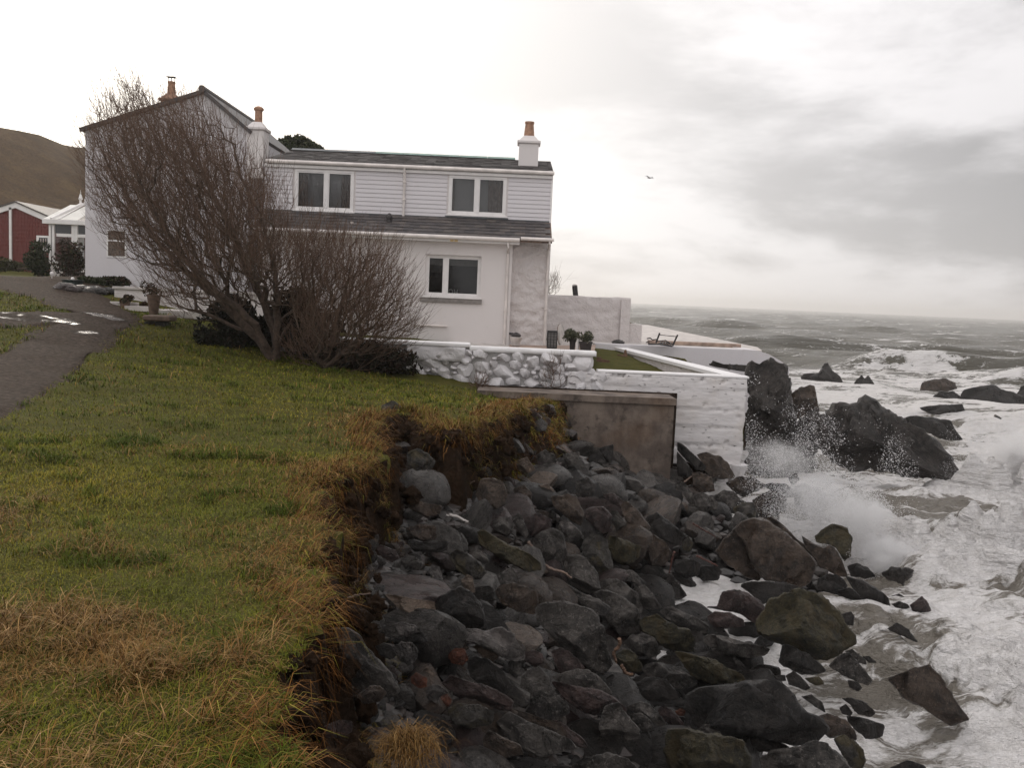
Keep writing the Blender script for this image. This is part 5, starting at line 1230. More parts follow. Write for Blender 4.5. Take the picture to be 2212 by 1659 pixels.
('D','l','low mossy boulder','under the long sloping slab',[(1640,1420),(1780,1370),(1960,1390),(2100,1450),(2080,1570),(1900,1610),(1700,1570)]),
('D','b','soil-stained brown rock','at the tip of the big leaning slab',[(740,1290),(860,1200),(960,1190),(1030,1260),(960,1350),(800,1370)]),
('D','r','pale rounded block','low in the bank at the bottom of the picture',[(330,1640),(420,1590),(560,1535),(680,1545),(680,1650),(560,1710),(400,1710)]),
('D','t','tan upright cobble','on the shoulder of the black round-faced boulder',[(1780,130),(1840,75),(1890,100),(1920,250),(1850,255),(1800,190)]),
('D','p','upright blue-grey stone','left of the tan upright cobble',[(1450,30),(1500,-10),(1560,0),(1600,150),(1570,210),(1490,150)]),
('A','l','yellow-spotted dark boulder','below the pale-edged dark slab',[(1420,1420),(1500,1370),(1600,1400),(1720,1490),(1790,1590),(1740,1659),(1600,1650),(1480,1540)]),
('A','l','lichened boulder','stuck in the soil of the turf bank',[(1000,400),(1100,350),(1200,400),(1280,480),(1240,550),(1100,570),(1010,510)]),
('A','g','grey pillar stone','under the lichened boulder in the bank',[(1210,620),(1290,580),(1370,660),(1370,760),(1300,790),(1240,710)]),
('A','b','broad brown boulder','in mid slope below the grass overhang',[(1740,660),(1850,640),(1960,690),(2000,790),(1980,900),(1900,950),(1760,940),(1690,830)]),
('A','g','grey bank cobble','above the broad brown boulder',[(1700,560),(1790,530),(1850,580),(1850,625),(1740,625)]),
('A','m','long mossy beam-like slab','lying diagonally across the upper beach',[(1720,1190),(1800,1180),(1950,1280),(2212,1400),(2330,1490),(2330,1560),(2212,1575),(2050,1510),(1850,1400),(1740,1300)]),
('A','g','rounded grey block','above the long mossy slab',[(1850,1110),(1920,1040),(2010,1040),(2060,1110),(2060,1180),(1980,1210),(1880,1165)]),
('A','g','upright pointed stone','right of the rounded grey block',[(2050,1060),(2110,1000),(2150,1020),(2212,1200),(2180,1260),(2090,1130)]),
('A','b','flat brown ledge','below the grey pillar stone',[(930,880),(1030,850),(1200,900),(1340,920),(1330,1000),(1200,1040),(1040,960)]),
('A','b','square brown block','under the flat brown ledge',[(990,1150),(1130,1110),(1280,1130),(1290,1260),(1150,1280),(1010,1230)]),
('A','d','pale-edged dark slab','under the square brown block',[(1000,1290),(1210,1290),(1410,1280),(1400,1370),(1290,1395),(1080,1385)]),
('A','r','lilac rounded boulder','at the foot of the overhanging turf',[(690,1340),(740,1320),(880,1370),(920,1450),(850,1490),(750,1440)]),
('A','d','dark lump','left of the lilac rounded boulder',[(530,1400),(680,1380),(710,1440),(660,1500),(550,1485)]),
('A','g','standing grey cobble','right below the lilac rounded boulder',[(1010,1490),(1070,1440),(1150,1500),(1140,1560),(1060,1565)]),
('A','g','grey flake','behind the yellow-spotted dark boulder',[(1640,1420),(1710,1360),(1790,1420),(1820,1500),(1760,1500)]),
('A','g','small peaked stone','in front of the long mossy slab',[(1900,1620),(2050,1540),(2120,1650),(2060,1720),(1920,1710)]),
('A','b','cube-shaped brown rock','right of the broad brown boulder',[(2060,760),(2180,720),(2250,800),(2230,900),(2130,905)]),
('A','t','dull tan stone','above the cube-shaped brown rock',[(2070,480),(2200,440),(2280,560),(2200,595),(2100,565)]),
('C','b','great split boulder left half','lighter half, left of the deep crack',[(75,950),(130,850),(240,740),(300,790),(350,880),(420,1040),(510,1190),(480,1235),(370,1205),(170,1060)]),
('C','b','great split boulder right half','largest dark block near the splash',[(240,740),(340,670),(450,615),(560,625),(680,720),(850,860),(1060,1050),(1060,1140),(1000,1230),(900,1290),(700,1250),(520,1210),(430,1050),(340,830)]),
('C','b','plain brown boulder','above the great split boulder',[(430,430),(590,345),(690,350),(760,410),(770,490),(680,590),(560,600),(470,560)]),
('C','l','quartz-edged boulder','with white corners, left of the plain brown boulder',[(240,520),(330,460),(440,460),(470,520),(450,610),(340,655),(270,625)]),
('C','b','narrow ridge','behind the great split boulder',[(560,615),(640,610),(760,700),(900,850),(1040,930),(1000,990),(850,850)]),
('C','m','square-topped boulder','orange-topped, meeting the splash',[(1060,800),(1170,700),(1290,680),(1390,720),(1420,850),(1410,1000),(1340,1040),(1290,930),(1180,870),(1080,860)]),
('C','b','saddle-backed boulder','in front of the square-topped boulder',[(930,790),(1020,860),(1130,910),(1210,880),(1290,950),(1330,1060),(1380,1190),(1290,1190),(1100,1090),(1060,1020),(960,900)]),
('C','d','low dark boulder','right of the foot of the great split boulder',[(1090,1220),(1200,1170),(1330,1210),(1380,1290),(1330,1370),(1180,1395),(1080,1300)]),
('C','d','long wet boulder','sloping into the surf below the splash',[(1370,1200),(1530,1240),(1680,1320),(1790,1410),(1810,1500),(1700,1525),(1560,1440),(1450,1330)]),
('C','d','wet slab','under the long wet boulder',[(1260,1350),(1400,1310),(1530,1380),(1600,1460),(1480,1455),(1350,1445)]),
('C','d','spray-dotted rock','directly under the white splash',[(1380,1100),(1470,1065),(1580,1110),(1670,1200),(1560,1215),(1420,1195)]),
('C','k','speckled rock','being swallowed by the breaking wave',[(1720,1180),(1820,1110),(2000,1110),(2040,1140),(1980,1240),(1930,1280),(1810,1235)]),
('C','d','flat long boulder','below the great split boulder',[(310,1290),(430,1250),(600,1260),(760,1265),(890,1310),(960,1350),(820,1385),(640,1445),(520,1485),(450,1395)]),
('C','r','brown-pink boulder','at the right end of the large foam pool',[(80,1500),(130,1350),(250,1330),(400,1380),(560,1510),(540,1600),(450,1665),(300,1565),(160,1545)]),
('F','m','olive weed-covered boulder','biggest rock in the surf, shaggy brown top',[(870,170),(960,70),(1030,-40),(1130,-70),(1400,-105),(1520,-70),(1640,40),(1700,100),(1760,220),(1840,330),(1800,440),(1700,520),(1560,570),(1400,545),(1250,475),(1100,395),(950,330),(880,280)]),
('C','d','small black cobble','in the surf below the speckled rock',[(1820,1400),(1900,1370),(2000,1440),(1910,1475)]),
('C','d','black wedge cobble','in front of the small black cobble',[(1830,1480),(1900,1450),(1990,1480),(2020,1540),(1940,1565)]),
('C','r','pointed rock','at the edge of the rushing foam',[(2010,1490),(2130,1400),(2190,1470),(2230,1560),(2150,1595),(2050,1565)]),
('C','k','spray-drenched rock','behind the splash, mottled white',[(860,290),(960,275),(1080,330),(1170,440),(1150,580),(960,560),(860,470)]),
('C','k','small drenched rock','above the spray-drenched rock',[(790,200),(870,160),(900,230),(830,285)]),
('C','d','wet ledge','left of the spray-drenched rock',[(520,290),(620,260),(760,270),(820,310),(760,365),(640,340)]),
('C','b','tilted broad stone','below the base of the white wall corner',[(170,260),(320,195),(440,215),(560,280),(480,340),(340,400),(230,335)]),
('F','g','oblong slab','in the second foam pool',[(330,370),(390,325),(520,340),(700,390),(880,430),(990,460),(950,530),(800,555),(620,530),(470,505),(380,430)]),
('F','d','dark grey wedge','under the olive weed-covered boulder',[(1130,420),(1200,430),(1400,540),(1500,610),(1570,690),(1480,720),(1310,725),(1170,655),(1090,600)]),
('F','g','streaked grey boulder','right of the dark grey wedge',[(1600,640),(1680,550),(1790,500),(1880,600),(1960,700),(2030,790),(1990,835),(1880,800),(1720,725)]),
('F','d','black toe stone','at the foot of the streaked grey boulder',[(1780,780),(1880,800),(1925,860),(1880,895),(1800,855)]),
('F','g','half-covered stone','behind the streaked grey boulder',[(1750,490),(1830,475),(1960,580),(1970,625),(1880,605)]),
('F','d','thin black flake','in the foam right of the half-covered stone',[(1920,540),(2000,545),(2080,610),(1990,605)]),
('F','d','huge cracked black boulder','largest at the bottom of the picture',[(130,1020),(180,920),(300,860),(500,840),(700,830),(950,790),(1100,800),(1200,880),(1250,980),(1350,1120),(1480,1150),(1560,1260),(1430,1400),(1250,1440),(1000,1380),(700,1325),(480,1305),(250,1235),(200,1130)]),
('F','b','brown shoulder rock','right of the huge cracked boulder',[(1430,1170),(1580,1120),(1750,1180),(1850,1290),(1850,1390),(1700,1340),(1600,1365),(1470,1260)]),
('F','l','ochre-flecked boulder','at the water edge, bottom right of the rocks',[(1640,1370),(1740,1330),(1850,1400),(1930,1480),(1960,1600),(1900,1680),(1800,1640),(1700,1480)]),
('F','g','smooth grey dome','cut by the bottom edge of the picture',[(930,1560),(1040,1490),(1280,1450),(1430,1395),(1560,1440),(1700,1560),(1790,1660),(1790,1760),(1400,1790),(960,1700)]),
('F','m','weedy lump','dark and ragged, bottom centre',[(0,1290),(150,1260),(280,1300),(500,1360),(680,1400),(790,1560),(810,1680),(600,1760),(200,1760),(0,1700),(-60,1500)]),
('F','d','dark shelf rock','between the huge cracked boulder and the grey dome',[(560,1310),(760,1320),(960,1350),(1200,1450),(1000,1500),(800,1480),(660,1390)]),
('F','g','grey knob','on the left foot of the huge cracked boulder',[(270,1290),(340,1230),(440,1220),(510,1320),(460,1365),(330,1365)]),
('F','d','flat squared block','in the foam, like a fallen kerb',[(1780,1150),(1900,1150),(2145,1230),(2120,1350),(1960,1365),(1880,1300),(1790,1200)]),
('F','d','dark foam-ringed rock','above the flat squared block',[(1720,970),(1830,960),(1960,1010),(2060,1110),(2000,1150),(1880,1120),(1800,1020)]),
('F','d','small half-sunk rock','left of the foam-ringed rock',[(1700,1060),(1760,1020),(1830,1110),(1800,1145),(1720,1115)]),
('F','d','black water-edge stone','below the dark grey wedge',[(1160,740),(1240,690),(1320,760),(1410,860),(1360,885),(1200,825)]),
('F','g','foam-washed stone','right of the huge cracked boulder crest',[(1320,950),(1420,930),(1520,1000),(1560,1110),(1450,1045)]),
('F','d','slim black rock','in the second foam pool, right of the mossy ridge',[(620,540),(700,590),(810,700),(740,705),(660,620)]),
('F','r','reddish pool-edge rock','below the brown-pink boulder',[(370,140),(460,95),(600,110),(730,170),(740,240),(600,260),(420,255)]),
('F','d','low black rock','above the crest of the huge cracked boulder',[(990,740),(1150,730),(1160,790),(1060,795)]),
('F','m','low weedy stone','below the dark grey wedge in the foam',[(1340,760),(1500,750),(1550,820),(1450,835)]),
('F','o','little orange stone','wedged left of the huge cracked boulder',[(50,1095),(110,1062),(155,1090),(140,1140),(80,1140)]),
('S','d','black rock','cut by the bottom edge in the white water',[(2255,1952),(2300,1930),(2345,1945),(2352,1980),(2250,1985)]),
('H','b','tall pyramid rock','alone in the white water near the right edge',[(1450,1050),(1600,990),(1680,980),(1740,1040),(1800,1130),(1890,1270),(1790,1305),(1690,1235),(1530,1155)]),
('H','d','small triangular rock','in the white water above the tall pyramid',[(1440,770),(1500,735),(1560,770),(1620,850),(1520,805)]),
('H','d','jutting stone','behind the right end of the olive boulder',[(1180,690),(1240,670),(1258,700),(1250,750),(1200,745)]),
('E','g','long low grey boulder','across the bottom of the picture',[(80,1400),(220,1300),(400,1390),(560,1470),(800,1560),(880,1659),(500,1740),(250,1600)]),
('E','b','orange-mottled boulder','at the bottom left of the rocks',[(-60,1560),(0,1480),(120,1540),(300,1620),(350,1720),(0,1760)]),
('E','r','purple ridged boulder','lying over the long low grey boulder',[(560,1440),(670,1375),(760,1420),(960,1580),(1000,1659),(860,1630),(700,1535)]),
('K','g','bottom grey boulder','cut by the lower edge near the picture centre',[(1650,1325),(1750,1270),(1870,1245),(1970,1270),(2030,1340),(1900,1430),(1700,1430)]),
('G','k','black masonry pier','square ended, below the sea wall',[(262,300),(285,195),(330,182),(520,172),(557,205),(560,400),(590,560),(640,700),(500,780),(290,760)]),
('G','k','rubble band','of black stones along the foot of the sea wall',[(0,165),(60,180),(200,182),(310,190),(310,240),(150,215),(0,190)]),
('G','b','flat-topped standing rock','right of the black masonry pier',[(565,390),(640,345),(740,330),(752,400),(772,520),(680,530),(610,560),(560,500)]),
('G','k','craggy reef rock','largest black rock in the sea, long sloping back',[(845,520),(900,470),(1000,450),(1080,428),(1180,428),(1210,510),(1330,580),(1500,640),(1580,750),(1650,800),(1720,910),(1810,1020),(1650,1000),(1400,950),(1200,900),(1060,905),(880,860),(760,760),(850,640)]),
('G','d','draining dark rock','with water running off, behind the craggy reef',[(1340,580),(1420,542),(1600,560),(1690,580),(1730,650),(1780,715),(1650,710),(1540,665)]),
('G','d','flat-topped sea rock','with white runnels, above the draining rock',[(1470,490),(1560,470),(1680,465),(1770,460),(1810,520),(1835,585),(1720,555),(1560,525)]),
('G','d','horned sea rock','with a thumb-like spike, nearest the sea wall end',[(640,280),(680,240),(770,240),(800,180),(830,172),(860,220),(910,260),(940,310),(850,300),(720,296)]),
('G','d','two-pointed sea rock','right of the horned rock',[(1015,315),(1070,252),(1090,280),(1115,258),(1150,300),(1170,345),(1100,338)]),
('G','b','brown humped sea rock','far right, in front of the outer wave',[(1480,370),(1500,310),(1560,290),(1660,280),(1720,310),(1740,350),(1640,378)]),
('G','d','low notched sea rock','between the brown hump and the long reef',[(1560,420),(1620,370),(1720,375),(1790,420),(1795,460),(1680,455)]),
('G','d','long dark reef','running to the right edge of the picture',[(1775,420),(1790,365),(1890,340),(2000,320),(2050,360),(2130,375),(2170,400),(2230,410),(2230,465),(2050,460),(1850,435)]),
('G','d','dark stump of rock','at the right picture edge beside the long reef',[(2165,390),(2190,335),(2240,330),(2270,460),(2180,462)]),
('G','d','tiny far sea rock','above the brown humped sea rock',[(1520,270),(1540,245),(1590,250),(1597,280)]),
('G','d','barely showing reef','in the foam left of the flat-topped sea rock',[(1300,480),(1400,460),(1450,480),(1380,490)]),
('G','d','awash far rock','left of the tiny far sea rock',[(1435,268),(1490,258),(1515,272)]),
('G','k','drenched middle rock','between the standing rock and the craggy reef',[(640,560),(720,490),(830,540),(860,640),(840,760),(700,760),(620,660)]),
('G','k','spray-veiled rock','below the pier, behind the white wall corner',[(285,740),(440,690),(700,730),(740,905),(560,970),(285,975)]),
]
def rock_mesh(V2, T, rs, n, cuts=7, rough=.035):
    """V2: outline in metres around its centre (u right, w up). Returns points (u, w, depth)"""
    V_, F_ = ICO[n]
    ang = np.arctan2(V_[:, 1], V_[:, 0]); ca, sa = np.cos(ang), np.sin(ang)
    R = np.zeros(len(V_)); m = len(V2)
    for i in range(m):
        ax, ay = V2[i]; bx, by = V2[(i+1) % m]; dx, dy = bx-ax, by-ay
        det = ca*dy-sa*dx
        with np.errstate(divide='ignore', invalid='ignore'):
            t = (ax*dy-ay*dx)/det; s = (ax*sa-ay*ca)/det
        ok = (np.abs(det) > 1e-9) & (t > 0) & (s >= -1e-6) & (s <= 1+1e-6)
        R = np.where(ok, np.maximum(R, t), R)
    R = np.maximum(R, .02)
    rho = np.hypot(V_[:, 0], V_[:, 1])**.80
    P = np.stack([R*rho*ca, R*rho*sa, T*np.sign(V_[:, 2])*np.abs(V_[:, 2])**.9], 1)
    size = np.sqrt(abs(T*R.mean())); keep = sstep(.02, .35, -V_[:, 2])
    for k in range(cuts):
        nn = np.array([rs.normal()*.6, rs.normal()*.6+.25, -abs(rs.normal())*.8-.25]); nn /= np.linalg.norm(nn)
        pr = P@nn; d = pr.max()*rs.uniform(.50, .84); P -= np.outer(np.maximum(pr-d, 0)*.96*keep, nn)
    q = P/size
    dsp = rough*size*(fbm(q*1.5+rs.uniform(0, 50), 6)*1.6+.8*np.abs(fbm(q*3.4+rs.uniform(0, 50), 5)))
    nr = P/(np.linalg.norm(P, axis=1)[:, None]+1e-6)
    return P+nr*dsp[:, None]-nr*(.3*rough*size), F_
def poly_area(p): x, y = p[:, 0], p[:, 1]; return .5*abs(np.dot(x, np.roll(y, -1))-np.dot(y, np.roll(x, -1)))
def surf(x, y): return np.maximum(heap_z(x, y), .06)
rock_rec = []
YFIX = {'black masonry pier': 27.5, 'rubble band': 29.5, 'flat-topped standing rock': 28.5, 'drenched middle rock': 27.5, 'spray-veiled rock': 25.6, 'dark wedge': 19.9, 'slanting black slab': 20.2, 'brown wedge boulder': 20.5,
        'lumpy brown rock': 19.0, 'tilted broad stone': 19.8, 'big flat-topped block': 17.6, 'black angular boulder': 18.9, 'dark upright stone': 19.0, 'lichened boulder': 9.6, 'big leaning grey slab': 4.75, 'pale rounded block': 3.9,
        'soil-stained brown rock': 4.3, 'spray-drenched rock': 18.0, 'small drenched rock': 20.0, 'wet ledge': 18.6}
for i, (cr, mt, nm, place, pts) in enumerate(ROCKS):
    p = P2(cr, pts); cx, cy = p.mean(0); cx = (p[:, 0].min()+p[:, 0].max())/2*.5+cx*.5; cy = (p[:, 1].min()+p[:, 1].max())/2*.5+cy*.5
    rs = np.random.default_rng(100+i); A_px = poly_area(p)
    if nm in YFIX: Y = YFIX[nm]
    elif cr == 'G' or nm in ('tall pyramid rock',): h_ = hit(cx, p[:, 1].max()-3, lambda x, y: 0*x-.25, 5, 400, 8000); Y = h_[1]
    else:
        h_ = hit(cx, cy*.12+p[:, 1].max()*.88, surf, 2.5, 60, 4000); Y = h_[1]
    if nm not in YFIX: Y -= .6*math.sqrt(A_px/math.pi)*Y/F
    c = at(cx, cy, Y); dv = ray(cx, cy); dv = dv/np.linalg.norm(dv)
    dist = np.linalg.norm(c-np.array([0, 0, EYE])); k = dist*np.dot(dv, Fv)/F
    V2 = np.stack([(p[:, 0]-cx)*k, -(p[:, 1]-cy)*k], 1)*1.05
    rad = math.sqrt(A_px/math.pi)*k; T = rad*.82
    if nm in ('tan broken flagstone',): T = rad*.3
    if nm in ('craggy reef rock', 'long dark reef'): T = rad*.75
    n_ = 5 if A_px > 4200 else 4 if A_px > 500 else 3
    rough = .17 if mt == 'k' else .10 if mt == 'm' else .072
    P3_, F_ = rock_mesh(V2, T, rs, n_, cuts=11 if mt not in 'mk' else 6, rough=rough)
    # world: u along picture right, w along picture up, depth along the view ray
    Wd = np.outer(P3_[:, 0], Rv)+np.outer(P3_[:, 1], Uv)+np.outer(P3_[:, 2], dv)
    o = mobj('boulder' if A_px > 700 else 'cobble', Wd+c, F_, RK[mt], origin=c, smooth=True, sharp=34)
    tag(o, f'{nm}, {place}', 'rock' if cr in 'GS' else 'boulder', 'rocks in the sea' if cr == 'G' else 'boulders along the shore')
    rock_rec.append((nm, c, rad, p))

# loose cobbles between the boulders
crng = np.random.default_rng(77)
cob_me = []
TONES = {'grey': 'g', 'black': 'd', 'brown': 'b', 'plum': 'r', 'pale': 'p', 'tan': 't'}
for k in range(9):
    V_, F_ = ICO[3]; V_ = V_.copy()
    for j in range(11 if k % 4 else 4):
        nn = crng.normal(size=3); nn /= np.linalg.norm(nn); d = crng.uniform(.42, .80); V_ -= np.outer(np.maximum(V_@nn-d, 0), nn)
    V_ = V_*(1+.12*fbm(V_*1.4+k*7, 4)[:, None]); cob_me.append((V_, F_))
cob_cache = {}
labels_used = set(); n_c = 0; tries = 0
names = [r[0] for r in rock_rec]; cen = np.array([r[1] for r in rock_rec]); rads = np.array([r[2] for r in rock_rec])
shapes = ['rounded', 'angular', 'flat', 'egg-like', 'blocky', 'chipped', 'wedge-like', 'knobbly']
placed = []; n_b = 0
def fill(target, big, lim):
    Yg = np.linspace(2.6, 21, 120)
    global n_c
    cnt = 0; tries = 0
    while cnt < target and tries < lim:
        tries += 1
        px = crng.uniform(640, 1960); py = crng.uniform(930, 1670)
        h_ = hit(px, py, surf, 2.6, 21, 160)
        if h_ is None: continue
        x, y = h_[:2]; s = float(sdist(np.array([x]), np.array([y]), LAND)[0])
        if s > (-.55 if big else -.30): continue
        low = 1.25+.30*(y-9.5); wet = x > low and y < 14.8
        if wet and (crng.random() < .45 or x > 2.6+.36*(y-9)): continue
        if not wet and x > 2.4+.33*(y-9): continue
        small_zone = s > -2.0 and y < 10
        if big and small_zone and crng.random() < .8: continue
        rr = (crng.uniform(.19, .40) if big else crng.uniform(.055, .12) if small_zone else crng.uniform(.10, .19))
        if y < 6.5: rr *= .75
        if y > 12: rr *= 1.2
        if any((x-a)**2+(y-b)**2 < (.72*(rr+r_))**2 for a, b, r_ in placed): continue
        dd = np.linalg.norm(cen-np.array([x, y, h_[2]]), axis=1)-rads
        if dd.min() < -.35*rr: continue
        a, b = np.argsort(dd)[:2]; tone = list(TONES)[crng.choice(6, p=[.36, .22, .24, .12, .04, .02])] if not wet else 'black'; shp = shapes[crng.integers(8)]
        lab = (f'mid-sized {shp} {tone} boulder' if big else f'small {shp} {tone} cobble')+f' between the {names[a]} and the {names[b]}'
        if lab in labels_used or len(lab.split()) > 15: continue
        labels_used.add(lab); placed.append((x, y, rr)); cnt += 1
        key = (int(crng.integers(9)), tone)
        if key not in cob_cache: cob_cache[key] = make_mesh('cobble', cob_me[key[0]][0], cob_me[key[0]][1], RK[TONES[tone]], smooth=True, sharp=32)
        o = bpy.data.objects.new('boulder' if big else 'cobble', cob_cache[key]); link(o); fl = .55 if shp == 'flat' else crng.uniform(.65, .9)
        o.location = (x, y, h_[2]-.16+rr*(.10 if big else .40)-(.02 if wet else 0)); o.scale = (rr*crng.uniform(.95, 1.45), rr*crng.uniform(.85, 1.2), rr*fl); o.rotation_euler = (crng.normal()*.4, crng.normal()*.4, crng.uniform(0, 6.28))
        tag(o, lab, 'boulder' if big else 'cobble', 'boulders along the shore' if big else 'loose cobbles between the boulders')
fill(125, True, 9000); fill(215, False, 14000)
# stones stuck in the face of the bank
Eb = np.array(edge); cb_ = np.concatenate([[0], np.cumsum(np.linalg.norm(np.diff(Eb, axis=0), axis=1))])
cnt = 0; tries = 0
while cnt < 46 and tries < 2000:
    tries += 1; tt = crng.uniform(.5, cb_[-1]); ex, ey = np.interp(tt, cb_, Eb[:, 0]), np.interp(tt, cb_, Eb[:, 1]); j = min(max(np.searchsorted(cb_, tt)-1, 0), len(Eb)-2)
    d_ = Eb[j+1]-Eb[j]; d_ /= np.linalg.norm(d_); of = crng.uniform(.22, .46); ex += d_[1]*of; ey -= d_[0]*of
    zg = float(ground_z(np.array([ex]), np.array([ey]))[0][0]); rr = crng.uniform(.05, .12)*(1 if ey < 9 else 1.5)
    tone = list(TONES)[crng.choice(6, p=[.35, .2, .25, .12, .05, .03])]; shp = shapes[crng.integers(8)]; a = int(np.argmin(np.linalg.norm(cen-np.array([ex, ey, zg]), axis=1)-rads))
    lab = f'{shp} {tone} stone stuck in the soil bank above the {names[a]}'
    if lab in labels_used or len(lab.split()) > 16: continue
    labels_used.add(lab); cnt += 1; key = (int(crng.integers(9)), tone)
    if key not in cob_cache: cob_cache[key] = make_mesh('cobble', cob_me[key[0]][0], cob_me[key[0]][1], RK[TONES[tone]], smooth=True, sharp=32)
    o = bpy.data.objects.new('bank_stone', cob_cache[key]); link(o); o.location = (ex, ey, zg+crng.uniform(.0, .12)); o.scale = (rr*1.2, rr, rr*.8); o.rotation_euler = (crng.normal()*.5, crng.normal()*.5, crng.uniform(0, 6.28)); tag(o, lab, 'stone', 'stones stuck in the soil bank')
# pebbles and rubble too small to pick apart
V1, F1 = ICO[1]; VV = []; FF = []; n0 = 0; CC = []
m_ = 0
while m_ < 5200:
    x = crng.uniform(-2.2, 6.5, 4000); y = crng.uniform(3, 20, 4000); s = sdist(x, y, LAND); z = heap_z(x, y)
    ok = (s < -.2) & (z > .0) & (crng.uniform(size=4000) < np.where((s > -2.6) & (y < 11.5), 1, .22)) & (crng.uniform(size=4000) < np.clip(7/y, .15, 1)**1.3)
    for a, b, c_ in zip(x[ok], y[ok], z[ok]):
        r_ = crng.uniform(.02, .062)*(1+.06*b)*(1 if b < 11 else 1.3); v_ = V1*np.array([crng.uniform(.8, 1.4), crng.uniform(.8, 1.3), crng.uniform(.5, .85)])*r_; v_ = v_*(1+crng.uniform(-.18, .18, (len(V1), 1)))
        t_ = crng.uniform(0, 6.28); v_ = np.stack([v_[:, 0]*math.cos(t_)-v_[:, 1]*math.sin(t_), v_[:, 0]*math.sin(t_)+v_[:, 1]*math.cos(t_), v_[:, 2]], 1)
        VV.append(v_+np.array([a, b, c_-.26+r_*.5])); FF.append(F1+n0); n0 += len(V1); m_ += 1
        base_ = [(.022, .019, .017), (.014, .012, .011), (.030, .021, .017), (.036, .025, .022), (.05, .043, .039)][crng.choice(5, p=[.3, .25, .22, .15, .08])]
        CC.append(np.tile(np.array(base_)*crng.uniform(.7, 1.3), (len(V1), 1)))
        if m_ >= 5200: break
n = N('pebbles'); a_ = n.new('ShaderNodeAttribute'); a_.attribute_name = 'col'; v = n.coord('Position')
MT['pebble'] = n.bsdf(n.mix(n.noise(v, 40, 5), a_.outputs['Color'], n.mix(.5, a_.outputs['Color'], (.06, .053, .047))), .5, n.bump(n.noise(v, 30, 6, .7), .5, .02))
peb = mobj('pebbles', np.concatenate(VV), np.concatenate(FF), MT['pebble'], smooth=True, sharp=30, attrs={'col': np.concatenate(CC)}); peb['kind'] = 'stuff'

# driftwood, sticks, cable
def stick(pxs, Y, r, mat, name, label, cat='stick', lift=.0, jit=.01):
    P_ = []
    for k, (a, b) in enumerate(pxs):
        yy = Y[k] if isinstance(Y, (list, tuple)) else Y; P_.append(at(a, b, yy)+(0, 0, lift))
    P_ = np.array(P_); t = np.linspace(0, len(P_)-1, 6*len(P_)); Q_ = np.stack([np.interp(t, range(len(P_)), P_[:, k]) for k in range(3)], 1)
    for _ in range(3): Q_[1:-1] = (Q_[:-2]+2*Q_[1:-1]+Q_[2:])/4
    Q_ += crng.normal(size=Q_.shape)*jit*.4
    m = MB(); m.tube(Q_, np.linspace(r, r*.55, len(Q_)), 6); o = m.build(name, mat, origin=P_[0], smooth=True); tag(o, label, cat)
def pB(x, y): return ((1340+x/3.95)*PW/2598, (1100+y/3.95)*PW/2598)
def pE(x, y): return ((1240+x/3.95)*PW/2598, (1480+y/3.95)*PW/2598)
def pD(x, y): return ((720+x/3.95)*PW/2598, (1440+y/3.95)*PW/2598)
def pA(x, y): return ((780+x/3.95)*PW/2598, (1050+y/3.95)*PW/2598)
stick([pB(120, 235), pB(200, 290), pB(232, 380), pB(205, 490)], 16.6, .013, MT['paleslab'], 'rope', 'thin pale rope end curling down from the grey boulder below the grass', 'rope')
stick([pB(0, 1090), pB(60, 1190), pB(150, 1310), pB(260, 1375), pB(360, 1390), pB(430, 1450)], 10.6, .022, MT['wood'], 'driftwood_branch', 'long thin grey driftwood branch curving past the pointed grey boulder', 'driftwood')
stick([pB(1465, 1190), pB(1440, 1280), pB(1412, 1412)], 13.2, .018, MT['redwood'], 'red_stick', 'thin red stick leaning above the dark pyramid rock', 'stick')
stick([pB(1690, 1230), pB(1780, 1270), pB(1900, 1330)], 13.6, .02, MT['redwood'], 'red_stick', 'red stick lying on the flat dark boulder', 'stick')
stick([pB(1650, 905), pB(1800, 990), pB(1880, 1040)], 14.6, .015, MT['redwood'], 'red_stick', 'dark red stick left of the great split boulder', 'stick')
stick([pB(1565, 490), pB(1640, 430)], 18.4, .02, MT['wood'], 'broken_stick', 'short broken stick poking up by the end of the concrete wall', 'stick')
stick([pE(1310, 560), pE(1320, 610), pE(1240, 710), pE(1280, 780), pE(1260, 860)], 9.6, .022, MT['rust'], 'kelp_stalk', 'brown kelp stalk trailing beside the small foam pool', 'kelp')
stick([pE(1330, 830), pE(1360, 890), pE(1400, 920), pE(1440, 915)], 9.4, .022, MT['rust'], 'kelp_stalk', 'short forked kelp stalk in the small foam pool', 'kelp')
stick([pD(250, 465), pD(340, 490), pD(460, 485)], 4.9, .006, MT['wood'], 'dead_twig', 'pale dead twig hanging from the turf edge, lower one', 'twig')
stick([pD(360, 20), pD(420, 150), pD(500, 310)], 5.6, .007, MT['wood'], 'dead_twig', 'dead twig slanting down the bank above the leaning slab', 'twig')
stick([pD(770, 80), pD(710, 180), pD(660, 280)], 6.0, .006, MT['wood'], 'dead_twig', 'straight dead twig leaning right of the slanting one', 'twig')
stick([pD(470, 380), pD(640, 300), pD(880, 262)], 5.6, .007, MT['wood'], 'dead_twig', 'long curved twig lying towards the tan flagstone', 'twig')
stick([pA(715, 480), pA(790, 430), pA(835, 370)], 9.6, .012, MT['wood'], 'dead_twig', 'pale forked twig sticking out of the upper bank', 'twig')
stick([pA(1520, 770), pA(1600, 720), pA(1680, 670)], 11.6, .012, MT['wood'], 'dead_twig', 'grey stick lying by the broad brown boulder', 'twig')
stick([pA(1395, 1020), pA(1500, 1030), pA(1610, 1085)], 10.4, .02, MT['paleslab'], 'driftwood_branch', 'pale driftwood piece on the upper beach under hanging roots', 'driftwood')
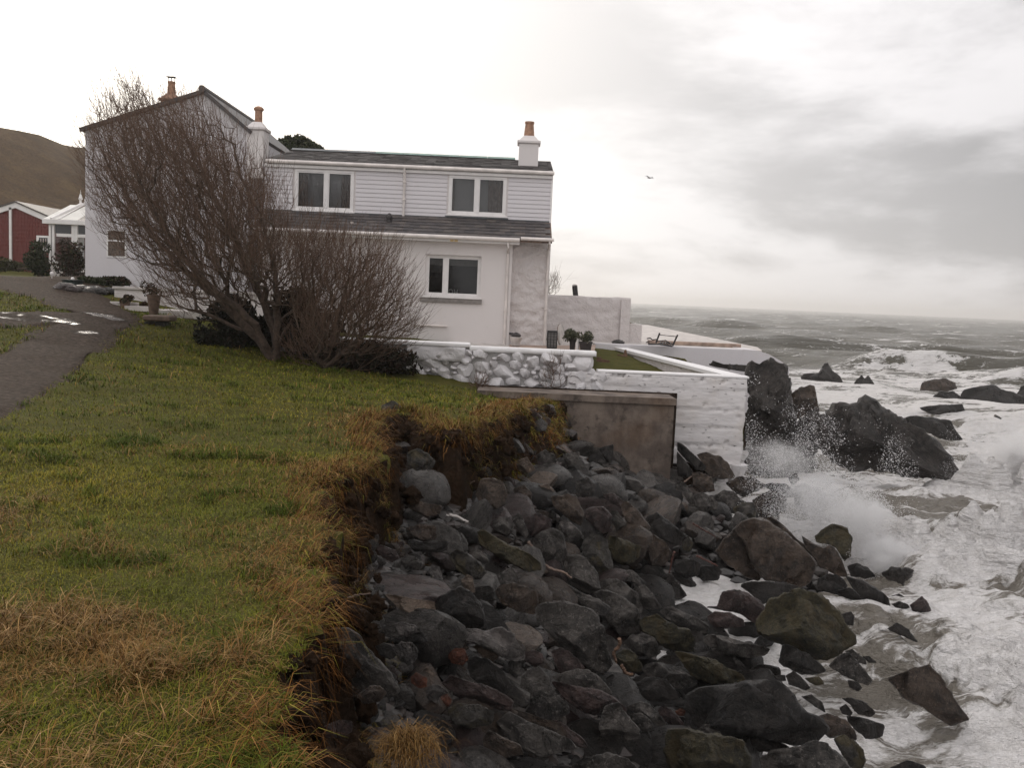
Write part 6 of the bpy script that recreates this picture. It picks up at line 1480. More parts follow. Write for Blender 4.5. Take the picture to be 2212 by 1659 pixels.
stick([((1800+2005/2.772)*.851, (860+545/2.772)*.851), ((1800+2052/2.772)*.851, (860+568/2.772)*.851)], 36.5, .06, MT['black'], 'floating_log', 'dark log floating in the white water near the right edge', 'log', .03)
m = MB(); P_ = [at(*pB(a, b), 11.2) for a, b in ((15, 1500), (190, 1425), (222, 1540), (205, 1610), (60, 1560))]; m.prism(P_[::-1], (0, .12, .03)); o = m.build('broken_stone', RK['t'], origin=P_[0]); tag(o, 'pale tan broken stone with a sharp upright edge above the brown loaf boulder', 'stone')
m = MB(); c = at(*pB(275, 1552), 11.0); V_, F_ = ICO[3]; o = mobj('pebble', V_*np.array([.16, .12, .085])+c, F_, RK['t'], origin=c, smooth=True); tag(o, 'smooth tan oval pebble right of the pale tan broken stone', 'pebble')

# ------------------------------------------------------------------ bare trees
def bare_tree(name, label, base, crown_px, Y, dep, nodes, seed, bf, limbs, twig_len=(.25, .7), hub=None, up=.5, ntw=2, r0=.11, toplean=(0, 0)):
    rs = np.random.default_rng(seed); base = np.asarray(base, float)
    poly = np.array(crown_px, float)
    # sample points in the crown: picture outline at Y, ellipsoidal in depth
    x0, y0 = poly.min(0); x1, y1 = poly.max(0); pts = []
    poly_in = lambda x, y: sdist(np.array(x), np.array(y), poly)
    while len(pts) < nodes:
        px = rs.uniform(x0, x1, 4000); py = rs.uniform(y0, y1, 4000); sd_ = poly_in(px, py); ok = (sd_ > 0) & (rs.uniform(size=4000) < np.clip(sd_/95, .10, 1))
        e = np.clip(sd_/90, 0, 1)**.6
        for a, b, c_ in zip(px[ok], py[ok], e[ok]):
            yy = Y+rs.uniform(-1, 1)*dep*c_; pts.append(at(a, b, yy))
            if len(pts) >= nodes: break
    pts = np.array(pts); sk = [base]; par = [-1]; plen = [0.]
    for lm in limbs:                       # hand-set limbs from the base
        prev = 0; prevp = base
        for q in lm:
            q = np.asarray(q, float); nseg = max(1, int(np.linalg.norm(q-prevp)/.22))
            for j in range(1, nseg+1):
                f = j/nseg; pt = prevp+(q-prevp)*f+rs.normal(size=3)*.02; sk.append(pt); par.append(prev); plen.append(plen[prev]+np.linalg.norm(pt-sk[prev])); prev = len(sk)-1
            prevp = q
    order = np.argsort(np.linalg.norm(pts-base, axis=1)); n0 = len(sk); N_ = n0+len(pts)
    S = np.zeros((N_, 3)); S[:n0] = sk; PL = np.zeros(N_); PL[:n0] = plen; PR = np.zeros(N_, int); PR[:n0] = par
    cnt = n0
    for k in order:
        p = pts[k]; d = np.linalg.norm(S[:cnt]-p, axis=1); c = d+bf*PL[:cnt]+.9*np.maximum(0, (S[:cnt, 2]-p[2]))
        j = int(np.argmin(c)); S[cnt] = p; PR[cnt] = j; PL[cnt] = PL[j]+d[j]; cnt += 1
    # load per node
    load = np.ones(N_)
    for k in range(N_-1, 0, -1): load[PR[k]] += load[k]
    rad = .0030*load**.45; rad = np.minimum(rad, r0); rad[0] = r0
    kids = np.bincount(PR[1:], minlength=N_)
    segs_a = []; segs_b = []; ra = []; rb = []
    for k in range(1, N_):
        a = S[PR[k]]; b = S[k]; L_ = np.linalg.norm(b-a)
        if L_ > .3:                        # long pieces get a gentle bend: rise first, then out
            m1 = a+(b-a)*.5+np.array([0, 0, -.06*L_])+rs.normal(size=3)*.03*L_
            segs_a += [a, m1]; segs_b += [m1, b]; rr = min(rad[PR[k]], rad[k]*1.5); ra += [rr, (rr+rad[k])/2]; rb += [(rr+rad[k])/2, rad[k]]
        else: segs_a.append(a); segs_b.append(b); ra.append(min(rad[PR[k]], rad[k]*1.6)); rb.append(rad[k])
    big_mask = np.array(ra) > .022
    hubp = np.asarray(hub if hub is not None else base, float)
    # fine shoots
    tw_a = []; tw_b = []; tra = []; trb = []
    for k in range(n0, N_):
        for _ in range(ntw if kids[k] == 0 else 1+(rs.random() < .5)):
            d = S[k]-hubp; d = d/np.linalg.norm(d); d = d+np.array([0, 0, up])+rs.normal(size=3)*.27; d += .6*(S[k]-S[PR[k]])/(np.linalg.norm(S[k]-S[PR[k]])+1e-6); d /= np.linalg.norm(d)
            L_ = rs.uniform(*twig_len)*(1 if rs.random() > .05 else 1.9); a = S[k]; mid = a+d*L_*.5; e = d+np.array([0, 0, .22])+rs.normal(size=3)*.1; e /= np.linalg.norm(e); b = mid+e*L_*.5
            tw_a += [a, mid]; tw_b += [mid, b]; tra += [.0032, .0026]; trb += [.0026, .0014]
            if rs.random() < .6:
                e2 = d+rs.normal(size=3)*.45; e2 /= np.linalg.norm(e2); tw_a.append(mid); tw_b.append(mid+e2*L_*.45); tra.append(.0026); trb.append(.0013)
    def tubes(a, b, r_a, r_b, sides):
        a = np.array(a); b = np.array(b); r_a = np.array(r_a); r_b = np.array(r_b); d = b-a; d /= np.linalg.norm(d, axis=1)[:, None]+1e-9
        q = np.where(np.abs(d[:, 2:3]) < .9, np.array([[0, 0, 1.]]), np.array([[1., 0, 0]])); u = np.cross(d, q); u /= np.linalg.norm(u, axis=1)[:, None]+1e-9; v = np.cross(d, u)
        V_ = []
        for ends, r_ in ((a-d*r_a[:, None]*.3, r_a), (b, r_b)):
            for s in range(sides):
                t = 2*math.pi*s/sides; V_.append(ends+r_[:, None]*(math.cos(t)*u+math.sin(t)*v))
        V_ = np.stack(V_, 1); n_ = len(a); base_i = (np.arange(n_)*2*sides)[:, None]; qs = []
        for s in range(sides): qs.append(np.concatenate([base_i+s, base_i+(s+1) % sides, base_i+sides+(s+1) % sides, base_i+sides+s], 1))
        return V_.reshape(-1, 3), np.concatenate(qs)
    t = empty(name, tuple(base), label, 'tree')
    ra = np.array(ra); rb = np.array(rb); A_ = np.array(segs_a); B_ = np.array(segs_b)
    if big_mask.any():
        Vv, q = tubes(A_[big_mask], B_[big_mask], ra[big_mask], rb[big_mask], 7); mobj('trunk', Vv-base, q, MT['bark'], t, smooth=True)
    A2 = np.concatenate([A_[~big_mask], np.array(tw_a)]); B2 = np.concatenate([B_[~big_mask], np.array(tw_b)]); r1 = np.concatenate([ra[~big_mask], tra]); r2 = np.concatenate([rb[~big_mask], trb])
    Vv, q = tubes(A2, B2, r1, r2, 3); k_ = np.repeat(rs.uniform(.75, 1.3, len(A2)), 6)[:, None]
    f = np.clip((np.repeat(r1, 6)-.003)/.01, 0, 1)[:, None]; cc = (np.array([.150, .098, .072])*(1-f)+np.array([.100, .074, .056])*f)*k_
    mobj('crown', Vv-base, q, MT['twig'], t, attrs={'col': cc}); return t
tb = hit(592, 778, lawn_z, 8, 40, 3000); YT = float(tb[1])
big_crown = [(168, 300), (150, 255), (185, 250), (195, 200), (235, 185), (262, 160), (300, 160), (330, 190), (365, 205), (400, 195), (440, 210), (480, 250), (520, 280), (545, 330), (590, 350), (630, 400), (640, 470), (700, 480), (740, 500), (720, 600), (690, 690),
             (640, 690), (570, 672), (490, 668), (430, 690), (390, 690), (330, 665), (290, 600), (250, 560), (210, 520), (175, 400), (160, 330)]
def tp(px, py, dy=0): return at(px, py, YT+dy)
limbs = [[tp(560, 735), tp(520, 690), tp(478, 655), tp(420, 600, .2), tp(340, 520, .3), tp(260, 400, .4), tp(215, 320, .4)],
         [tp(590, 720, .3), tp(575, 660, .4), tp(540, 590, .6), tp(500, 500, .8), tp(440, 380, .9), tp(390, 270, .8)],
         [tp(600, 720, -.2), tp(600, 650, -.4), tp(590, 560, -.5), tp(560, 460, -.4), tp(520, 380, -.3), tp(500, 300, -.2)],
         [tp(608, 730, .2), tp(640, 660, .4), tp(660, 580, .5), tp(665, 520, .4)],
         [tp(550, 700, -.4), tp(480, 640, -.8), tp(400, 560, -1.0), tp(320, 440, -1.0), tp(270, 300, -.8), tp(275, 190, -.5)],
         [tp(540, 720, .3), tp(470, 690, .5), tp(400, 665, .6), tp(330, 625, .6)]]
bare_tree('bare_tree', 'large leafless tree with leaning trunk and reddish brown twigs in front of the gable', tb, big_crown, YT, 2.1, 7600, 3, .30, limbs, hub=tp(570, 820), up=.55, r0=.14, twig_len=(.22, .62))
sb = hit(700, 795, lawn_z, 8, 40, 3000); YS = float(sb[1])
def sp_(px, py, dy=0): return at(px, py, YS+dy)
bush_crown = [(610, 700), (620, 600), (640, 520), (680, 480), (720, 490), (780, 500), (830, 512), (865, 545), (890, 590), (905, 640), (912, 690), (905, 730), (880, 760), (850, 790), (790, 800), (640, 795), (600, 760)]
limbs2 = [[sp_(715, 740), sp_(730, 680), sp_(750, 610), sp_(770, 540)], [sp_(690, 730, .2), sp_(680, 660, .3), sp_(672, 580, .3), sp_(680, 520, .3)], [sp_(740, 760, -.2), sp_(800, 710, -.3), sp_(850, 650, -.4), sp_(875, 590, -.4)],
          [sp_(760, 775, .1), sp_(820, 745, .2), sp_(880, 700, .2)], [sp_(680, 770, -.2), sp_(650, 720, -.4), sp_(630, 660, -.4)]]
bare_tree('bare_shrub', 'leafless spiky shrub right of the large tree, in front of the lean-to window', sb, bush_crown, YS, 1.4, 2900, 9, .30, limbs2, hub=sp_(690, 860), up=.30, r0=.06, twig_len=(.22, .55))
# long bare shoots above the lean-to roof and the twigs right of the house
tw = at(1192, 640, 36); bare_tree('bare_bush', 'small bare bush showing between the house corner and the tall garden wall', tw+np.array([0, 0, -1.2]), [(1180, 640), (1186, 604), (1196, 592), (1206, 606), (1204, 640)], 36, .5, 60, 5, .3, [], r0=.014, ntw=3, twig_len=(.2, .5))
sw = at(1030, 845, 20.3); bare_tree('dead_weed', 'dead brown weed stems at the left end of the concrete wall', np.array([sw[0], 20.3, lawn_z(sw[0], 20.3)]), [(1012, 848), (1022, 812), (1036, 806), (1050, 820), (1056, 848)], 20.3, .3, 90, 6, .2, [], r0=.012, ntw=2, twig_len=(.08, .25))
sw = at(1195, 835, 20.9); bare_tree('dead_weed', 'thin dead weed stems in front of the white rubble wall', np.array([sw[0], 20.9, EYE-2.0]), [(1165, 838), (1175, 790), (1190, 770), (1210, 785), (1235, 838)], 20.9, .3, 70, 7, .1, [], r0=.010, ntw=2, twig_len=(.08, .25))

# ------------------------------------------------------------------ grass
grng = np.random.default_rng(33)
GREEN = np.array([1.75, 1.60, 1.3])*np.array([(.098, .112, .016), (.070, .086, .014), (.135, .135, .020), (.185, .155, .028), (.110, .105, .020)])
STRAW = np.array([1.08, .94, .78])*np.array([(.22, .145, .055), (.16, .095, .034), (.30, .21, .10), (.11, .062, .022), (.18, .105, .034)])
def straw_amount(x, y, s):
    near = 1-sstep(3.4, 6.2, y)
    n_ = fbm2(x, y, .8, 4, 11.); n2 = fbm2(x, y, 2.6, 3, 12.)
    e = 1-sstep(.10, 1.0+.25*np.minimum(y, 8)/8, s)
    return np.clip(.03+e*(.46+.7*n_)+near*(.12+1.1*n_+.9*n2)+.25*np.maximum(n_+n2*.5-.18, 0), 0, 1)
def blades(x, y, z, L_, wid, lean, az, colr, curve=.35):
    n_ = len(x); u = np.stack([np.cos(az), np.sin(az)], 1); t = np.stack([-np.sin(az), np.cos(az)], 1)
    hb = np.stack([x, y, z], 1); w3 = np.concatenate([t, np.zeros((n_, 1))], 1)*wid[:, None]*.5
    sl, cl_ = np.sin(lean), np.cos(lean); d1 = np.concatenate([u*sl[:, None], cl_[:, None]], 1)
    l2 = lean+curve+.35; d2 = np.concatenate([u*np.sin(l2)[:, None], np.cos(l2)[:, None]], 1)
    m_ = hb+d1*L_[:, None]*.55; tip = m_+d2*L_[:, None]*.5
    V_ = np.stack([hb-w3, hb+w3, m_+w3*.75, m_-w3*.75, tip], 1).reshape(-1, 3); b = np.arange(n_)*5
    q = np.stack([b, b+1, b+2, b+3], 1); tr_ = np.stack([b+3, b+2, b+4], 1)
    cc = np.repeat(colr, 5, 0); k = np.tile(np.array([.75, .75, 1., 1., 1.15]), n_)[:, None]
    return V_, q, tr_, cc*k
def scatter(n_, y0, y1, xl, p):
    y = y0*(y1/y0)**grng.uniform(0, 1, n_)**p; w_ = np.minimum(.62*y+1.2, 30)+np.where(y > 9, 2.4, .4); x = -w_*grng.uniform(0, 1, n_)+np.where(y > 9, 2.2, .6)*1.0
    return x, y
def lawn_patch(n_, y0, y1, p):
    x, y = scatter(n_, y0, y1, 0, p); s = sdist(x, y, LAND)+.16*fbm2(x, y, 2.6, 3, 5.0)+.07*fbm2(x, y, 8, 2, 9.)
    k = (s > -.02) & (track_d(x, y) > -.16+.12*fbm2(x, y, 3, 2)) & ~((x > -7) & (y > 21.2) & (x < -3.4) & (fbm2(x, y, 1.5, 3) > -.1)) & ~((x > -2.9) & (y > 20)) & (y < 26)
    return x[k], y[k], s[k]
Vs = []; Qs = []; Ts = []; Cs = []; off = 0
def push(r):
    global off
    Vs.append(r[0]); Qs.append(r[1]+off); Ts.append(r[2]+off); Cs.append(r[3]); off += len(r[0])
for (n_, y0, y1, p) in ((210000, 2.4, 9, 1.0), (150000, 6, 26, .9)):
    x, y, s = lawn_patch(n_, y0, y1, p); n_ = len(x); z = lawn_z(x, y)-.01
    st = straw_amount(x, y, s); is_st = grng.uniform(size=n_) < st*.9
    clump = fbm2(x, y, 1.5, 3, 40.); tuft = sstep(.20, .42, clump)
    tone = fbm2(x, y, .45, 3, 50.); gi = np.clip((grng.normal(size=n_)*1.0+tone*2.2+1.6), 0, 4).astype(int)
    c = np.where(is_st[:, None], STRAW[grng.integers(5, size=n_)], GREEN[np.array([1, 0, 4, 2, 3])[gi]]); c = c*grng.uniform(.7, 1.25, (n_, 1))
    c = np.where((~is_st & (tuft > .5))[:, None], c*np.array([.48, .62, .55]), c)
    far_ = np.clip(y/6, .8, 4)
    L_ = grng.uniform(.020, .055, n_)*(1+1.1*tuft)*(1+is_st*.9)*(1+.25*(far_-1)); wid = grng.uniform(.0028, .0055, n_)*far_
    lean = np.where(is_st, grng.uniform(.5, 1.35, n_), grng.uniform(.15, 1.0, n_)); az = grng.uniform(0, 6.28, n_)
    push(blades(x, y, z, L_, wid, lean, az, c))
# long dead grass near the camera and along the broken edge
n_ = 30000; x = grng.uniform(-4.2, .3, n_); y = grng.uniform(2.4, 6.5, n_); s = sdist(x, y, LAND); cl_n = fbm2(x, y, 1.1, 3, 60.)
k = (s > -.02) & (cl_n > .10+.10*(y-2.4)); x, y, s = x[k], y[k], s[k]; n_ = len(x)
push(blades(x, y, lawn_z(x, y), grng.uniform(.10, .30, n_), grng.uniform(.0025, .0045, n_), grng.uniform(.6, 1.4, n_), grng.normal(.3, 1.3, n_), STRAW[grng.integers(5, size=n_)]*grng.uniform(.7, 1.35, (n_, 1)), .5))
grass = mobj('grass', np.concatenate(Vs), [np.concatenate(Qs), np.concatenate(Ts)], MT['veg'], attrs={'col': np.concatenate(Cs)}); grass['kind'] = 'stuff'
# hanging fringe of roots and dead grass
Vs = []; Qs = []; Ts = []; Cs = []; off = 0
E_ = np.array(edge)
seg = np.linalg.norm(np.diff(E_, axis=0), axis=1); cum = np.concatenate([[0], np.cumsum(seg)])
n_ = 24000; t = grng.uniform(0, cum[-1], n_); x = np.interp(t, cum, E_[:, 0]); y = np.interp(t, cum, E_[:, 1])
ti = np.clip(np.searchsorted(cum, t)-1, 0, len(seg)-1); dx = np.diff(E_, axis=0)[ti]; dx /= np.linalg.norm(dx, axis=1)[:, None]; outw = np.stack([dx[:, 1], -dx[:, 0]], 1)
clmp = fbm2(t, t*0, 1.4, 3, 3.); offs = grng.uniform(-.30, .10, n_)+.10*clmp
x = x+outw[:, 0]*offs; y = y+outw[:, 1]*offs
zz, s_ = ground_z(x, y); k = (s_ > -.10) & ((clmp > -.12) | (grng.uniform(size=n_) < .2)); x, y, zz, outw, clmp = x[k], y[k], zz[k], outw[k], clmp[k]; n_ = len(x)
az = np.arctan2(outw[:, 1], outw[:, 0])+grng.normal(size=n_)*.7
down = grng.uniform(size=n_) < .62
lean = np.where(down, grng.uniform(1.3, 2.2, n_), grng.uniform(.5, 1.2, n_)); L_ = grng.uniform(.05, .22, n_)*(1+1.2*np.clip(clmp, 0, 1))*np.where(y > 9, 1.3, 1)
c = np.where((grng.uniform(size=n_) < .8)[:, None], STRAW[grng.integers(5, size=n_)]*np.array([.92, .74, .54]), GREEN[grng.integers(5, size=n_)])*grng.uniform(.5, 1.2, (n_, 1))
push(blades(x, y, zz, L_, grng.uniform(.003, .006, n_)*np.clip(y/7, .9, 2.2), lean, az, c, .7))
# slope of rough grass running down to the concrete wall
n_ = 15000; x = grng.uniform(-1.2, 1.6, n_); y = grng.uniform(13.5, 19.45, n_); zz, s_ = ground_z(x, y); k = (s_ > -1.0) & (s_ < .4) & (fbm2(x, y, 1.2, 3, 70.) > .12*np.clip(-s_*2, 0, 1)); x, y, zz = x[k], y[k], zz[k]; n_ = len(x)
c = np.where((grng.uniform(size=n_) < .72)[:, None], STRAW[grng.integers(5, size=n_)]*np.array([.85, .58, .40]), GREEN[grng.integers(5, size=n_)])*grng.uniform(.6, 1.2, (n_, 1))
push(blades(x, y, zz, grng.uniform(.10, .30, n_), grng.uniform(.008, .014, n_), grng.uniform(.4, 1.7, n_), grng.normal(-.6, 1.0, n_), c, .6))
fr_ = mobj('dead_grass', np.concatenate(Vs), [np.concatenate(Qs), np.concatenate(Ts)], MT['veg'], attrs={'col': np.concatenate(Cs)}); fr_['kind'] = 'stuff'
# slumped sods: clumps of turf lying part way down the face
for k in range(34):
    tt = grng.uniform(.3, cum[-1]); ex, ey = np.interp(tt, cum, E_[:, 0]), np.interp(tt, cum, E_[:, 1]); j = min(max(np.searchsorted(cum, tt)-1, 0), len(seg)-1)
    d_ = np.diff(E_, axis=0)[j]; d_ = d_/np.linalg.norm(d_); of = grng.uniform(.05, .38); ex += d_[1]*of; ey -= d_[0]*of; n_ = 330; R_ = grng.uniform(.08, .17)*(1 if ey < 9 else 1.5)
    x = ex+grng.normal(size=n_)*R_; y = ey+grng.normal(size=n_)*R_; zz = ground_z(x, y)[0]+.10*np.exp(-((x-ex)**2+(y-ey)**2)/(R_*R_))
    mixg = grng.uniform(.2, .75); c = np.where((grng.uniform(size=n_) < mixg)[:, None], STRAW[grng.integers(5, size=n_)], GREEN[grng.integers(5, size=n_)]*.8)*grng.uniform(.5, 1.2, (n_, 1))
    push(blades(x, y, zz, grng.uniform(.05, .17, n_)*(1 if ey < 9 else 1.4), grng.uniform(.003, .005, n_)*max(ey/7, .9), grng.uniform(.3, 2.0, n_), math.atan2(-d_[0], d_[1])+grng.normal(size=n_)*1.1, c, .6))
# roots and torn strands hanging down the face
n_ = 3600; t = grng.uniform(0, cum[-1], n_); ncl = fbm2(t, t*0, 2.2, 3, 21.); kk = ncl > -.15; t = t[kk]; n_ = len(t)
x = np.interp(t, cum, E_[:, 0]); y = np.interp(t, cum, E_[:, 1]); ti = np.clip(np.searchsorted(cum, t)-1, 0, len(seg)-1); dx = np.diff(E_, axis=0)[ti]; dx /= np.linalg.norm(dx, axis=1)[:, None]; outw = np.stack([dx[:, 1], -dx[:, 0]], 1)
of = grng.uniform(.0, .22, n_); x = x+outw[:, 0]*of; y = y+outw[:, 1]*of; zt_r = lawn_z(x, y)-grng.uniform(.0, .12, n_)
push(blades(x, y, zt_r, grng.uniform(.06, .30, n_), grng.uniform(.002, .004, n_)*np.clip(y/7, .9, 2.), grng.uniform(2.3, 3.0, n_), np.arctan2(outw[:, 1], outw[:, 0])+grng.normal(size=n_)*.9, STRAW[grng.integers(5, size=n_)]*np.array([.55, .42, .32])*grng.uniform(.4, 1.2, (n_, 1)), -.5))
o = mobj('dead_grass', np.concatenate(Vs), [np.concatenate(Qs), np.concatenate(Ts)], MT['veg'], attrs={'col': np.concatenate(Cs)}); o['kind'] = 'stuff'; bpy.data.objects.remove(fr_)
# clods of soil and torn turf along the broken edge
VV = []; FF = []; n0 = 0
for k in range(420):
    tt = grng.uniform(0, cum[-1]); ex = np.interp(tt, cum, E_[:, 0]); ey = np.interp(tt, cum, E_[:, 1]); i_ = min(max(np.searchsorted(cum, tt)-1, 0), len(seg)-1)
    d_ = np.diff(E_, axis=0)[i_]; d_ = d_/np.linalg.norm(d_); o_ = np.array([d_[1], -d_[0]])*grng.uniform(-.05, .34); ex += o_[0]; ey += o_[1]
    zg = float(ground_z(np.array([ex]), np.array([ey]))[0][0]); zl = float(lawn_z(np.array([ex]), np.array([ey]))[0]); r_ = grng.uniform(.025, .075)*(1 if ey < 9 else 1.45)
    V_, F_ = ICO[3]; P_ = V_*np.array([grng.uniform(.8, 1.3), grng.uniform(.8, 1.3), grng.uniform(.7, 1.3)])*r_; P_ = P_*(1+.7*fbm(V_*1.7+k*3.1, 4)+.3*fbm(V_*5+k, 3))[:, None]
    VV.append(P_+np.array([ex, ey, min(zg+(zl-zg)*grng.uniform(0, .85), zl-r_*1.0)])); FF.append(F_+n0); n0 += len(V_)
o = mobj('soil_clods', np.concatenate(VV), np.concatenate(FF), MT['soil'], smooth=True); o['kind'] = 'stuff'
# matted clump of dead grass fallen on the beach
Vs = []; Qs = []; Ts = []; Cs = []; off = 0
c0 = at(880, 1620, 4.0); n_ = 900; x = c0[0]+grng.normal(size=n_)*.06; y = c0[1]+grng.normal(size=n_)*.08; zz = np.full(n_, c0[2])+.06*np.exp(-((x-c0[0])**2+(y-c0[1])**2)/.012)
push(blades(x, y, zz, grng.uniform(.08, .20, n_), grng.uniform(.002, .004, n_), grng.uniform(.7, 2.0, n_), grng.normal(-1.6, 1.2, n_), STRAW[grng.integers(5, size=n_)]*.85*grng.uniform(.6, 1.2, (n_, 1)), .9))
o = mobj('grass_clump', np.concatenate(Vs)-c0, [np.concatenate(Qs), np.concatenate(Ts)], MT['veg'], attrs={'col': np.concatenate(Cs)}); o.location = c0; tag(o, 'matted clump of dead golden grass lying among the stones at the bottom edge', 'grass clump')
# garden grass behind the white wall
Vs = []; Qs = []; Ts = []; Cs = []; off = 0
n_ = 5000; x = grng.uniform(xa-.05, xc-.5, n_); y = grng.uniform(WY+.5, 30.5, n_); k = (x < (xc-.5-(y-WY)*.26)) & (x < xa+1.9+.5*fbm2(x, y, .9, 2)) & (y > WY+2.5); x, y = x[k], y[k]; n_ = len(x)
push(blades(x, y, np.full(n_, gz), grng.uniform(.06, .16, n_), grng.uniform(.01, .02, n_), grng.uniform(.1, .9, n_), grng.uniform(0, 6.28, n_), GREEN[grng.integers(3, size=n_)]*.8*grng.uniform(.6, 1.1, (n_, 1))))
o = mobj('garden_grass', np.concatenate(Vs), [np.concatenate(Qs), np.concatenate(Ts)], MT['veg'], attrs={'col': np.concatenate(Cs)}); o['kind'] = 'stuff'

# ------------------------------------------------------------------ spray
HAZE = .00045
sprng = np.random.default_rng(55)
def droplets(pts, size, name, mat):
    n_ = len(pts); T4 = np.array([(1, 1, 1), (1, -1, -1), (-1, 1, -1), (-1, -1, 1)])*.6; r_ = size[:, None, None]
    # random orientation
    q = sprng.normal(size=(n_, 4)); q /= np.linalg.norm(q, axis=1)[:, None]; a, b, c_, d = q.T
    Rm = np.stack([np.stack([1-2*(c_*c_+d*d), 2*(b*c_-a*d), 2*(b*d+a*c_)], 1), np.stack([2*(b*c_+a*d), 1-2*(b*b+d*d), 2*(c_*d-a*b)], 1), np.stack([2*(b*d-a*c_), 2*(c_*d+a*b), 1-2*(b*b+c_*c_)], 1)], 1)
    V_ = (np.einsum('nij,kj->nki', Rm, T4)*r_+pts[:, None]).reshape(-1, 3); bi = np.arange(n_)*4
    F_ = np.concatenate([np.stack([bi+i, bi+j, bi+k], 1) for i, j, k in ((0, 1, 2), (0, 2, 3), (0, 3, 1), (1, 3, 2))])
    o = mobj(name, V_, F_, mat); o['kind'] = 'stuff'; return o
n = N('spray_drops'); MT['drop'] = n.bsdf((.86, .85, .85), .35, None)
# sheet of flying drops in front of the pier and reef
px = sprng.uniform(1610, 1985, 40000); py = sprng.uniform(775, 1110, 40000); g = fbm2(px/100, py/100, 1.0, 4, 3.)
line = np.interp(px, [1610, 1700, 1800, 1900, 1990], [790, 850, 870, 900, 960]); kk = (py > line) & (sprng.uniform(size=len(px)) < np.clip(.30+.9*g, .02, 1)*np.clip((py-line)/60, .2, 1))
pts = np.array([at(a, b, sprng.uniform(18.5, 24)) for a, b in zip(px[kk][:13000], py[kk][:13000])])
droplets(pts, sprng.uniform(.004, .013, len(pts))*np.where(sprng.uniform(size=len(pts)) < .06, 1.7, 1), 'spray_drops', MT['drop'])
def burst(c, r, n_, sz, fall=2.2, nf=1.1):
    d = sprng.normal(size=(n_*3, 3)); d /= np.linalg.norm(d, axis=1)[:, None]; rr = sprng.uniform(0, 1, n_*3)**(1/fall)
    p = d*rr[:, None]*np.array(r); g = fbm(p*nf/np.array(r)*2.2+c[0], 4); k = sprng.uniform(size=n_*3) < np.clip(.35+1.3*g, 0, 1)
    return (p[k]+np.array(c))[:n_]
cl = []
cl.append(burst(at(1820, 1130, 16.2), (.85, .7, .95), 15000, 1)); cl.append(burst(at(1900, 1210, 15.6), (.8, .6, .55), 12000, 1)); cl.append(burst(at(1750, 1110, 17.0), (.9, .8, .75), 12000, 1))
cl.append(burst(at(2170, 985, 23), (1.0, .8, .95), 15000, 1)); cl.append(burst(at(2060, 1230, 15.5), (1.2, .7, .45), 15000, 1)); cl.append(burst(at(1690, 1010, 20), (1.0, .8, .5), 3000, 1))
# jets: torn sheets of water thrown up along the boulders
for k in range(150):
    f = sprng.uniform(); b0 = at(1690+250*f, 1075+185*f, 18.2-2.6*f)+sprng.normal(size=3)*np.array([.25, .3, .03]); th = sprng.normal(-.15, .55); sp = sprng.uniform(2.2, 5.2)*(1-.35*abs(f-.45)); n_ = int(sprng.uniform(60, 260))
    v0 = np.array([math.sin(th)*sp*.75, sprng.normal()*.8, math.cos(th)*sp]); tt = sprng.uniform(0, 1, n_)**.7*sprng.uniform(.35, .75); spread = sprng.normal(size=(n_, 3))*(.03+.16*tt)[:, None]
    cl.append(b0+v0*tt[:, None]+np.array([0, 0, -4.9])*(tt**2)[:, None]+spread)
for k in range(60):
    b0 = at(2090+120*sprng.uniform(), 1055, 23)+sprng.normal(size=3)*np.array([.3, .4, .05]); th = sprng.normal(-.1, .5); sp = sprng.uniform(2.5, 5.5); n_ = int(sprng.uniform(50, 180)); v0 = np.array([math.sin(th)*sp*.7, sprng.normal()*.8, math.cos(th)*sp]); tt = sprng.uniform(0, 1, n_)**.7*sprng.uniform(.3, .7)
    cl.append(b0+v0*tt[:, None]+np.array([0, 0, -4.9])*(tt**2)[:, None]+sprng.normal(size=(n_, 3))*(.03+.16*tt)[:, None])
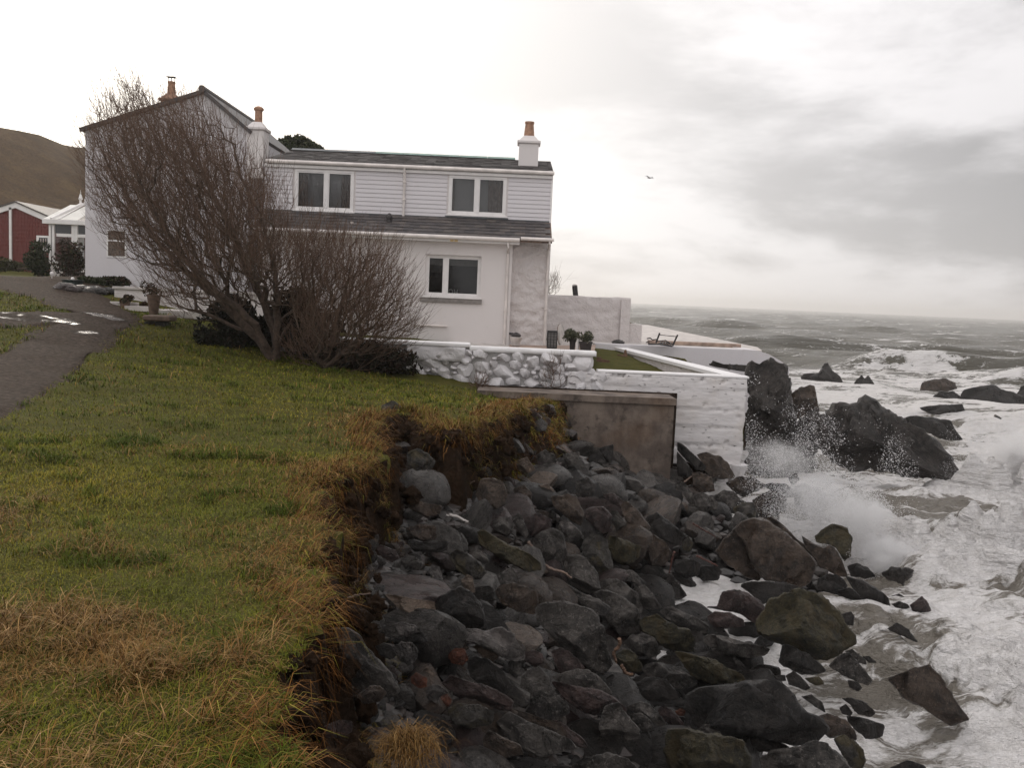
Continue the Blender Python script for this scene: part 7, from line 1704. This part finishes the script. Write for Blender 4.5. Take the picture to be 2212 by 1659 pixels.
pts = np.concatenate(cl); pts = pts[pts[:, 2] > -.25]
droplets(pts, sprng.uniform(.003, .010, len(pts)), 'splash', MT['drop'])
# fine mist of the splash: small volumes with an uneven body
def mist(name, c, r, dens, seed):
    nn = N(name); tcn = nn.new('ShaderNodeTexCoord').outputs['Object']; ln = nn.new('ShaderNodeVectorMath', operation='LENGTH'); nn.L(tcn, ln.inputs[0])
    nz_ = nn.noise(tcn, 2.6, 9, .76, .8); fal = nn.mr(ln.outputs['Value'], .15, 1.0, 1, 0)
    dn = nn.mr(nn.math('ADD', fal, nn.math('MULTIPLY', nn.math('SUBTRACT', nz_, .5), 3.2)), .34, 1.1, 0, dens)
    vol = nn.new('ShaderNodeVolumePrincipled'); vol.inputs['Color'].default_value = (.97, .965, .96, 1); nn.L(dn, vol.inputs['Density']); vol.inputs['Anisotropy'].default_value = .3
    nn.L(vol.outputs[0], nn.out.inputs['Volume'])
    V_, F_ = ICO[3]; o = mobj('spray_mist', V_, F_, nn.m); o.location = c; o.scale = r; o['kind'] = 'stuff'; o.rotation_euler = (0, 0, seed)
mist('mist', at(1850, 1120, 15.9), (.85, .7, .85), 5, .3)
mist('mist', at(1915, 1205, 15.4), (.80, .7, .65), 6.5, 1.3)
mist('mist', at(1760, 1075, 17.4), (1.0, .9, .8), 2.0, 2.2)
mist('mist', at(1690, 990, 21.5), (1.3, 1.0, .8), .9, 2.9)
mist('mist', at(2190, 985, 23), (1.4, 1.0, 1.15), 3, 4.)
mist('mist', at(2090, 1230, 15.6), (1.4, .8, .5), 4, 5.)
# air: salt haze over the whole place
hz_ = N('sea_haze'); hv = hz_.new('ShaderNodeVolumePrincipled'); hv.inputs['Color'].default_value = (1, .985, .965, 1); hv.inputs['Density'].default_value = HAZE; hv.inputs['Anisotropy'].default_value = .55
hz_.L(hv.outputs[0], hz_.out.inputs['Volume'])
mb = MB(); mb.box(-170, 4400, -28, 5400, -7.5, 34); o = mb.build('haze', hz_.m); o['kind'] = 'stuff'
